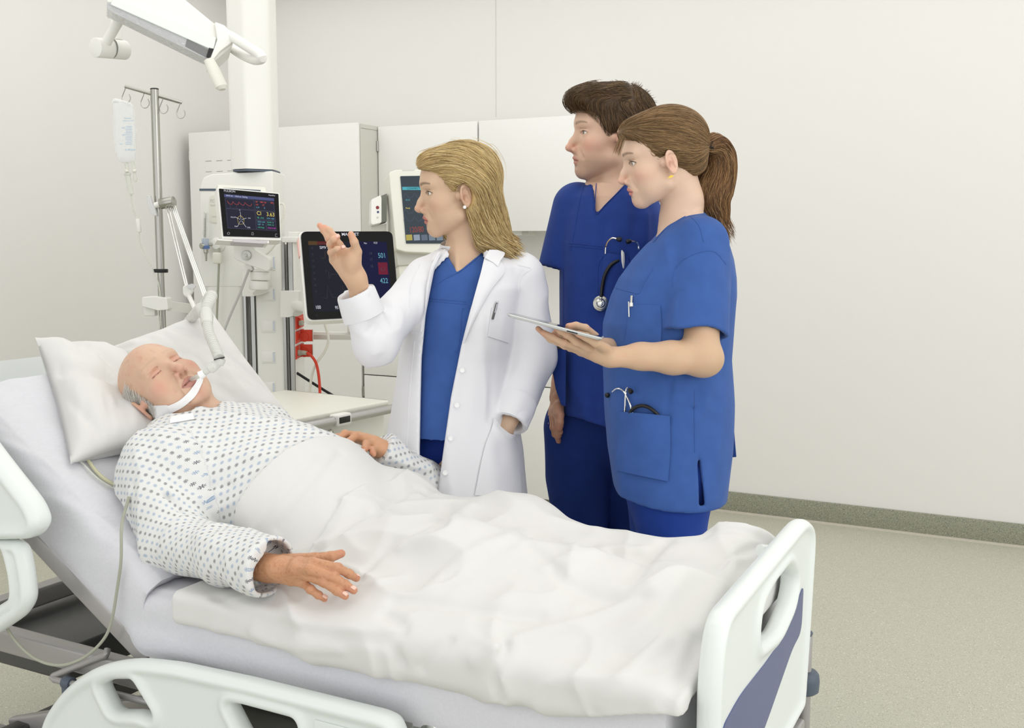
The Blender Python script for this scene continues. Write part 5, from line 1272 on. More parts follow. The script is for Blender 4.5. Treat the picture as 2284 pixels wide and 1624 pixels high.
    seam(sfc, [(1036, 690), (1030, 691), (1027, 740), (1020, 784), (1014, 783)], 2.5, 3.1, M['scrub'], root, 'pocket_seam', .0012)
    def tf(P):
        d = legs_field(hip, ft, .075, P, .080); d = smin(d, sell(P, hip + ZU * .08, (.12, .105, .16)), .05)
        d = np.maximum(d, .06 - P[2]); return d + .004 * cnoise(P, 12, 12, 4, 2) - .005 * ridge(P, 8, 8, 2, 8)
    V, Q = nets(lambda P: np.maximum(tf(P), P[2] - .98), (hip[0] - .28, hip[1] - .24, .03), (hip[0] + .28, hip[1] + .22, 1.0), .010)
    mesh_obj('trousers', adj_smooth(V, Q, 2), Q, M['scrub_dark'], root)
    for k in (-1, 1):
        c = ft + RT * .09 * k; MB().loft([c + A(0, 0, z) - ZU * .03 - HF * .05 + np.outer(np.cos(t_), RT) * .045 * s_ - np.outer(np.sin(t_), HF) * .13 * s_ for z, s_ in ((0, .95), (.02, 1), (.05, .85), (.075, .5)) for t_ in [np.linspace(0, 2 * math.pi, 24, endpoint=False)]]).build('shoe', M['white_plastic'], root)
    # ---- white coat
    coat = tower_px([(545, 1000, 1085, .07), (562, 972, 1120, .09), (590, 940, 1165, .115), (640, 918, 1172, .135), (720, 910, 1150, .148), (800, 898, 1135, .145), (900, 880, 1140, .15), (1000, 862, 1158, .165), (1100, 850, 1168, .18), (1200, 845, 1172, .185), (1290, 842, 1176, .19)], D, .14, yaw)
    sR = W(948, 624, d=D - .02); sL = W(1160, 618, d=D - .01)
    elR = W(838, 766, d=2.715); cuR = W(796, 662, d=2.675)
    elL = W(1186, 800, d=2.95); cuL = W(1136, 936, d=2.838)
    def sleeves(P):
        a = smin(scap(P, sR, elR, .056, .050), scap(P, elR, cuR, .050, .043), .03)
        b = smin(scape(P, sL, elL, .066, .058, HF, .9), scap(P, elL, cuL, .056, .048), .035)
        return a, b
    def openend(P, d, c, n_, r_):
        q = [P[i] - c[i] for i in range(3)]; al = q[0] * n_[0] + q[1] * n_[1] + q[2] * n_[2]
        rad = np.sqrt(np.maximum(sum(v * v for v in q) - al * al, 0)); near = rad < .10
        d = np.where(near, smax(d, al - .012, .002), d)
        return np.where(near, smax(d, -np.maximum(rad - r_, -.035 - al), .002), d)
    cR = nrm(cuR - elR); cL = nrm(cuL - elL)
    def cf(P, raw=False):
        d = coat(P)
        a, b = sleeves(P)
        # soft wrinkles at the elbows and under the arm
        for pts, r, h in ([[(850, 700), (838, 716), (836, 730)], .010, .008], [[(822, 742), (845, 722), (880, 712)], .009, .006], [[(836, 726), (870, 760), (880, 790)], .010, .005], [[(842, 718), (838, 760), (848, 785)], .009, -.005],
                          [[(800, 738), (830, 760), (835, 790)], .010, -.004], [[(838, 690), (862, 690), (905, 697)], .010, .005], [[(790, 705), (812, 690), (832, 692)], .008, .003]):
            a = crease(P, a, [W(x, y, d=2.66) for x, y in pts], r, h)
        b = b - .006 * ridge(P, 6, 6, 5, 21, .8)
        a = a - .005 * ridge(P, 8, 8, 5, 25, -.7)
        for pts, r, h in ([[(1130, 770), (1165, 740), (1195, 700)], .012, -.007], [[(1128, 800), (1160, 770), (1200, 740)], .013, .008], [[(1150, 700), (1155, 640), (1168, 610)], .008, .004], [[(1130, 860), (1160, 800), (1195, 790)], .014, -.004]):
            b = crease(P, b, [W(x, y, d=2.85) for x, y in pts], r, h)
        if not raw: a = openend(P, a, cuR, cR, .038); b = openend(P, b, cuL, cL, .040)
        d = smin(d, a, .02); d = smin(d, b, .014)
        for pts, r, h in ([[(925, 800), (900, 900), (885, 1000), (880, 1100)], .018, -.006], [[(930, 620), (908, 700), (900, 790)], .010, .005], [[(1065, 790), (1050, 900), (1035, 1010), (1025, 1100)], .02, -.006], [[(1120, 700), (1112, 800), (1090, 940)], .012, .008],
                          [[(1100, 1010), (1130, 1050), (1155, 1100)], .02, .008], [[(1060, 1080), (1100, 1050), (1140, 1040)], .014, -.006], [[(1128, 960), (1135, 1010), (1160, 1060)], .012, .006], [[(905, 950), (895, 1040), (905, 1100)], .014, .006], [[(1005, 720), (1000, 850), (985, 1000)], .012, -.003]):
            d = crease(P, d, [W(x, y, d=D - .13) for x, y in pts], r, h)
        d = d + .003 * cnoise(P, 11, 11, 4, 9) + .0015 * cnoise(P, 30, 30, 12, 3) - .007 * ridge(P, 7, 7, 1.3, 4)
        if raw: return d
        # open front
        d = slabcut(P, d, [(960, 480), (975, 540), (968, 600), (950, 700), (941, 800), (939, 900), (938, 1000), (940, 1120), (944, 1320), (972, 1320), (976, 1120), (990, 1010), (1008, 880), (1030, 770), (1050, 690), (1072, 620), (1092, 560), (1100, 480)], D - .1, back=.06, front=.5, k=.003)
        d = slabcut(P, d, [(984, 400), (990, 545), (1005, 575), (1040, 600), (1072, 575), (1088, 545), (1092, 400)], D - .1, back=.13, front=.5, k=.003)
        inner = scrub(P, .006); d = np.maximum(d, -np.maximum(inner, P[2] - 1.47))
        return d
    lo = np.minimum(coat_lo := W(845, 1290, d=D), W(770, 700, d=2.6)) ; V, Q = nets(lambda P: np.maximum(cf(P), .52 - P[2]), (T[0] - .50, T[1] - .50, .50), (T[0] + .44, T[1] + .26, 1.45), .0048)
    V = adj_smooth(V, Q, 2); co = mesh_obj('white_coat', V, Q, M['coat'], root)
    raw = lambda P: cf(P, True)
    # turned-back cuffs
    for c, n_, r0, r1, L_ in ((cuR, cR, .0475, .0525, .052), (cuL, cL, .050, .056, .060)):
        u = nrm(np.cross(n_, ZU)); v = np.cross(n_, u); a = np.linspace(0, 2 * math.pi, 40, endpoint=False); rings = []
        for rr, al in ((r0 - .006, .004), (r0 - .003, .012), (r0, .013), (r0 + .002, .008), (r1, -L_ * .6), (r1 + .001, -L_), (r1 - .006, -L_ - .002), (r0 - .004, -L_ * .5)):
            wob = 1 + .03 * np.sin(a * 3 + al * 40) + .02 * np.sin(a * 5); rings.append(c + n_ * al + (rr * wob)[:, None] * (np.cos(a)[:, None] * u + np.sin(a)[:, None] * v))
        MB().loft(rings, False).build('cuff', M['coat'], co, angle=60)
    # lapels, collar, pocket, buttons, pen
    patch('lapel', raw, [(978, 572), (962, 600), (950, 640), (946, 700), (944, 740)], [(986, 568), (975, 590), (962, 620), (952, 690), (945, 741)], 2.4, 3.1, M['coat'], co, off=.006, lift=lambda a, b: .006 * math.sin(a * 3.14))
    patch('lapel', raw, [(1083, 562), (1072, 610), (1058, 660), (1044, 720), (1034, 765)], [(1112, 580), (1124, 608), (1092, 650), (1058, 715), (1036, 766)], 2.4, 3.1, M['coat'], co, off=.006, lift=lambda a, b: .005 * math.sin(a * 3.14))
    patch('collar', raw, [(1086, 568), (1084, 573), (1080, 582)], [(1106, 570), (1121, 576), (1108, 598)], 2.4, 3.15, M['coat'], co, off=.012, lift=lambda a, b: .006 * (1 - b))
    patch('collar', raw, [(988, 566), (984, 572), (978, 580)], [(980, 568), (972, 575), (966, 588)], 2.4, 3.15, M['coat'], co, off=.010)
    cb_ = []
    for t in np.linspace(-2.5, 2.5, 40):
        c = nb + RT * (.070 * math.sin(t)) + HF * (.060 * math.cos(t) + .005) + ZU * (.010 + .012 * math.cos(t) + .006 * math.sin(t)); o_ = RT * math.sin(t) * .012 + HF * math.cos(t) * .012; cb_.append([c + ZU * .014, c + ZU * .016 + o_ * .25, c + o_ * 1.1 - ZU * .02, c + o_ * .8 - ZU * .024, c - ZU * .02])
    MB().loft(cb_).build('collar_band', M['coat'], co, angle=80)
    patch('chest_pocket', raw, [(1096, 686), (1087, 750)], [(1145, 694), (1133, 765)], 2.5, 3.2, M['coat'], co, off=.003, thick=.002)
    patch('side_pocket', raw, [(1104, 932), (1080, 1000), (1058, 1105)], [(1146, 968), (1154, 1010), (1160, 1110)], 2.5, 3.2, M['coat'], co, off=.005, thick=.003, lift=lambda a, b: .012 * math.sin(a * 3.14) * (1 - b))
    for x, y in ((1031, 826), (1019, 904), (1005, 978), (993, 1055)):
        p = cast(raw, [(x, y)], 2.4, 3.1)[0]; MB().lathe(p + nrm(EYE - p) * .003, nrm(EYE - p), [(0, 0), (.0062, 0), (.0066, .0014), (.0045, .0016), (.004, .001), (0, .001)], 20).build('button', M['white_soft'], co)
    seam(raw, [(1112, 562), (1150, 588), (1184, 598)], 2.5, 3.2, M['coat'], co, 'shoulder_seam'); seam(raw, [(1184, 600), (1160, 625), (1155, 690)], 2.5, 3.2, M['coat'], co, 'armhole_seam')
    seam(raw, [(936, 590), (915, 640), (912, 700)], 2.5, 3.2, M['coat'], co, 'armhole_seam'); seam(raw, [(925, 760), (912, 900), (905, 1060)], 2.5, 3.2, M['coat'], co, 'coat_seam')
    pen = empty('ballpoint_pen', cast(raw, [(1104, 700)], 2.4, 3.2)[0], 'dark silver ballpoint pen clipped to the white coat\'s chest pocket', 'pen')
    a = cast(raw, [(1109, 675)], 2.4, 3.2)[0] - HF * .008; b = cast(raw, [(1099, 712)], 2.4, 3.2)[0] - HF * .008
    MB().cyl(a, b, .0028, n=12, bev=.0008).build('barrel', M['dark_metal'], pen); MB().cyl(a + (b - a) * .04 - HF * .004 + RT * .001, a + (b - a) * .6 - HF * .003 + RT * .001, .0012, n=8).build('clip', M['chrome'], pen); MB().cyl(a + (a - b) * .12, a, .0018, n=10).build('push_button', M['chrome'], pen)
    # ---- hair
    loc = lambda P: [sum(R[j][i] * (P[j] - T[j]) for j in range(3)) for i in range(3)]
    def hv(P):
        q = loc(P); ax = np.abs(q[0])
        d = sell(q, (0, -.022, .050), (.086, .104, .091))
        d = smin(d, sell(q, (0, .052, .088), (.056, .050, .034)), .02)
        face = sell([q[0], q[1], q[2]], (0, .075, -.012), (.090, .072, .0905)); d = smax(d, -face, .010)
        low = np.maximum(-q[2] - .002, 0); d = np.where(q[2] < .012, np.maximum(d, q[1] + .020 + .0 * low), d)
        # hanging bob
        s1 = scape(q, (-.070, -.030, .02), (-.074, -.052, -.125), .030, .022, (1, 0, 0), .62); s2 = scape(q, (.070, -.02, .02), (.078, .012, -.115), .030, .018, (1, 0, 0), .62)
        bk_ = scape(q, (0, -.085, .03), (-.02, -.105, -.125), .064, .062, (0, 1, 0), .45)
        d = smin(d, smin(smin(s1, s2, .02), bk_, .03), .016)
        fl = scape(q, (-.078, -.070, -.10), (-.086, -.118, -.150), .022, .006, (1, 0, 0), .6); d = smin(d, fl, .02)
        d = smax(d, -(sell(q, (-.080, -.004, .0), (.030, .022, .036))), .006)      # the near ear stays free
        return d
    V, Q = nets(hv, (T[0] - .22, T[1] - .20, T[2] - .20), (T[0] + .20, T[1] + .20, T[2] + .17), .003)
    V = adj_smooth(V, Q, 1); ql = to_local(V, R, T)
    cols = [(212, 186, 132), (190, 162, 108), (228, 206, 156), (168, 140, 92), (146, 120, 78), (218, 196, 144), (200, 172, 116)]
    st = noise(ql[:, 0] * 90, ql[:, 1] * 18, ql[:, 2] * 40); C = np.array(srgb((180, 152, 102))) * (1 + .25 * st)[:, None]
    part = R @ A(.012, .05, .12) + T
    def flow(P):
        q = to_local(P, R, T); top = np.clip((q[:, 2] - .0) / .05, 0, 1)[:, None]; side = np.sign(q[:, 0])[:, None]
        down = np.array([0, -.30, -1.0]) + side * np.array([.10, 0, 0]); back = np.stack([q[:, 0] * 4 + side[:, 0] * .25, -1.0 + 0 * q[:, 0], np.clip(.05 - q[:, 1], -.06, .12) * -7], 1)
        low = np.clip((-.08 - q[:, 2]) / .05, 0, 1)[:, None] * np.array([0, -.6, .35])
        return (down * (1 - top) + back * top + low) @ R.T
    wgt = np.ones(len(V)) * (1 + (ql[:, 2] > .03) * .6) * (ql[:, 0] < .09)
    s1 = strands('h', hv, flow, pick(V, wgt * (((ql[:, 0] + .08) ** 2 + (ql[:, 1] + .0) ** 2 + (ql[:, 2] + .005) ** 2) > .030 ** 2), 10500, 3), root, None, n=12, step=.011, r=.00048, lift=.0026, kill=(T + R @ A(-.080, -.004, -.002), .029), rnd=.16, seed=4, cols=cols, wave=.06)
    s2 = strands('h', hv, flow, pick(V, (ql[:, 2] < -.03) * 1.0, 2600, 5), root, None, n=10, step=.009, r=.00048, kill=(T + R @ A(-.080, -.004, -.002), .030), lift=.004, rnd=.28, seed=6, cols=cols, wave=.1, hug=True)
    tips = pick(V, ((ql[:, 2] < -.105)) * 1.0, 900, 8); s3 = strands('h', hv, flow, tips, root, None, n=8, step=.006, r=.0007, lift=.002, rnd=.35, seed=9, cols=cols, hug=False)
    fly = pick(V, (ql[:, 2] > .10) * 1.0, 90, 11); s4 = strands('h', hv, flow, fly, root, None, n=12, step=.009, r=.0003, lift=.012, rnd=.45, seed=12, cols=cols, wave=.2)
    ne = ((ql - A(-.078, -.0, .0)) ** 2).sum(1); s5 = strands('h', hv, flow, pick(V, (ne < .065 ** 2) * 1.0, 1500, 15), root, None, n=5, step=.005, r=.00042, lift=.002, rnd=.12, seed=16, cols=cols, kill=(T + R @ A(-.080, -.006, -.002), .0235))
    hair_obj('hair', [(V, Q, C), s1, s2, s3, s4, s5], M['hair'], root)
make_doctor()
# ---------------------------------------------------------------- the nurse with the tablet computer
def make_nurse():
    D = 2.76; yaw = math.radians(-52)                      # turned towards the left of the photo
    R = pose_R(3, -10, 5); T = A(-.9679, 2.6286, 1.5928) + ZU * .003; S = .985
    o = dict(skin=(220, 188, 164), blush=(226, 152, 132), blush_a=.45, lip=(206, 128, 122), brow_c=(86, 64, 46), mouth=.0008, face_w=1.0, jaw=.95, mottle=.08, lash=1.0, eye=1.0, brow_a=.9,
             neck=((0, -.034, -.03), (0, -.052, -.10), .044, .044))
    root = empty('person', (T[0], T[1], 0), 'woman in blue scrubs with a brown ponytail holding a tablet, at the right', 'person')
    nb = W(1519, 496, d=D + .01)
    tw = tower_px([(462, 1545, 1564, .04), (485, 1500, 1586, .08), (520, 1470, 1614, .12), (545, 1446, 1622, .13), (580, 1414, 1630, .14), (620, 1385, 1634, .15), (660, 1368, 1634, .155), (720, 1352, 1628, .16), (800, 1350, 1622, .16), (900, 1352, 1628, .165), (1000, 1358, 1628, .17), (1060, 1366, 1625, .175), (1112, 1376, 1622, .175)], D + .02, .15, math.radians(-18), n=2.15)
    hf = lambda P: head_field([sum(R[j][i] * (P[j] - T[j]) for j in range(3)) / S for i in range(3)], o) * S
    def neckf(P):
        d = scap(P, T + R @ A(0, -.035, -.05), nb, .044, .047)
        d = smin(d, scap(P, nb, W(1515, 540, d=D + .01), .052, .06), .03)
        d = smin(d, scap(P, nb - ZU * .015, W(1560, 525, d=D), .03, .035), .03)
        return smin(d, tw(P, -.016), .03)
    V, Q = nets(lambda P: smin(hf(P), neckf(P), .02), (T[0] - .22, T[1] - .20, 1.30), (T[0] + .20, T[1] + .18, 1.75), .0019)
    C = head_color(to_local(V, R, T, S), o)
    # near arm (her left), fully visible
    w = lambda x, y, d: W(x, y, d=d)
    sh = w(1560, 545, 2.70); el = w(1566, 798, 2.60); wr = w(1362, 797, 2.545)
    mc = [w(1287, 763, 2.50), w(1283, 772, 2.52), w(1288, 780, 2.54), w(1296, 786, 2.56)]
    fi = [[w(1266, 747, 2.49), w(1250, 738, 2.49), w(1241, 734, 2.50)], [w(1258, 765, 2.505), w(1232, 752, 2.505), w(1212, 742, 2.51)], [w(1260, 771, 2.525), w(1228, 757, 2.53), w(1200, 733, 2.535)], [w(1272, 777, 2.55), w(1250, 767, 2.56), w(1232, 758, 2.57)]]
    th = [w(1352, 780, 2.52), w(1330, 765, 2.475), w(1308, 752, 2.47), w(1290, 745, 2.47)]
    fa = [(el, .041), (w(1500, 798, 2.585), .045), (w(1430, 795, 2.565), .036), (wr, .025), (wr + (np.array(mc[1]) - wr) * .3, .026)]
    pn = nrm(ZU * .8 - HF * .5)
    def armf(P):
        d = hand_field(P, wr, mc, fi, th, pn, .92, forearm=fa)
        return smin(d, smin(scap(P, sh, el, .050, .042), sell(P, el + RT * .006 - ZU * .004, (.041, .041, .038)), .02), .025)
    pts = np.array([*mc, *[p for c in fi for p in c], *th, wr, el, sh]); V2, Q2 = nets(armf, pts.min(0) - .06, pts.max(0) + .06, .0026)
    hp_ = np.array([*mc, *[p for c in fi for p in c], *th]); 
    # far arm
    wr2 = w(1330, 770, 2.66); el2 = w(1440, 800, 2.88); mc2 = [w(1283, 735, 2.62), w(1280, 733, 2.64), w(1284, 735, 2.66), w(1290, 740, 2.68)]
    fi2 = [[w(1264, 742, 2.615), w(1250, 745, 2.61), w(1240, 746, 2.61)], [w(1262, 738, 2.64), w(1246, 742, 2.64), w(1236, 744, 2.64)], [w(1266, 742, 2.66), w(1252, 746, 2.66), w(1244, 748, 2.66)], [w(1276, 748, 2.68), w(1266, 752, 2.68), w(1258, 754, 2.68)]]
    th2 = [w(1325, 752, 2.64), w(1305, 733, 2.61), w(1285, 727, 2.595), w(1268, 728, 2.59)]
    f2 = lambda P: hand_field(P, wr2, mc2, fi2, th2, nrm(ZU * .8 - HF * .4), .92, forearm=[(el2, .04), (w(1380, 780, 2.76), .033), (wr2, .024)])
    pt = np.array([*mc2, *[p for c in fi2 for p in c], *th2, wr2, el2]); V3, Q3 = nets(f2, pt.min(0) - .05, pt.max(0) + .05, .0024)
    hip = A(*w(1488, 1080, D + .03)[:2], .80); ft = A(hip[0], hip[1], .03)
    V4, Q4 = nets(lambda P: np.maximum(smin(tw(P, -.055), legs_field(hip, ft, .07, P, .065, HF), .04), P[2] - 1.3), (hip[0] - .30, hip[1] - .27, -.01), (hip[0] + .30, hip[1] + .27, 1.32), .012)
    base = np.array(srgb((230, 184, 150))); ho = dict(skin=(200, 168, 138), blush=(212, 140, 118))
    body = join_skin([(V, Q, C), (V2, Q2, hand_color(V2, fi, th, mc, ho)), (V3, Q3, hand_color(V3, fi2, th2, mc2, ho)), (V4, Q4, np.tile(base, (len(V4), 1)))], 'body', root)
    nails([fi[0], th], [-HF + ZU * .3, -HF + ZU * .2], M['nail'], body)
    for s_ in (-1, 1): eyeball(R, T, S, s_, (-.10 * s_, 1, -.05), (104, 122, 130), root); lashes(R, T, S, s_, o, root, .0048, .0008)
    e0 = T + R @ (A(-.082, -.002, -.031) * S)
    MB().add([e0, e0 + R[:, 1] * .009 - R[:, 2] * .006, e0 - R[:, 2] * .007, e0 - R[:, 1] * .009 - R[:, 2] * .003, *[p - R[:, 0] * .003 for p in (e0, e0 + R[:, 1] * .009 - R[:, 2] * .006, e0 - R[:, 2] * .007, e0 - R[:, 1] * .009 - R[:, 2] * .003)]], [(0, 1, 2, 3), (7, 6, 5, 4), (0, 4, 5, 1), (1, 5, 6, 2), (2, 6, 7, 3), (3, 7, 4, 0)]).build('gold_earring', M['brass'], root, smooth=False)
    # scrub top
    cuff = w(1548, 742, 2.635)
    cn = nrm(cuff - sh)
    def sf(P, raw=False):
        d = tw(P); sl = scape(P, sh, cuff + cn * .1, .072, .084, HF, .9)
        far = scap(P, w(1500, 585, 2.90), w(1450, 740, 2.90), .055, .06)
        for pts, r, h in ([[(1500, 640), (1505, 690), (1503, 745)], .008, -.004], [[(1572, 560), (1570, 640), (1568, 742)], .010, -.003], [[(1530, 560), (1500, 600), (1490, 640)], .012, .004]):
            sl = crease(P, sl, [W(x, y, d=2.60) for x, y in pts], r, h)
        d = smin(d, far, .03)
        for pts, r, h in ([[(1366, 700), (1362, 800), (1364, 900), (1372, 1000)], .013, -.008], [[(1385, 850), (1380, 950), (1374, 1040)], .010, .006], [[(1410, 560), (1388, 620), (1378, 700)], .013, -.006], [[(1470, 540), (1450, 600), (1400, 660)], .013, .005],
                          [[(1495, 835), (1492, 900), (1488, 940)], .010, .006], [[(1540, 1060), (1590, 1000), (1612, 900)], .02, .006], [[(1548, 950), (1580, 900), (1610, 830)], .016, -.006], [[(1480, 620), (1478, 700), (1484, 760)], .010, .006], [[(1440, 870), (1420, 900), (1400, 925)], .010, .004]):
            d = crease(P, d, [W(x, y, d=D - .14) for x, y in pts], r, h)
        nz_ = .0045 * cnoise(P, 9, 9, 3.2, 3) + .0015 * cnoise(P, 28, 28, 10, 1); sl = sl + nz_ * .8 - .004 * ridge(P, 8, 8, 2.2, 31, .3); d = d + nz_ - .007 * ridge(P, 6, 6, 1.5, 33, .25)
        if not raw:
            q = [P[i] - cuff[i] for i in range(3)]; al = q[0] * cn[0] + q[1] * cn[1] + q[2] * cn[2]
            sl = smax(smax(sl, al - .008 - .005 * np.sin(P[0] * 50), .002), -np.maximum(sl + .0105, -.06 - al), .0015)
        d = smin(d, sl, .010)
        if raw: return d
        d = slabcut(P, d, [(1440, 400), (1425, 470), (1452, 540), (1468, 538), (1500, 498), (1562, 462), (1570, 400)], D - .1, back=.30, front=.6, k=.004)
        # hem
        zh = W(0, 1100, d=D)[2]; hem = zh + .016 * np.sin((P[0] + .6) * 9) - P[2]; d = smax(d, hem, .003); d = smax(d, -np.maximum(d + .0105, P[2] - zh - .05), .0015)
        return slabcut(P, d, [(1551, 1012), (1556, 1018), (1566, 1120), (1553, 1120)], D - .1, back=.0, front=.5, k=.002)
    V, Q = nets(sf, (T[0] - .30, T[1] - .26, .70), (T[0] + .30, T[1] + .36, 1.56), .0045)
    V = adj_smooth(V, Q, 2); top_ = mesh_obj('scrub_top', V, Q, M['scrub'], root)
    # loose tail of the back part
    raw = lambda P: sf(P, True)
    bk0 = W(1622, 870, d=D + .10); 
    pts = [(1624, 850, D + .08), (1630, 880, D + .09), (1636, 940, D + .10), (1643, 1020, D + .10), (1612, 1022, D + .12), (1605, 900, D + .12)]
    P_ = [W(x, y, d=d_) for x, y, d_ in pts]; MB().prism(P_, HF, .006).build('scrub_tail', M['scrub'], top_, bevel=.002)
    S0, S1 = 2.3, 3.0
    patch('chest_pocket', raw, [(1403, 681), (1400, 730), (1394, 768)], [(1473, 681), (1476, 730), (1474, 772)], S0, S1, M['scrub'], top_, off=.003)
    patch('side_pocket', raw, [(1386, 918), (1382, 980), (1376, 1048)], [(1494, 928), (1495, 1000), (1490, 1074)], S0, S1, M['scrub'], top_, off=.006, thick=.003, lift=lambda a, b: .010 * math.sin(a * 3.14) * (1 - b * .6))
    for p_ in ([(1456, 542), (1480, 514), (1515, 490), (1560, 466)], [(1373, 642), (1410, 652), (1425, 654), (1436, 632), (1456, 600)], [(1549, 868), (1549, 930), (1550, 1010)], [(1500, 640), (1505, 600), (1540, 570), (1590, 560), (1620, 590)], [(1541, 483), (1560, 505), (1570, 540)], [(1386, 932), (1440, 936), (1493, 940)], [(1404, 690), (1440, 690), (1473, 690)]):
        seam(raw, p_, S0, S1, M['scrub'], top_, 'seam', .0013)
    def tf(P):
        d = legs_field(hip, ft, .07, P, .088, HF); d = smin(d, sell(P, hip + ZU * .02, (.118, .118, .17)), .05)
        d = crease(P, d, [W(x, y, d=D - .13) for x, y in ((1388, 1085), (1392, 1140), (1398, 1205))], .010, -.008)
        return np.maximum(d, .06 - P[2]) + .004 * cnoise(P, 12, 12, 4, 7) - .006 * ridge(P, 8, 8, 2, 9)
    V, Q = nets(lambda P: np.maximum(tf(P), P[2] - .90), (hip[0] - .28, hip[1] - .28, .03), (hip[0] + .28, hip[1] + .28, .92), .009)
    mesh_obj('trousers', adj_smooth(V, Q, 2), Q, M['scrub_mid'], root)
    for k in (-1, 1):
        c = ft + HF * .07 * k; t_ = np.linspace(0, 2 * math.pi, 24, endpoint=False); MB().loft([c + A(0, 0, z) - ZU * .03 - RT * .05 + np.outer(np.cos(t_), HF) * .045 * s_ - np.outer(np.sin(t_), RT) * .13 * s_ for z, s_ in ((0, .95), (.02, 1), (.05, .85), (.075, .5))]).build('shoe', M['white_plastic'], root)
    # hair with ponytail
    loc = lambda P: [sum(R[j][i] * (P[j] - T[j]) for j in range(3)) / S for i in range(3)]
    tie = T + R @ (A(0, -.118, .052) * S)
    tw1 = W(1566, 326, d=2.74)
    def hv(P):
        q = loc(P); ax = np.abs(q[0])
        d = sell(q, (0, -.024, .052), (.083, .106, .088))
        d = smin(d, sell(q, (0, .045, .085), (.060, .055, .040)), .02)
        d = smin(d, sell(q, (0, -.075, -.0), (.060, .042, .055)), .02)
        face = sell(q, (0, .078, -.018), (.100, .066, .098)); d = smax(d, -face, .010)
        d = np.where(ax > .045, smax(d, -sell(q, (0, .02, -.045), (.12, .052, .062)), .008), d)
        d = smax(d, -sell([ax, q[1], q[2]], (.082, -.006, -.008), (.022, .022, .040)), .006)
        d = smax(d, -(q[2] + .052 + .25 * (q[1] + .06)), .010)
        fr = scap(P, W(1388, 318, d=2.63), W(1380, 300, d=2.66), .004, .012); 
        return d * S
    V, Q = nets(hv, (T[0] - .18, T[1] - .16, T[2] - .12), (T[0] + .18, T[1] + .17, T[2] + .16), .003); V = adj_smooth(V, Q, 1); ql = to_local(V, R, T, S)
    cols = [(138, 108, 72), (120, 92, 60), (104, 80, 52), (152, 122, 82), (94, 72, 48), (166, 134, 94), (128, 98, 64)]
    C = np.array(srgb((116, 90, 60))) * (1 + .25 * noise(ql[:, 0] * 60, ql[:, 1] * 20, ql[:, 2] * 90))[:, None]
    flow = lambda P: tw1 - P
    hair_parts = [(V, Q, C), strands('h', hv, flow, pick(V, (ql[:, 1] > -.12) * 1.0, 9500, 21), root, None, n=12, step=.009, r=.00045, lift=.0022, kill=(T + R @ (A(-.080, -.006, -.002) * S), .027), rnd=.10, seed=22, cols=cols, wave=.05)]
    ne = ((ql - A(-.078, -.0, .0)) ** 2).sum(1); hair_parts.append(strands('h', hv, flow, pick(V, (ne < .06 ** 2) * 1.0, 1300, 15), root, None, n=5, step=.005, r=.00042, lift=.002, rnd=.12, seed=16, cols=cols, kill=(T + R @ (A(-.080, -.006, -.002) * S), .0235)))
    # ponytail
    tail = [W(x, y, d=d_) for x, y, d_ in ((1570, 328, 2.74), (1590, 322, 2.76), (1606, 345, 2.78), (1604, 385, 2.79), (1592, 420, 2.79), (1588, 448, 2.79), (1601, 480, 2.80), (1613, 508, 2.80))]
    sp = spline(tail, 14); rr = np.interp(np.linspace(0, 1, 14), [0, .12, .3, .6, .85, 1], [.012, .022, .034, .047, .028, .004])
    def pf(P):
        d = None
        for k in range(13): c = scap(P, sp[k], sp[k + 1], rr[k], rr[k + 1]); d = c if d is None else smin(d, c, .012)
        return d
    V5, Q5 = nets(pf, sp.min(0) - .06, sp.max(0) + .06, .0032); V5 = adj_smooth(V5, Q5, 1)
    tan = np.gradient(spline(tail, 60), axis=0); s60 = spline(tail, 60)
    def pflow(P):
        i = ((P[:, None, :] - s60[None]) ** 2).sum(2).argmin(1); return tan[i] / np.linalg.norm(tan[i], axis=1)[:, None]
    C5 = np.array(srgb((112, 82, 52))) * (1 + .35 * noise(V5[:, 0] * 120, V5[:, 1] * 40, V5[:, 2] * 20))[:, None]
    cols2 = [(140, 102, 64), (118, 84, 52), (102, 72, 46), (158, 120, 78), (90, 62, 40), (174, 138, 94)]
    hair_parts += [(V5, Q5, C5), strands('h', pf, pflow, pick(V5, np.ones(len(V5)), 4200, 23), root, None, n=11, step=.009, r=.00045, lift=.003, rnd=.16, seed=24, cols=cols2, wave=.16),
                   strands('h', pf, pflow, pick(V5, (V5[:, 2] < W(0, 480, d=2.8)[2]) * 1.0, 400, 25), root, None, n=7, step=.008, r=.0004, lift=.003, rnd=.3, seed=26, cols=cols2, hug=False)]
    # strand falling beside the forehead and baby hair
    lk = np.array([W(1392 + dx, 306, d=2.66) for dx in np.linspace(-9, 3, 46)]) + np.random.RandomState(3).normal(0, .002, (46, 3))
    hair_parts.append(strands('h', hv, lambda P: np.tile(-ZU * 1.0 - HF * .15 - RT * .35 * np.ones(1), (len(P), 1)) * 1.0 + np.clip((P[:, 2:3] - W(0, 330, d=2.65)[2]) * 0, 0, 0), lk, root, None, n=9, step=.0058, r=.0004, rnd=.12, seed=5, cols=cols, hug=False))
    hair_obj('hair', hair_parts, M['hair'], root)
    tb = MB(); ax_ = nrm(tail[1] - tail[0]); u = nrm(np.cross(ax_, ZU)); v = np.cross(ax_, u)
    rs = np.random.RandomState(4)
    for k in range(26):
        a = 2 * math.pi * k / 26 * 2; c = tail[0] + ax_ * (.002 + .008 * (k % 3)) + .0185 * (math.cos(a) * u + math.sin(a) * v); n_ = nrm(rs.normal(0, 1, 3)); p = nrm(np.cross(n_, ZU)); q = np.cross(n_, p); t = np.linspace(0, 2 * math.pi, 12)
        tb.tube([c + .0048 * (math.cos(x) * p + math.sin(x) * q) for x in t], .0011, 5)
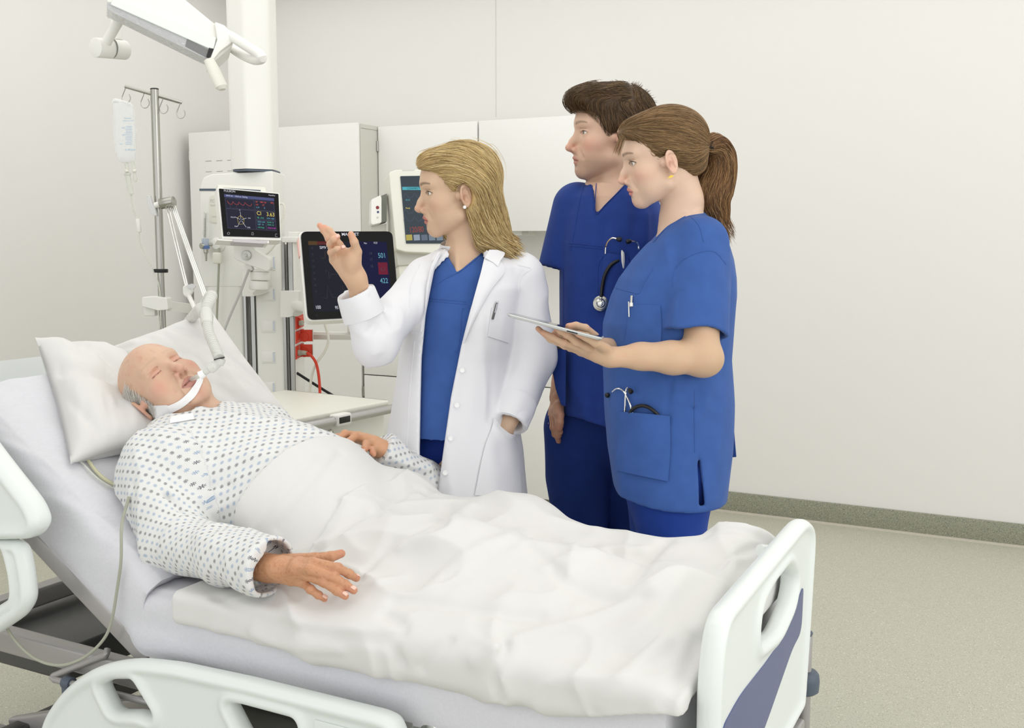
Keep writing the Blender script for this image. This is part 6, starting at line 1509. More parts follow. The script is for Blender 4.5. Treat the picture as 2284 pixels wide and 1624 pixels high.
    tb.build('hair_tie', M['black'], root, kind='stuff')
    # tablet computer
    a, b, c = W(1130, 702, d=2.46), W(1343, 757, d=2.44), W(1208, 716, d=2.72)
    tb = empty('tablet_computer', (a + b) / 2, 'slim silver tablet computer held flat in the ponytailed woman\'s hands', 'tablet')
    e1 = nrm(b - a); e2 = nrm((c - a) - e1 * ((c - a) @ e1)); n_ = np.cross(e1, e2); n_ = n_ if n_[2] > 0 else -n_
    L1 = np.linalg.norm(b - a); L2 = .185; oc = a + e1 * L1 / 2 + e2 * L2 / 2
    cs = rounded([(-L1 / 2, -L2 / 2), (L1 / 2, -L2 / 2), (L1 / 2, L2 / 2), (-L1 / 2, L2 / 2)], .012, 6)
    ring_ = lambda s_, h: np.array([oc + e1 * p[0] * s_ + e2 * p[1] * s_ + n_ * h for p in cs])
    MB().loft([ring_(.90, -.0045), ring_(.97, -.0032), ring_(1, .0005), ring_(1.0, .0032), ring_(.99, .0038)]).build('tablet_case', mat('silver_case', (206, 208, 206), .35, metal=.5), tb)
    MB().loft([ring_(.975, .0039), ring_(.975, .0043)]).build('tablet_screen', M['screen'], tb)
    p = W(1277, 741, d=2.445); MB().box((-.0125, -.0006, -.0014), (.0125, .0006, .0014), R=np.stack([e1, e2, n_], 1), c=a + e1 * (L1 * .69) - n_ * .0015 + e2 * .001).build('dock_port', M['black'], tb)
    # stethoscope in the side pocket
    st = empty('stethoscope', cast(raw, [(1410, 925)], S0, S1)[0], 'stethoscope with black tubing tucked into the ponytailed woman\'s side pocket', 'stethoscope', 'stethoscopes in scrub pockets')
    def pc(x, y, o_): p = cast(raw, [(x, y)], S0, S1)[0]; return p + nrm(EYE - p) * o_
    def sp_(pts): return spline([pc(x, y, o_) for x, y, o_ in pts], 26)
    MB().tube(sp_([(1366, 874, .02), (1376, 867, .018), (1388, 870, .014), (1398, 885, .012), (1406, 905, .010), (1410, 924, .006)]), .0022, 8).build('ear_tube', M['chrome'], st)
    MB().tube(sp_([(1401, 864, .014), (1397, 869, .012), (1395, 885, .012), (1394, 912, .008), (1393, 922, .006)]), .0022, 8).build('ear_tube', M['chrome'], st)
    for x, y, x2, y2 in ((1354, 882, 1364, 876), (1408, 875, 1402, 866)):
        a_, b_ = pc(x, y, .02), pc(x2, y2, .018); MB().lathe(a_, nrm(b_ - a_), [(0, -.004), (.0055, -.002), (.0068, .002), (.0055, .007), (.0032, .011), (0, .0125)], 16).build('ear_tip', M['rubber'], st)
    MB().tube(sp_([(1402, 928, .006), (1410, 914, .012), (1424, 906, .014), (1440, 906, .014), (1455, 914, .012), (1468, 926, .006)]), .0045, 12).build('rubber_tube', M['rubber'], st)
    # pen and pen light in the breast pocket
    pn_ = empty('ballpoint_pen', pc(1408, 690, .004), 'white and silver pen in the ponytailed woman\'s breast pocket', 'pen')
    MB().cyl(pc(1409, 660, .006), pc(1408, 678, .006), .0034, n=12).build('barrel', M['chrome'], pn_); MB().cyl(pc(1408, 676, .006), pc(1408, 684, .006), .0044, n=12).build('grip', M['white_plastic'], pn_)
    MB().cyl(pc(1402, 673, .009), pc(1403, 707, .008), .0014, n=8).build('clip', M['white_plastic'], pn_)
M['scrub_mid'] = mat('blue_cotton', (38, 68, 152), .8, spec=.15, sheen=.05, var=(28, .06), bump=(1100, .05))
make_nurse()
# ---------------------------------------------------------------- the man in dark blue scrubs
def make_man():
    D = 3.06; yaw = math.radians(-25); S = 1.06
    R = pose_R(11, 2, 4); T = A(-1.1969, 2.8447, 1.6837) - RT * .004 - ZU * .002
    o = dict(skin=(214, 178, 154), blush=(216, 140, 122), blush_a=.5, lip=(196, 124, 112), lip_a=.6, brow_c=(92, 70, 52), mouth=.0022, face_w=1.02, jaw=1.03, mottle=.12, lash=.7, eye=.75, beard=1, brow_a=.8, nose=1.1,
             neck=((0, -.028, -.04), (0, -.035, -.13), .054, .058))
    root = empty('person', (T[0], T[1], 0), 'man in dark blue scrubs with short brown hair, standing between the two women', 'person')
    tw = tower_px([(392, 1335, 1425, .06), (410, 1312, 1440, .09), (440, 1274, 1462, .115), (480, 1258, 1478, .13), (540, 1252, 1484, .14), (640, 1252, 1486, .14), (760, 1253, 1486, .14), (860, 1254, 1486, .145), (950, 1254, 1488, .15)], D, .14, yaw, n=2.2)
    w = lambda x, y, d: W(x, y, d=d)
    nb = w(1372, 405, D + .03)
    hf = lambda P: head_field([sum(R[j][i] * (P[j] - T[j]) for j in range(3)) / S for i in range(3)], o) * S
    def neckf(P):
        d = scap(P, T + R @ A(0, -.03, -.06), nb, .055, .060); d = smin(d, scap(P, nb, w(1360, 440, D + .0), .06, .08), .03)
        d = smin(d, scap(P, T + R @ A(-.03, -.03, -.06), w(1338, 425, D - .07), .014, .010), .02)
        return smin(d, tw(P, -.014), .03)
    V, Q = nets(lambda P: smin(hf(P), neckf(P), .02), (T[0] - .22, T[1] - .20, 1.36), (T[0] + .22, T[1] + .20, 1.86), .0021)
    C = head_color(to_local(V, R, T, S), o)
    sh = w(1288, 462, D + .02); el = w(1288, 680, 3.20); wr = w(1246, 888, 3.06)
    mc = [w(1243, 925, 3.00), w(1238, 930, 3.02), w(1233, 930, 3.045), w(1230, 925, 3.07)]
    fi = [[w(1247, 950, 2.99), w(1248, 963, 3.00), w(1247, 972, 3.01)], [w(1240, 955, 3.01), w(1243, 972, 3.02), w(1246, 984, 3.03)], [w(1234, 953, 3.035), w(1238, 969, 3.045), w(1243, 980, 3.05)], [w(1229, 945, 3.06), w(1231, 958, 3.07), w(1234, 966, 3.07)]]
    th = [w(1246, 905, 3.01), w(1249, 925, 2.985), w(1249, 942, 2.98), w(1247, 955, 2.985)]
    hnd = lambda P: hand_field(P, wr, mc, fi, th, nrm(RT * .9 - HF * .2), 1.0, forearm=[(el, .045), ((el + wr) / 2, .038), (wr, .028)])
    pts = np.array([*mc, *[p for c in fi for p in c], *th, wr]); V2, Q2 = nets(hnd, pts.min(0) - .05, pts.max(0) + .05, .0022)
    low = lambda P: smin(scap(P, sh, el, .05, .045), scap(P, el, wr, .045, .028), .02)
    hip = A(*w(1362, 960, D + .05)[:2], .86); ft = A(hip[0], hip[1], .03)
    V4, Q4 = nets(lambda P: np.minimum(np.maximum(smin(tw(P, -.08), legs_field(hip, ft, .09, P, .06), .04), P[2] - 1.4), low(P)), (hip[0] - .34, hip[1] - .30, -.01), (hip[0] + .32, hip[1] + .34, 1.6), .012)
    ho = dict(skin=(196, 146, 118), blush=(188, 122, 100)); base = np.array(srgb(o['skin']))
    body = join_skin([(V, Q, C), (V2, Q2, hand_color(V2, fi, th, mc, ho)), (V4, Q4, np.tile(np.array(srgb(ho['skin'])), (len(V4), 1)))], 'body', root)
    nails([th], [-RT * .5 - HF], M['nail'], body)
    for s_ in (-1, 1): eyeball(R, T, S, s_, (.05, 1, .0), (92, 102, 92), root); lashes(R, T, S, s_, o, root, 0, .0006)
    cuff = w(1251, 596, D + .03); cn = nrm(cuff - sh)
    def sf(P, raw=False):
        nz_ = .0045 * cnoise(P, 9, 9, 3.2, 13) - .008 * ridge(P, 6, 6, 1.5, 44, .2); d = tw(P) + nz_; sl = scape(P, sh, cuff + cn * .1, .070, .062, HF, 1.05) + nz_
        if not raw:
            q = [P[i] - cuff[i] for i in range(3)]; al = q[0] * cn[0] + q[1] * cn[1] + q[2] * cn[2]
            sl = smax(smax(sl, al - .008, .002), -np.maximum(sl + .0105, -.05 - al), .0015)
        for pts, r, h in ([[(1310, 430), (1285, 560), (1275, 700)], .016, -.007], [[(1350, 500), (1330, 640), (1320, 780)], .015, .006], [[(1275, 600), (1300, 650), (1330, 660)], .012, .005], [[(1420, 470), (1400, 560), (1370, 700)], .016, .007], [[(1450, 460), (1440, 540), (1420, 600)], .014, -.007],
                          [[(1260, 800), (1280, 880), (1300, 930)], .014, -.005], [[(1310, 840), (1330, 890), (1335, 930)], .014, .005]):
            d = crease(P, d, [W(x, y, d=D - .13) for x, y in pts], r, h)
        d = smin(d, sl, .014)
        if raw: return d
        d = slabcut(P, d, [(1310, 330), (1324, 390), (1329, 478), (1395, 410), (1420, 370), (1420, 330)], D - .1, back=.16, front=.6, k=.004)
        zh = W(0, 928, d=D)[2] + .010 * np.sin((P[0] + 1.3) * 22); d = smax(d, zh - P[2], .003)
        return smax(d, -np.maximum(d + .0105, P[2] - zh - .05), .0015)
    V, Q = nets(sf, (T[0] - .28, T[1] - .26, .86), (T[0] + .34, T[1] + .30, 1.70), .0048); V = adj_smooth(V, Q, 2); top_ = mesh_obj('scrub_top', V, Q, M['scrub_man'], root)
    raw = lambda P: sf(P, True); S0, S1 = 2.7, 3.3
    for p_ in ([(1331, 400), (1328, 440), (1329, 478), (1352, 455), (1396, 412)], [(1306, 408), (1295, 440), (1284, 500), (1272, 560)], [(1268, 542), (1300, 545), (1345, 550)], [(1268, 548), (1300, 551), (1345, 556)], [(1334, 698), (1334, 600), (1345, 572)], [(1256, 600), (1257, 700), (1255, 850)]):
        seam(raw, p_, S0, S1, M['scrub_man'], top_, 'seam', .0013)
    patch('chest_pocket', raw, [(1350, 564), (1338, 640), (1336, 694)], [(1402, 572), (1412, 640), (1414, 700)], S0, S1, M['scrub_man'], top_, off=.004, lift=lambda a, b: .012 * math.sin(a * 3.14) * (1 - b) ** 2)
    P_ = [W(x, y, d=d_) for x, y, d_ in ((1223, 778, 2.97), (1250, 768, 3.0), (1262, 780, 2.95), (1262, 908, 2.95), (1252, 905, 2.97), (1240, 870, 2.98))]
    MB().prism(P_, HF, .03).build('side_pocket', M['scrub_man'], top_, bevel=.004)
    MB().prism([W(x, y, d=2.965) for x, y in ((1227, 777), (1248, 769), (1258, 778), (1240, 779))], HF, .02).build('pocket_mouth', M['black'], top_)
    def tf(P):
        d = legs_field(hip, ft, .085, P, .092); d = smin(d, sell(P, hip + ZU * .04, (.155, .12, .15)), .05)
        for pts, r, h in ([[(1350, 950), (1352, 1050), (1345, 1140)], .014, .008], [[(1300, 960), (1296, 1060), (1300, 1150)], .012, -.006], [[(1272, 1000), (1275, 1080), (1285, 1120)], .012, .005], [[(1310, 1080), (1340, 1095), (1380, 1120)], .012, .006]):
            d = crease(P, d, [W(x, y, d=D - .10) for x, y in pts], r, h)
        return np.maximum(d, .06 - P[2]) + .004 * cnoise(P, 12, 12, 4, 17) - .008 * ridge(P, 7, 7, 2, 49)
    V, Q = nets(lambda P: np.maximum(tf(P), P[2] - 1.07), (hip[0] - .28, hip[1] - .26, .03), (hip[0] + .28, hip[1] + .26, 1.09), .009)
    mesh_obj('trousers', adj_smooth(V, Q, 2), Q, M['trousers_man'], root)
    for k in (-1, 1):
        c = ft + RT * .09 * k; t_ = np.linspace(0, 2 * math.pi, 24, endpoint=False); MB().loft([c + A(0, 0, z) - ZU * .03 - HF * .05 + np.outer(np.cos(t_), RT) * .05 * s_ - np.outer(np.sin(t_), HF) * .145 * s_ for z, s_ in ((0, .95), (.02, 1), (.05, .85), (.075, .5))]).build('shoe', M['white_plastic'], root)
    # short hair
    loc = lambda P: [sum(R[j][i] * (P[j] - T[j]) for j in range(3)) / S for i in range(3)]
    def hv(P):
        q = loc(P); ax = np.abs(q[0])
        d = sell(q, (0, -.018, .052), (.082, .106, .094))
        d = smin(d, sell(q, (0, .045, .092), (.060, .060, .046)), .018); d = smin(d, sell(q, (-.005, .094, .094), (.050, .030, .026)), .015)
        d = smax(d, -sell(q, (0, .082, -.024), (.105, .064, .103)), .008)
        d = smax(d, -(q[2] + .050 + .0 * q[1]), .006)
        d = np.where(ax > .045, smax(d, -sell(q, (0, .018, -.045), (.12, .040, .062)), .006), d)
        d = smax(d, -sell([ax, q[1], q[2]], (.084, -.010, -.006), (.022, .022, .036)), .006)
        return d * S
    V, Q = nets(hv, (T[0] - .18, T[1] - .18, T[2] - .10), (T[0] + .18, T[1] + .18, T[2] + .18), .003); V = adj_smooth(V, Q, 1); ql = to_local(V, R, T, S)
    cols = [(98, 75, 50), (84, 64, 42), (72, 54, 36), (114, 88, 58), (64, 48, 32), (128, 100, 66)]
    C = np.array(srgb((76, 57, 38))) * (1 + .25 * noise(ql[:, 0] * 90, ql[:, 1] * 60, ql[:, 2] * 60))[:, None]
    def flow(P):
        q = to_local(P, R, T, S); top = np.clip((q[:, 2] - .075) / .035, 0, 1)[:, None]; crown = np.array([.01, -.035, .14]); away = q - crown
        down = np.stack([q[:, 0] * .5, -.25 + 0 * q[:, 0] - .5 * (q[:, 1] < 0), -1.0 + 0 * q[:, 0]], 1); fwd = np.stack([-.25 + 0 * q[:, 0], 1.0 + 0 * q[:, 0], .12 + 0 * q[:, 0]], 1)
        return ((down * (1 - top) + fwd * top * (q[:, 1:2] > -.04) + away * 8 * top * (q[:, 1:2] <= -.04)) + 1e-4) @ R.T
    parts = [(V, Q, C), strands('h', hv, flow, pick(V, np.ones(len(V)), 7500, 31), root, None, n=7, step=.0062, r=.00045, lift=.0035, rnd=.22, seed=32, cols=cols, wave=.1),
             strands('h', hv, flow, pick(V, (ql[:, 2] > .07) * (ql[:, 1] > .03) * 1.0, 1300, 33), root, None, n=8, step=.0065, r=.0004, lift=.008, rnd=.4, seed=34, cols=cols, wave=.2, drop=.0008),
             strands('h', hv, lambda P: flow(P) + np.array([0, 0, .35]), pick(V, (ql[:, 2] > .06) * (ql[:, 1] < .0) * 1.0, 500, 35), root, None, n=4, step=.005, r=.0004, lift=.002, rnd=.35, seed=36, cols=cols, hug=False)]
    hair_obj('hair', parts, M['hair'], root)
    # stethoscope and thermometer in the breast pocket
    def pc(x, y, o_): p = cast(raw, [(x, y)], S0, S1)[0]; return p + nrm(EYE - p) * o_
    def sp_(pts): return spline([pc(x, y, o_) for x, y, o_ in pts], 30)
    st = empty('stethoscope', pc(1360, 600, 0), 'stethoscope with round steel chest piece hanging from the man\'s breast pocket', 'stethoscope', 'stethoscopes in scrub pockets')
    MB().tube(sp_([(1350, 566, .010), (1351, 552, .012), (1356, 539, .016), (1366, 531, .018), (1377, 533, .018)]), .0024, 8).build('ear_tube', M['chrome'], st)
    MB().tube(sp_([(1425, 556, .012), (1423, 546, .014), (1418, 540, .016), (1408, 538, .018)]), .0024, 8).build('ear_tube', M['chrome'], st)
    for a_, b_ in (((1386, 535), (1376, 533)), ((1397, 539), (1409, 538))):
        a_, b_ = pc(*a_, .018), pc(*b_, .018); MB().lathe(a_, nrm(b_ - a_), [(0, -.002), (.0055, 0), (.0068, .004), (.0058, .010), (.0034, .014), (0, .0145)], 16).build('ear_tip', M['rubber'], st)
    MB().tube(sp_([(1392, 580, .002), (1378, 582, .010), (1362, 592, .016), (1350, 612, .016), (1344, 636, .012), (1341, 662, .010)]), .0052, 12).build('rubber_tube', M['rubber'], st)
    c = pc(1340, 677, .008); n_ = nrm(nrm(EYE - c) + ZU * .1)
    cp = MB().lathe(c, n_, [(0, -.004), (.020, -.004), (.0215, -.001), (.021, .003), (.0185, .0045), (.012, .005), (.0, .0052)], 40).build('chest_piece', M['steel'], st)
    MB().lathe(c + n_ * .005, n_, [(.0115, 0), (.0125, .005), (.010, .008), (.0075, .005), (.005, .006), (.004, .009), (0, .0095)], 28).build('bell', M['chrome'], cp); MB().cyl(c + n_ * .009 + ZU * .004, pc(1341, 662, .010), .0034, n=12).build('stem', M['chrome'], cp)
    tm = empty('thermometer', pc(1390, 575, .0), 'white ear thermometer standing in the man\'s breast pocket', 'thermometer')
    MB().tube([pc(1391, 598, .006), pc(1390, 580, .010), pc(1389, 565, .012), pc(1387, 558, .012)], [.005, .0075, .0068, .002], 14, flat=.6).build('thermometer_body', M['white_plastic'], tm)
M['scrub_man'] = mat('navy_scrub_cotton', (38, 62, 132), .8, spec=.15, sheen=.05, var=(28, .06), bump=(1100, .05))
M['trousers_man'] = mat('navy_trouser_cotton', (34, 54, 118), .8, spec=.15, var=(28, .06), bump=(1100, .05))
make_man()
# ---------------------------------------------------------------- the patient
MT = HZ + .15                                            # top of the mattress
def rigid(c, b, s):                                      # axes: along the body, across, up
    return np.stack([nrm(b), nrm(s), nrm(np.cross(b, s))], 1)
PB = A(CB, 0, -SB); RB = np.stack([PB, A(0, 1, 0), np.cross(PB, A(0, 1, 0))], 1)
if RB[2, 2] < 0: RB[:, 2] *= -1
def p_legs(P, g=0.0):
    L_ = [((-1.46, 1.90, .700), (-1.10, 1.86, .730), .070, .056), ((-1.10, 1.86, .735), (-.74, 1.88, .700), .056, .038), ((-1.46, 2.04, .690), (-1.10, 2.12, .727), .070, .060), ((-1.10, 2.12, .727), (-.90, 2.13, .665), .056, .042), ((-.90, 2.13, .665), (-.72, 2.12, .70), .045, .040),
          ((-.72, 1.88, .700), (-.665, 1.86, .715), .036, .030), ((-.70, 2.12, .70), (-.62, 2.15, .735), .036, .032)]
    d = None
    for a, b, r1, r2 in L_: c = scap(P, a, b, r1 + g, r2 + g); d = c if d is None else smin(d, c, .03)
    return d
def p_belly(P, g=0.0): return sell(P, (-1.60, 1.98, .775), (.255 + g, .185 + g, .135 + g), RB * A(1, 1, 1))
# ---------------------------------------------------------------- cover
def cover(P, raw=False):
    body = smin(p_legs(P, .028), p_belly(P, .034), .05)
    hump = smin(body, sell(P, (-1.28, 1.98, .665), (.28, .24, .10)), .06)
    tent = smin(sell(P, (-1.06, 1.90, .655), (.58, .33, .105)), scape(P, (-.62, 1.74, .665), (-.62, 2.22, .672), .075, .080, (1, 0, 0), 1.0), .08)
    hump = smin(hump, sell(P, (-1.45, 2.13, .70), (.13, .12, .145)), .04)
    slab = sbox(P, (-1.095, 1.985, .640), (.575, .414, .038), .022)
    d = smin(smin(slab, tent, .06), hump, .075)
    d = smin(d, scap(P, (-.86, 2.27, .640), (-.62, 2.27, .67), .058, .066), .04)
    d = smin(d, sell(P, (-.61, 2.21, .705), (.07, .12, .075)), .05)
    d = smin(d, sell(P, (-1.09, 2.14, .722), (.075, .09, .075)), .03)
    for pts, r, h in COVER_FOLDS: d = crease(P, d, pts, r * .85, h * 1.5)
    wx = cnoise(P, 3.1, 3.1, 2, 40) * .9; k_ = np.where(P[0] < -1.42, .25, 1.0)
    r1 = 1 - np.abs(noise(P[0] * 4.6 + P[1] * 3.2 + wx + 3, P[1] * 4.0 - P[0] * 2.2 + wx, P[2] * 3)) * 1.9; r2 = 1 - np.abs(noise(P[0] * 7.5 - P[1] * 3 + wx * 1.5 + 30, P[1] * 6.5 + P[0] * 3, P[2] * 5)) * 1.9
    n_ = .004 * cnoise(P, 7, 9, 6, 31) - (.012 * np.clip(r1, 0, 1) ** 2.5 + .006 * np.clip(r2, 0, 1) ** 2.5) * k_
    d = d + n_
    if raw: return d
    d = smax(d, P[0] + .528, .012)
    d = np.maximum(d, -sbox(P, (-1.3, 1.98, .40), (.9, .383, .259), .03))                # the mattress
    # slanting upper edge over the gown
    e = [P[i] - CE[i] for i in range(3)]; d = smax(d, -(e[0] * CN[0] + e[1] * CN[1] + e[2] * CN[2]), .004)
    d = smax(d, -(P[0] + 1.638 + .25 * np.maximum(P[1] - 1.9, 0)), .01)
    return np.maximum(d, .582 + .014 * np.sin(P[0] * 11 + 1) + .05 * np.clip((P[0] + .95) / .4, 0, 1) - P[2])
c0, c1, c2 = W(500, 1185, Y=1.75), W(618, 1035, Y=1.86), W(735, 1000, Y=2.03)
CN = nrm(np.cross(c1 - c0, c2 - c0)); CE = c1
if CN[0] < 0: CN = -CN
COVER_FOLDS = []
def fold(pts, r, h, n=8):
    f = lambda P: cover(P, True); q = cast(f, spline([(x, y, 0) for x, y in pts], n)[:, :2], 1.6, 3.2, 160); return (list(q), r, h)
_f = [([(1000, 1130), (990, 1150), (985, 1175)], .016, .012), ([(840, 1150), (920, 1090), (960, 1105)], .012, .007), ([(620, 1180), (700, 1090), (760, 1010)], .010, .006), ([(560, 1190), (640, 1090), (700, 1020)], .009, -.004), ([(705, 1230), (780, 1170), (850, 1135)], .010, .007),
      ([(900, 1220), (980, 1190), (1050, 1130)], .018, -.007), ([(960, 1310), (1060, 1230), (1160, 1190)], .018, -.007), ([(880, 1340), (1000, 1350), (1120, 1370), (1200, 1375)], .016, .008), ([(860, 1370), (900, 1400), (870, 1430), (890, 1475)], .013, .010), ([(1180, 1215), (1230, 1260), (1260, 1300)], .014, .008),
      ([(1230, 1260), (1330, 1230), (1430, 1230)], .02, -.008), ([(1420, 1280), (1450, 1240), (1500, 1190)], .016, .010), ([(1270, 1300), (1350, 1340), (1430, 1330)], .02, .006), ([(1060, 1470), (1180, 1420), (1330, 1380), (1450, 1310)], .018, -.008), ([(940, 1490), (960, 1460), (1000, 1430)], .012, .008),
      ([(1110, 1560), (1100, 1500), (1130, 1440)], .013, .010), ([(1340, 1570), (1390, 1510), (1480, 1430)], .016, -.007), ([(1400, 1450), (1480, 1380), (1560, 1290)], .02, .008), ([(1480, 1570), (1530, 1500), (1560, 1430)], .015, .008), ([(1560, 1400), (1600, 1320), (1640, 1240)], .018, -.009),
      ([(1560, 1190), (1640, 1180), (1700, 1200)], .014, .006), ([(1600, 1270), (1660, 1230), (1715, 1215)], .010, .008), ([(480, 1330), (600, 1390), (740, 1420), (860, 1430)], .014, .006), ([(560, 1410), (640, 1440), (760, 1450)], .012, -.005), ([(760, 1330), (830, 1300), (900, 1290)], .012, -.005), ([(800, 1290), (870, 1220), (960, 1170)], .010, .005)]
COVER_FOLDS = [fold(*f_) for f_ in _f]
def make_patient():
    S = 1.05
    R = np.array([[-0.1263, 0.5647, -0.8156], [-0.8882, -0.4305, -0.1605], [-0.4417, 0.7041, 0.556]]); T = A(-1.997, 1.934, 1.029)
    o = dict(skin=(212, 176, 150), blush=(212, 142, 126), blush_a=.5, lip=(178, 112, 106), lip_a=.7, brow_c=(186, 158, 132), brow_a=.5, mouth=.0018, face_w=1.05, jaw=1.08, mottle=.35, eye=0, age=1, spots=1, nose=1.2, chin=-.002,
             neck=((0, -.030, -.05), (0, -.02, -.13), .062, .068))
    root = empty('person', (-1.6, 1.95, .66), 'bald elderly man lying in the hospital bed with closed eyes and a breathing tube', 'person')
    nb = A(-1.885, 1.92, .900)
    chest = lambda P, g=0.0: smin(smin(sell(P, (-1.815, 1.95, .845), (.20 + g, .19 + g, .115 + g), RB), p_belly(P, g), .06), smin(sell(P, (-1.87, 1.79, .86), (.085 + g,) * 3), sell(P, (-1.86, 2.11, .875), (.08 + g,) * 3), .02), .06)
    hf = lambda P: head_field([sum(R[j][i] * (P[j] - T[j]) for j in range(3)) / S for i in range(3)], o) * S
    nk = lambda P: smin(scap(P, T + R @ A(0, -.02, -.06), nb, .062, .070), scap(P, nb, A(-1.80, 1.95, .86), .07, .09), .03)
    V, Q = nets(lambda P: smin(smin(hf(P), nk(P), .025), chest(P, -.02), .03), (-2.18, 1.77, .82), (-1.81, 2.08, 1.18), .0019)
    C = head_color(to_local(V, R, T, S), o)
    Zp = lambda x, y, z: W(x, y, Z=z)
    def Sp(x, y, up_): q = cast(lambda P: cover(P, True), [(x, y)], 1.6, 3.0, 160)[0]; return W(x, y, Z=q[2] + up_)
    wr = Sp(592, 1266, .040); el = A(-1.745, 1.70, .735); sh = A(-1.87, 1.77, .86)
    mc = [Sp(697, 1255, 0.044), Sp(692, 1270, 0.042), Sp(686, 1284, 0.036), Sp(674, 1299, 0.026)]
    fi = [[Sp(752, 1267, 0.034), Sp(778, 1280, 0.022), Sp(795, 1290, 0.013)], [Sp(742, 1287, 0.034), Sp(769, 1304, 0.022), Sp(789, 1317, 0.013)], [Sp(722, 1298, 0.030), Sp(752, 1318, 0.020), Sp(770, 1330, 0.012)], [Sp(693, 1315, 0.022), Sp(710, 1327, 0.016), Sp(724, 1336, 0.011)]]
    th = [Sp(632, 1252, 0.034), Sp(700, 1246, 0.027), Sp(738, 1242, 0.020), Sp(761, 1235, 0.016)]
    mid = (el * .45 + wr * .55)
    hnd = lambda P: hand_field(P, wr, mc, fi, th, ZU, 1.0, forearm=[(mid, .038), (wr, .031), (wr + (np.array(mc[1]) - wr) * .3, .030)])
    def hn2(P):
        d = hnd(P)
        for a, b in zip(mc[:-1], mc[1:]): q = (np.array(a) + np.array(b)) / 2; d = crease(P, d, [q * .75 + wr * .25 + ZU * .02, q + ZU * .012], .006, .0016)
        for ch in fi:
            for k in (0, 1): d = crease(P, d, [np.array(ch[k]) + ZU * .011 - A(.0, .004, 0), np.array(ch[k]) + ZU * .011 + A(0, .004, 0)], .0022, .0009)
        return d + .0005 * cnoise(P, 260, 260, 260, 2)
    pts = np.array([*mc, *[p for c in fi for p in c], *th, wr, mid]); V2, Q2 = nets(hn2, pts.min(0) - .05, pts.max(0) + .05, .0017)
    Yp = lambda x, y, Y_: W(x, y, Y=Y_)
    mc2 = [Yp(800, 972, 2.20), Yp(814, 980, 2.205), Yp(834, 990, 2.205), Yp(846, 1000, 2.20)]
    fi2 = [[Yp(769, 968, 2.165), Yp(755, 981, 2.14), Yp(750, 990, 2.13)], [Yp(791, 974, 2.17), Yp(778, 985, 2.145), Yp(772, 991, 2.135)], [Yp(817, 990, 2.16), Yp(814, 1000, 2.14), Yp(812, 1006, 2.135)], [Yp(830, 1003, 2.16), Yp(832, 1010, 2.145), Yp(834, 1014, 2.14)]]
    th2 = [Yp(835, 985, 2.21), Yp(775, 974, 2.20), Yp(744, 977, 2.18), Yp(724, 979, 2.16)]
    wr2 = Yp(850, 1002, 2.215); h2 = lambda P: hand_field(P, wr2, mc2, fi2, th2, ZU, 1.0, forearm=[(A(-1.50, 2.33, .76), .038), (wr2, .03)])
    pt = np.array([*mc2, *[p for c in fi2 for p in c], *th2, wr2]); V3, Q3 = nets(h2, pt.min(0) - .05, pt.max(0) + .05, .0022)
    low = lambda P: smin(smin(smin(chest(P, -.02), p_legs(P), .05), scap(P, sh, el, .05, .042), .03), scap(P, el, wr, .042, .03), .02)
    V4, Q4 = nets(lambda P: np.maximum(low(P), P[2] - .93 - np.clip(-1.80 - P[0], 0, 1)), (-2.02, 1.60, .64), (-.58, 2.26, .94), .011)
    ho = dict(skin=(198, 146, 110), blush=(198, 128, 106), spots=1); base = np.array(srgb(o['skin']))
    body = join_skin([(V, Q, C), (V2, Q2, hand_color(V2, fi, th, mc, ho)), (V3, Q3, hand_color(V3, fi2, th2, mc2, dict(skin=(206, 156, 120), blush=(198, 128, 106)))), (V4, Q4, np.tile(base, (len(V4), 1)))], 'body', root)
    nails(fi, [ZU * 1.0 - HF * .4] * 4, M['nail'], body, .0068); nails(fi2[:3], [ZU - HF * .8] * 3, M['nail'], body, .0062)
    # white hair above the ear
    loc = lambda P: [sum(R[j][i] * (P[j] - T[j]) for j in range(3)) / S for i in range(3)]
    hd = lambda P: head_field(loc(P), dict(o, ears=False)) * S
    ql = to_local(V, R, T, S); wgt = ((np.abs(ql[:, 0]) > .046) & (ql[:, 2] > -.03) & (ql[:, 2] < .066) & (ql[:, 1] < .030) & (ql[:, 1] > -.09)) * 1.0
    cols = [(240, 238, 232), (228, 224, 216), (214, 210, 202), (246, 244, 240), (190, 184, 174)]
    flow = lambda P: np.tile(R @ A(0, -.8, -.45), (len(P), 1))
    hair_obj('hair', [strands('h', hd, flow, pick(V, wgt, 9000, 41), root, None, n=7, step=.005, r=.00028, lift=.004, rnd=.22, seed=42, cols=cols, wave=.1)], M['hair'], root, 'thin white hair above the ear')
    # gown
    cuff = Sp(612, 1268, .040); cd = nrm(cuff - el)
    elF = A(-1.49, 2.34, .745); cuF = Yp(850, 1004, 2.225)
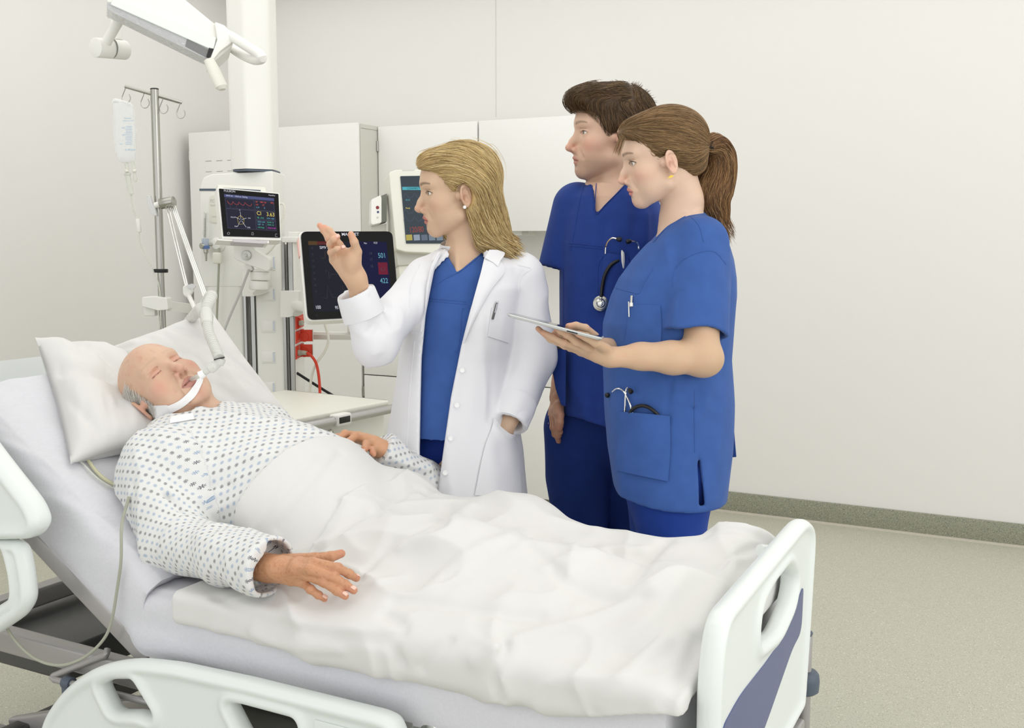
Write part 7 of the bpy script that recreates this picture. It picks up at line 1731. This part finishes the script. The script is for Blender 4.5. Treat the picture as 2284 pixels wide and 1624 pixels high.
    def gf(P, raw=False):
        d = chest(P, .016)
        a = smin(scape(P, sh + A(0, -.01, .0), el + A(0, .005, .0), .078, .072, ZU, .95), scape(P, el, cuff + cd * .02, .070, .062, ZU, .86), .03)
        b = smin(scap(P, A(-1.86, 2.13, .88), elF, .07, .062), scape(P, elF, cuF + nrm(cuF - elF) * .02, .060, .052, ZU, .9), .03)
        X = lambda x, y, Y_: W(x, y, Y=Y_)
        for pts, r, h in ([[(372, 1110, 1.70), (400, 1140, 1.70), (402, 1165, 1.70)], .010, .010], [[(398, 1140, 1.72), (430, 1120, 1.74), (460, 1100, 1.76)], .011, -.007], [[(330, 1150, 1.68), (370, 1150, 1.69), (400, 1175, 1.70)], .010, .006], [[(340, 1210, 1.66), (380, 1215, 1.68), (440, 1190, 1.70)], .010, -.006],
                          [[(450, 1200, 1.70), (465, 1250, 1.70), (500, 1300, 1.70)], .009, .007], [[(500, 1215, 1.74), (520, 1260, 1.72), (515, 1300, 1.70)], .009, -.005], [[(300, 1020, 1.72), (330, 1080, 1.70), (370, 1110, 1.70)], .012, .006], [[(335, 1000, 1.75), (385, 1060, 1.74), (420, 1110, 1.74)], .011, -.006],
                          [[(300, 1080, 1.68), (320, 1130, 1.67), (330, 1190, 1.66)], .010, .005], [[(400, 1230, 1.68), (410, 1260, 1.68), (430, 1290, 1.68)], .009, .005], [[(560, 1205, 1.80), (600, 1215, 1.80), (640, 1215, 1.80)], .008, -.004]):
            a = crease(P, a, [X(*q) for q in pts], r, h)
        for pts, r, h in ([[(400, 1000, 1.80), (460, 1050, 1.80), (500, 1060, 1.82)], .012, .008], [[(440, 985, 1.84), (520, 1010, 1.86), (600, 1000, 1.88)], .012, -.006], [[(470, 1080, 1.78), (520, 1050, 1.80), (600, 1020, 1.84)], .010, .007], [[(420, 1130, 1.76), (470, 1090, 1.78), (520, 1080, 1.80)], .010, .008],
                          [[(480, 920, 1.95), (560, 960, 1.95), (660, 965, 1.98)], .014, -.005], [[(540, 915, 2.02), (600, 935, 2.05), (680, 960, 2.06)], .012, .005], [[(430, 1180, 1.76), (480, 1140, 1.77), (540, 1110, 1.79)], .009, -.006]):
            d = crease(P, d, [X(*q) for q in pts], r, h)
        wb = .0035 * cnoise(P, 16, 16, 12, 5) + .0016 * cnoise(P, 40, 40, 30, 8) - .008 * ridge(P, 7, 9, 7, 61, .5) - .003 * ridge(P, 18, 16, 14, 65)
        a = a + wb; b = b + wb; d = d + wb
        if not raw:
            for k, (c, e, u_, r_) in enumerate(((cuff, a, cd, 1), (cuF, b, nrm(cuF - elF), 1))):
                al = sum((P[i] - c[i]) * u_[i] for i in range(3)); e = smax(e, al - .006 - .004 * np.sin(P[2] * 40 + P[1] * 30), .002); e = smax(e, -np.maximum(e + .0095, -.07 - al), .0015)
                if k == 0: a = e
                else: b = e
        d = smin(d, a, .018); d = smin(d, b, .02)
        if raw: return d
        # neck opening
        q = loc(P); nkd = scap(P, T + R @ A(0, -.01, -.05), nb + A(.012, 0, .01), .085, .085)
        d = smax(d, -nkd, .004)
        d = np.maximum(d, -np.maximum(chest(P, .010), -2.5 - P[0]) * 0 - 1) if False else d
        # below the cover the gown ends
        return np.maximum(d, P[0] + 1.40)
    V, Q = nets(gf, (-2.08, 1.54, .62), (-1.38, 2.40, 1.07), .0042); V = adj_smooth(V, Q, 1)
    # pattern coordinates: along the body and around it, sleeves around their own axis
    def par(V, a, b, r):
        ax = nrm(b - a); u = nrm(np.cross(ax, ZU)); v = np.cross(u, ax); q = V - a; t0 = q @ ax; t = np.clip(t0, 0, np.linalg.norm(b - a)); e = q - np.outer(t, ax)
        return t0, r * np.arctan2(e @ u, e @ v), np.linalg.norm(e, axis=1) - r
    segs = [(A(-1.95, 1.96, .84), A(-1.50, 1.98, .62), .17), (sh, el, .075), (el, cuff, .062), (A(-1.86, 2.13, .88), elF, .066), (elF, cuF, .05)]
    pr = [par(V, *s_) for s_ in segs]; dist = np.stack([p[2] for p in pr], 1); dist[:, 0] -= .01; w = dist.argmin(1)
    off = [0, 3.1, 7.3, 11.2, 15.7]; pat = np.zeros((len(V), 3)); 
    for k, p in enumerate(pr): m_ = w == k; pat[m_, 0] = p[0][m_] + off[k]; pat[m_, 1] = p[1][m_]
    g = mesh_obj('hospital_gown', V, Q, M['gown'], root); at = g.data.attributes.new('Pat', 'FLOAT_VECTOR', 'POINT'); at.data.foreach_set('vector', pat.astype(np.float32).ravel())
    g['label'] = 'white gown printed with small dark and blue stars'
    # collar tape, strap that holds the tube
    patch('collar_tape', lambda P: gf(P, True), [(383, 932), (380, 940), (379, 946)], [(430, 924), (432, 930), (433, 937)], 2.3, 3.0, M['white_soft'], g, off=.004)
    skin = lambda P: smin(smin(hf(P), nk(P), .025), chest(P, -.02), .03)
    tp = empty('tube_holder_strap', cast(skin, [(360, 915)], 2.3, 3.0)[0], 'white adhesive strap on the patient\'s cheek and chin holding the breathing tube', 'strap')
    patch('cheek_pad', skin, [(334, 904), (334, 912), (344, 925), (354, 938)], [(372, 903), (380, 906), (384, 914), (379, 926)], 2.3, 3.0, M['white_soft'], tp, off=.0035, thick=.002)
    patch('chin_band', skin, [(374, 905), (402, 893), (424, 873), (437, 850), (440, 836)], [(383, 921), (412, 905), (436, 884), (449, 858), (452, 837)], 2.3, 3.0, M['white_soft'], tp, off=.0045, thick=.002, nu=8)
    # breathing tube and hoses
    bt = empty('breathing_tube', cast(skin, [(425, 846)], 2.3, 3.0)[0], 'clear breathing tube with corrugated white hose leading from the patient\'s mouth to the holder', 'tube')
    m0 = cast(skin, [(420, 848)], 2.3, 3.0)[0]; dm = float((m0 - EYE) @ FW); w_ = lambda x, y, dd=0.0: W(x, y, d=dm + dd)
    MB().tube(spline([m0 + (m0 - EYE) * .01, w_(436, 842, -.02), w_(452, 834, -.03), w_(462, 828, -.03)], 14), .0058, 12).build('tube_end', M['tube'], bt)
    MB().tube([w_(446, 838, -.03), w_(456, 832, -.03)], [.0105, .0085], 14).build('tube_connector', M['white_soft'], bt)
    MB().tube([w_(456, 831, -.03), w_(466, 825, -.03), w_(468, 824, -.03), w_(478, 816, -.03), w_(480, 815, -.03), w_(487, 809, -.03)], [.0075, .0075, .0115, .0125, .0105, .0105], 18).build('filter_adapter', M['hose'], bt)
    MB().tube([w_(487, 812, -.03), w_(491, 804, -.03), w_(492, 800, -.03)], [.012, .0125, .012], 18).build('elbow', M['hose'], bt)
    MB().tube([w_(489.5, 801, -.031), w_(489, 799, -.031)], [.0132, .0132], 20).build('seal_ring', M['rubber'], bt)
    hose_c = spline([w_(489, 799, -.03), w_(482, 782, 0), w_(474, 762, .03), w_(466, 742, .06), w_(462, 722, .10)], 120); rr = .0115 + .0018 * np.sign(np.sin(np.arange(120) * 1.05)) * .8
    MB().tube(hose_c, rr, 18).build('corrugated_hose', M['hose'], bt)
    MB().tube([w_(462, 724, .10), w_(461, 706, .13), w_(460, 696, .15)], [.014, .0165, .015], 18).build('y_piece', M['hose'], bt)
    h1 = spline([w_(459, 700, .15), w_(462, 685, .18), w_(469, 668, .22), w_(472, 660, .26), w_(466, 664, .35), w_(452, 690, .45)], 110); MB().tube(h1, .0135 + .0014 * np.sign(np.sin(np.arange(110) * 1.1)), 16).build('corrugated_hose', M['hose'], bt)
    h2_ = spline([w_(456, 702, .15), w_(450, 692, .19), w_(447, 688, .25), w_(436, 700, .40), w_(422, 716, .55), w_(408, 738, .75)], 110); MB().tube(h2_, .0135 + .0014 * np.sign(np.sin(np.arange(110) * 1.1)), 16).build('corrugated_hose', M['hose'], bt)
    return raw_gown if False else (lambda P: gf(P, True))
M['hose'] = mat('hose_plastic', (236, 236, 230), .25, trans=.25, alpha=.92)
def gown_mat():
    m = mat('gown_cotton', (224, 224, 222), .85, spec=.15, bump=(900, .03)); nt = m.node_tree; N = nt.nodes; L = nt.links; b = N['Principled BSDF']
    at = N.new('ShaderNodeAttribute'); at.attribute_name = 'Pat'; sp = N.new('ShaderNodeSeparateXYZ'); L.new(at.outputs['Vector'], sp.inputs[0])
    def mth(op, a, b_=None, c=None):
        n = N.new('ShaderNodeMath'); n.operation = op
        for i, v in enumerate((a, b_, c)):
            if v is None: continue
            if isinstance(v, (int, float)): n.inputs[i].default_value = v
            else: L.new(v, n.inputs[i])
        return n.outputs[0]
    CS = .0150
    x = mth('DIVIDE', sp.outputs[0], CS); y = mth('DIVIDE', sp.outputs[1], CS)
    # diagonal lattice
    u = mth('ADD', x, y); v = mth('SUBTRACT', x, y); u = mth('MULTIPLY', u, .7071); v = mth('MULTIPLY', v, .7071)
    fu = mth('SUBTRACT', mth('FRACT', u), .5); fv = mth('SUBTRACT', mth('FRACT', v), .5)
    r = mth('SQRT', mth('ADD', mth('MULTIPLY', fu, fu), mth('MULTIPLY', fv, fv))); th = mth('ARCTAN2', fv, fu)
    ray = mth('ABSOLUTE', mth('COSINE', mth('MULTIPLY', th, 4.0)))
    wdt = mth('LESS_THAN', mth('MULTIPLY', mth('SUBTRACT', 1.0, ray), r), .045); inn = mth('LESS_THAN', r, .27); core = mth('GREATER_THAN', r, .03)
    st = mth('MULTIPLY', mth('MULTIPLY', wdt, inn), core)
    par = mth('MODULO', mth('ABSOLUTE', mth('FLOOR', u)), 2.0); par = mth('GREATER_THAN', par, .5)
    c = N.new('ShaderNodeMix'); c.data_type = 'RGBA'; L.new(par, c.inputs['Factor']); c.inputs['A'].default_value = (*srgb((86, 84, 96)), 1); c.inputs['B'].default_value = (*srgb((142, 164, 192)), 1)
    o = N.new('ShaderNodeMix'); o.data_type = 'RGBA'; L.new(st, o.inputs['Factor']); o.inputs['A'].default_value = (*srgb((224, 224, 222)), 1); L.new(c.outputs['Result'], o.inputs['B'])
    L.new(o.outputs['Result'], b.inputs['Base Color']); return m
M['gown'] = gown_mat()
GOWN = make_patient()

V, Q = nets(cover, (-1.72, 1.52, .55), (-.505, 2.46, 1.02), .0048); V = adj_smooth(V, Q, 2)
cv_ = tag(mesh_obj('duvet', V, Q, M['linen']), 'white duvet spread in folds over the patient\'s belly and legs', 'duvet')

# ---------------------------------------------------------------- pillows
def pillow(name, c4, th, label, wr_, sag=0.0, seed=0):
    """c4: corners (a, b, c, d) around the pillow; th: half thickness"""
    a, b, c, d = [np.array(p, float) for p in c4]; n = nrm(np.cross(c - a, d - b)); n = n if n @ (EYE - a) > 0 else -n; nu = 60; V = []
    for s in (1, -1):
        for j in range(nu):
            for i in range(nu):
                u = i / (nu - 1); v = j / (nu - 1); U = 2 * u - 1; Vv = 2 * v - 1
                p = a * (1 - u) * (1 - v) + b * u * (1 - v) + c * u * v + d * (1 - u) * v
                k = 1 - .07 * (1 - U * U) * abs(Vv) ** 3 - .07 * (1 - Vv * Vv) * abs(U) ** 3; m = (a + b + c + d) / 4; p = m + (p - m) * k
                t = th * (max(0, (1 - abs(U) ** 2.6)) ** .55) * (max(0, (1 - abs(Vv) ** 2.6)) ** .55)
                e = min(1, 6 * min(1 - abs(U), 1 - abs(Vv)))
                w_ = .008 * float(noise(np.array([u * 6 + seed]), np.array([v * 4]), np.array([s * 2.]))[0]) + .003 * float(noise(np.array([u * 16 + seed]), np.array([v * 12]), np.array([s * 5.]))[0])
                for (q0, q1, r, h) in wr_: w_ -= h * math.exp(-(((u - q0[0]) * (q1[1] - q0[1]) - (v - q0[1]) * (q1[0] - q0[0])) / math.hypot(q1[0] - q0[0], q1[1] - q0[1])) ** 2 / r ** 2) * math.exp(-max(0, abs((u - (q0[0] + q1[0]) / 2)) - abs(q1[0] - q0[0]) / 2 - .02) ** 2 / .01) * math.exp(-max(0, abs((v - (q0[1] + q1[1]) / 2)) - abs(q1[1] - q0[1]) / 2 - .02) ** 2 / .01)
                V.append(p + n * s * (t + w_ * e * (s > 0)) )
    Fc = [];
    for s, o_ in ((0, 0), (1, nu * nu)):
        for j in range(nu - 1):
            for i in range(nu - 1):
                q = (o_ + j * nu + i, o_ + j * nu + i + 1, o_ + (j + 1) * nu + i + 1, o_ + (j + 1) * nu + i); Fc.append(q if s == 0 else q[::-1])
    bd = [i for i in range(nu)] + [j * nu + nu - 1 for j in range(1, nu)] + [(nu - 1) * nu + i for i in range(nu - 2, -1, -1)] + [j * nu for j in range(nu - 2, 0, -1)]
    for p, q in zip(bd, bd[1:] + bd[:1]): Fc.append((p, nu * nu + p, nu * nu + q, q))
    o = mesh_obj(name, V, Fc, M['linen'], None, flat_angle=120); return tag(o, label, 'pillow')
pillow('pillow', [W(78, 752, Y=1.90), W(285, 790, Y=2.16), W(385, 985, Y=1.90), W(158, 1035, Y=1.66)], .075, 'white pillow under the left of the patient\'s bald head, nearest the camera', [((.05, .40), (.42, .52), .05, .018), ((.35, .1), (.62, .45), .06, .014), ((.1, .72), (.25, .95), .04, .008)], seed=2)
pillow('pillow', [W(225, 782, Y=2.12), W(470, 690, Y=2.36), W(655, 935, Y=2.34), W(395, 960, Y=2.02)], .065, 'white pillow behind the patient\'s head, reaching towards the supply column', [((.6, .2), (.95, .8), .05, .010), ((.1, .1), (.3, .3), .04, .010)], seed=9)
# lines and cables on the bed
on_ = lambda x, y, Y_: W(x, y, Y=Y_)
c_ = MB().tube(spline([on_(288, 1108, 1.66), on_(276, 1150, 1.64), on_(271, 1180, 1.60), on_(270, 1250, 1.585), on_(262, 1310, 1.58), on_(250, 1380, 1.575), on_(232, 1425, 1.57), on_(190, 1465, 1.56), on_(135, 1484, 1.54), on_(80, 1470, 1.53), on_(35, 1430, 1.53), on_(5, 1380, 1.53), on_(-30, 1300, 1.53)], 90), .0034, 10).build('grey_patient_cable', M['cable_grey'])
tag(c_, 'thin grey-green cable looping down the near side of the mattress', 'cable')
def bks(x, y):   # on the raised mattress
    n_ = A(SB, 0, CB); p0 = bk(.4, .156, 1.8); r = W(x, y, d=1.0) - EYE; return EYE + r * (((p0 - EYE) @ n_) / (r @ n_))
c_ = MB().tube(spline([bks(x, y) for x, y in [(185, 1010), (200, 1032), (218, 1055), (240, 1073), (265, 1083), (292, 1080)]], 30), .0042, 10).build('yellow_tube', mat('yellowish_tube', (214, 212, 176), .3, alpha=.8)); tag(c_, 'pale yellow tube curving on the sheet below the pillow', 'tube')
c_ = MB().tube(spline([bks(x, y) for x, y in [(165, 1015), (190, 1040), (215, 1065), (245, 1085), (270, 1092), (292, 1086)]], 30), .0024, 10).build('clear_tube', M['tube']); tag(c_, 'thin clear tube lying beside the pale yellow tube on the sheet', 'tube')
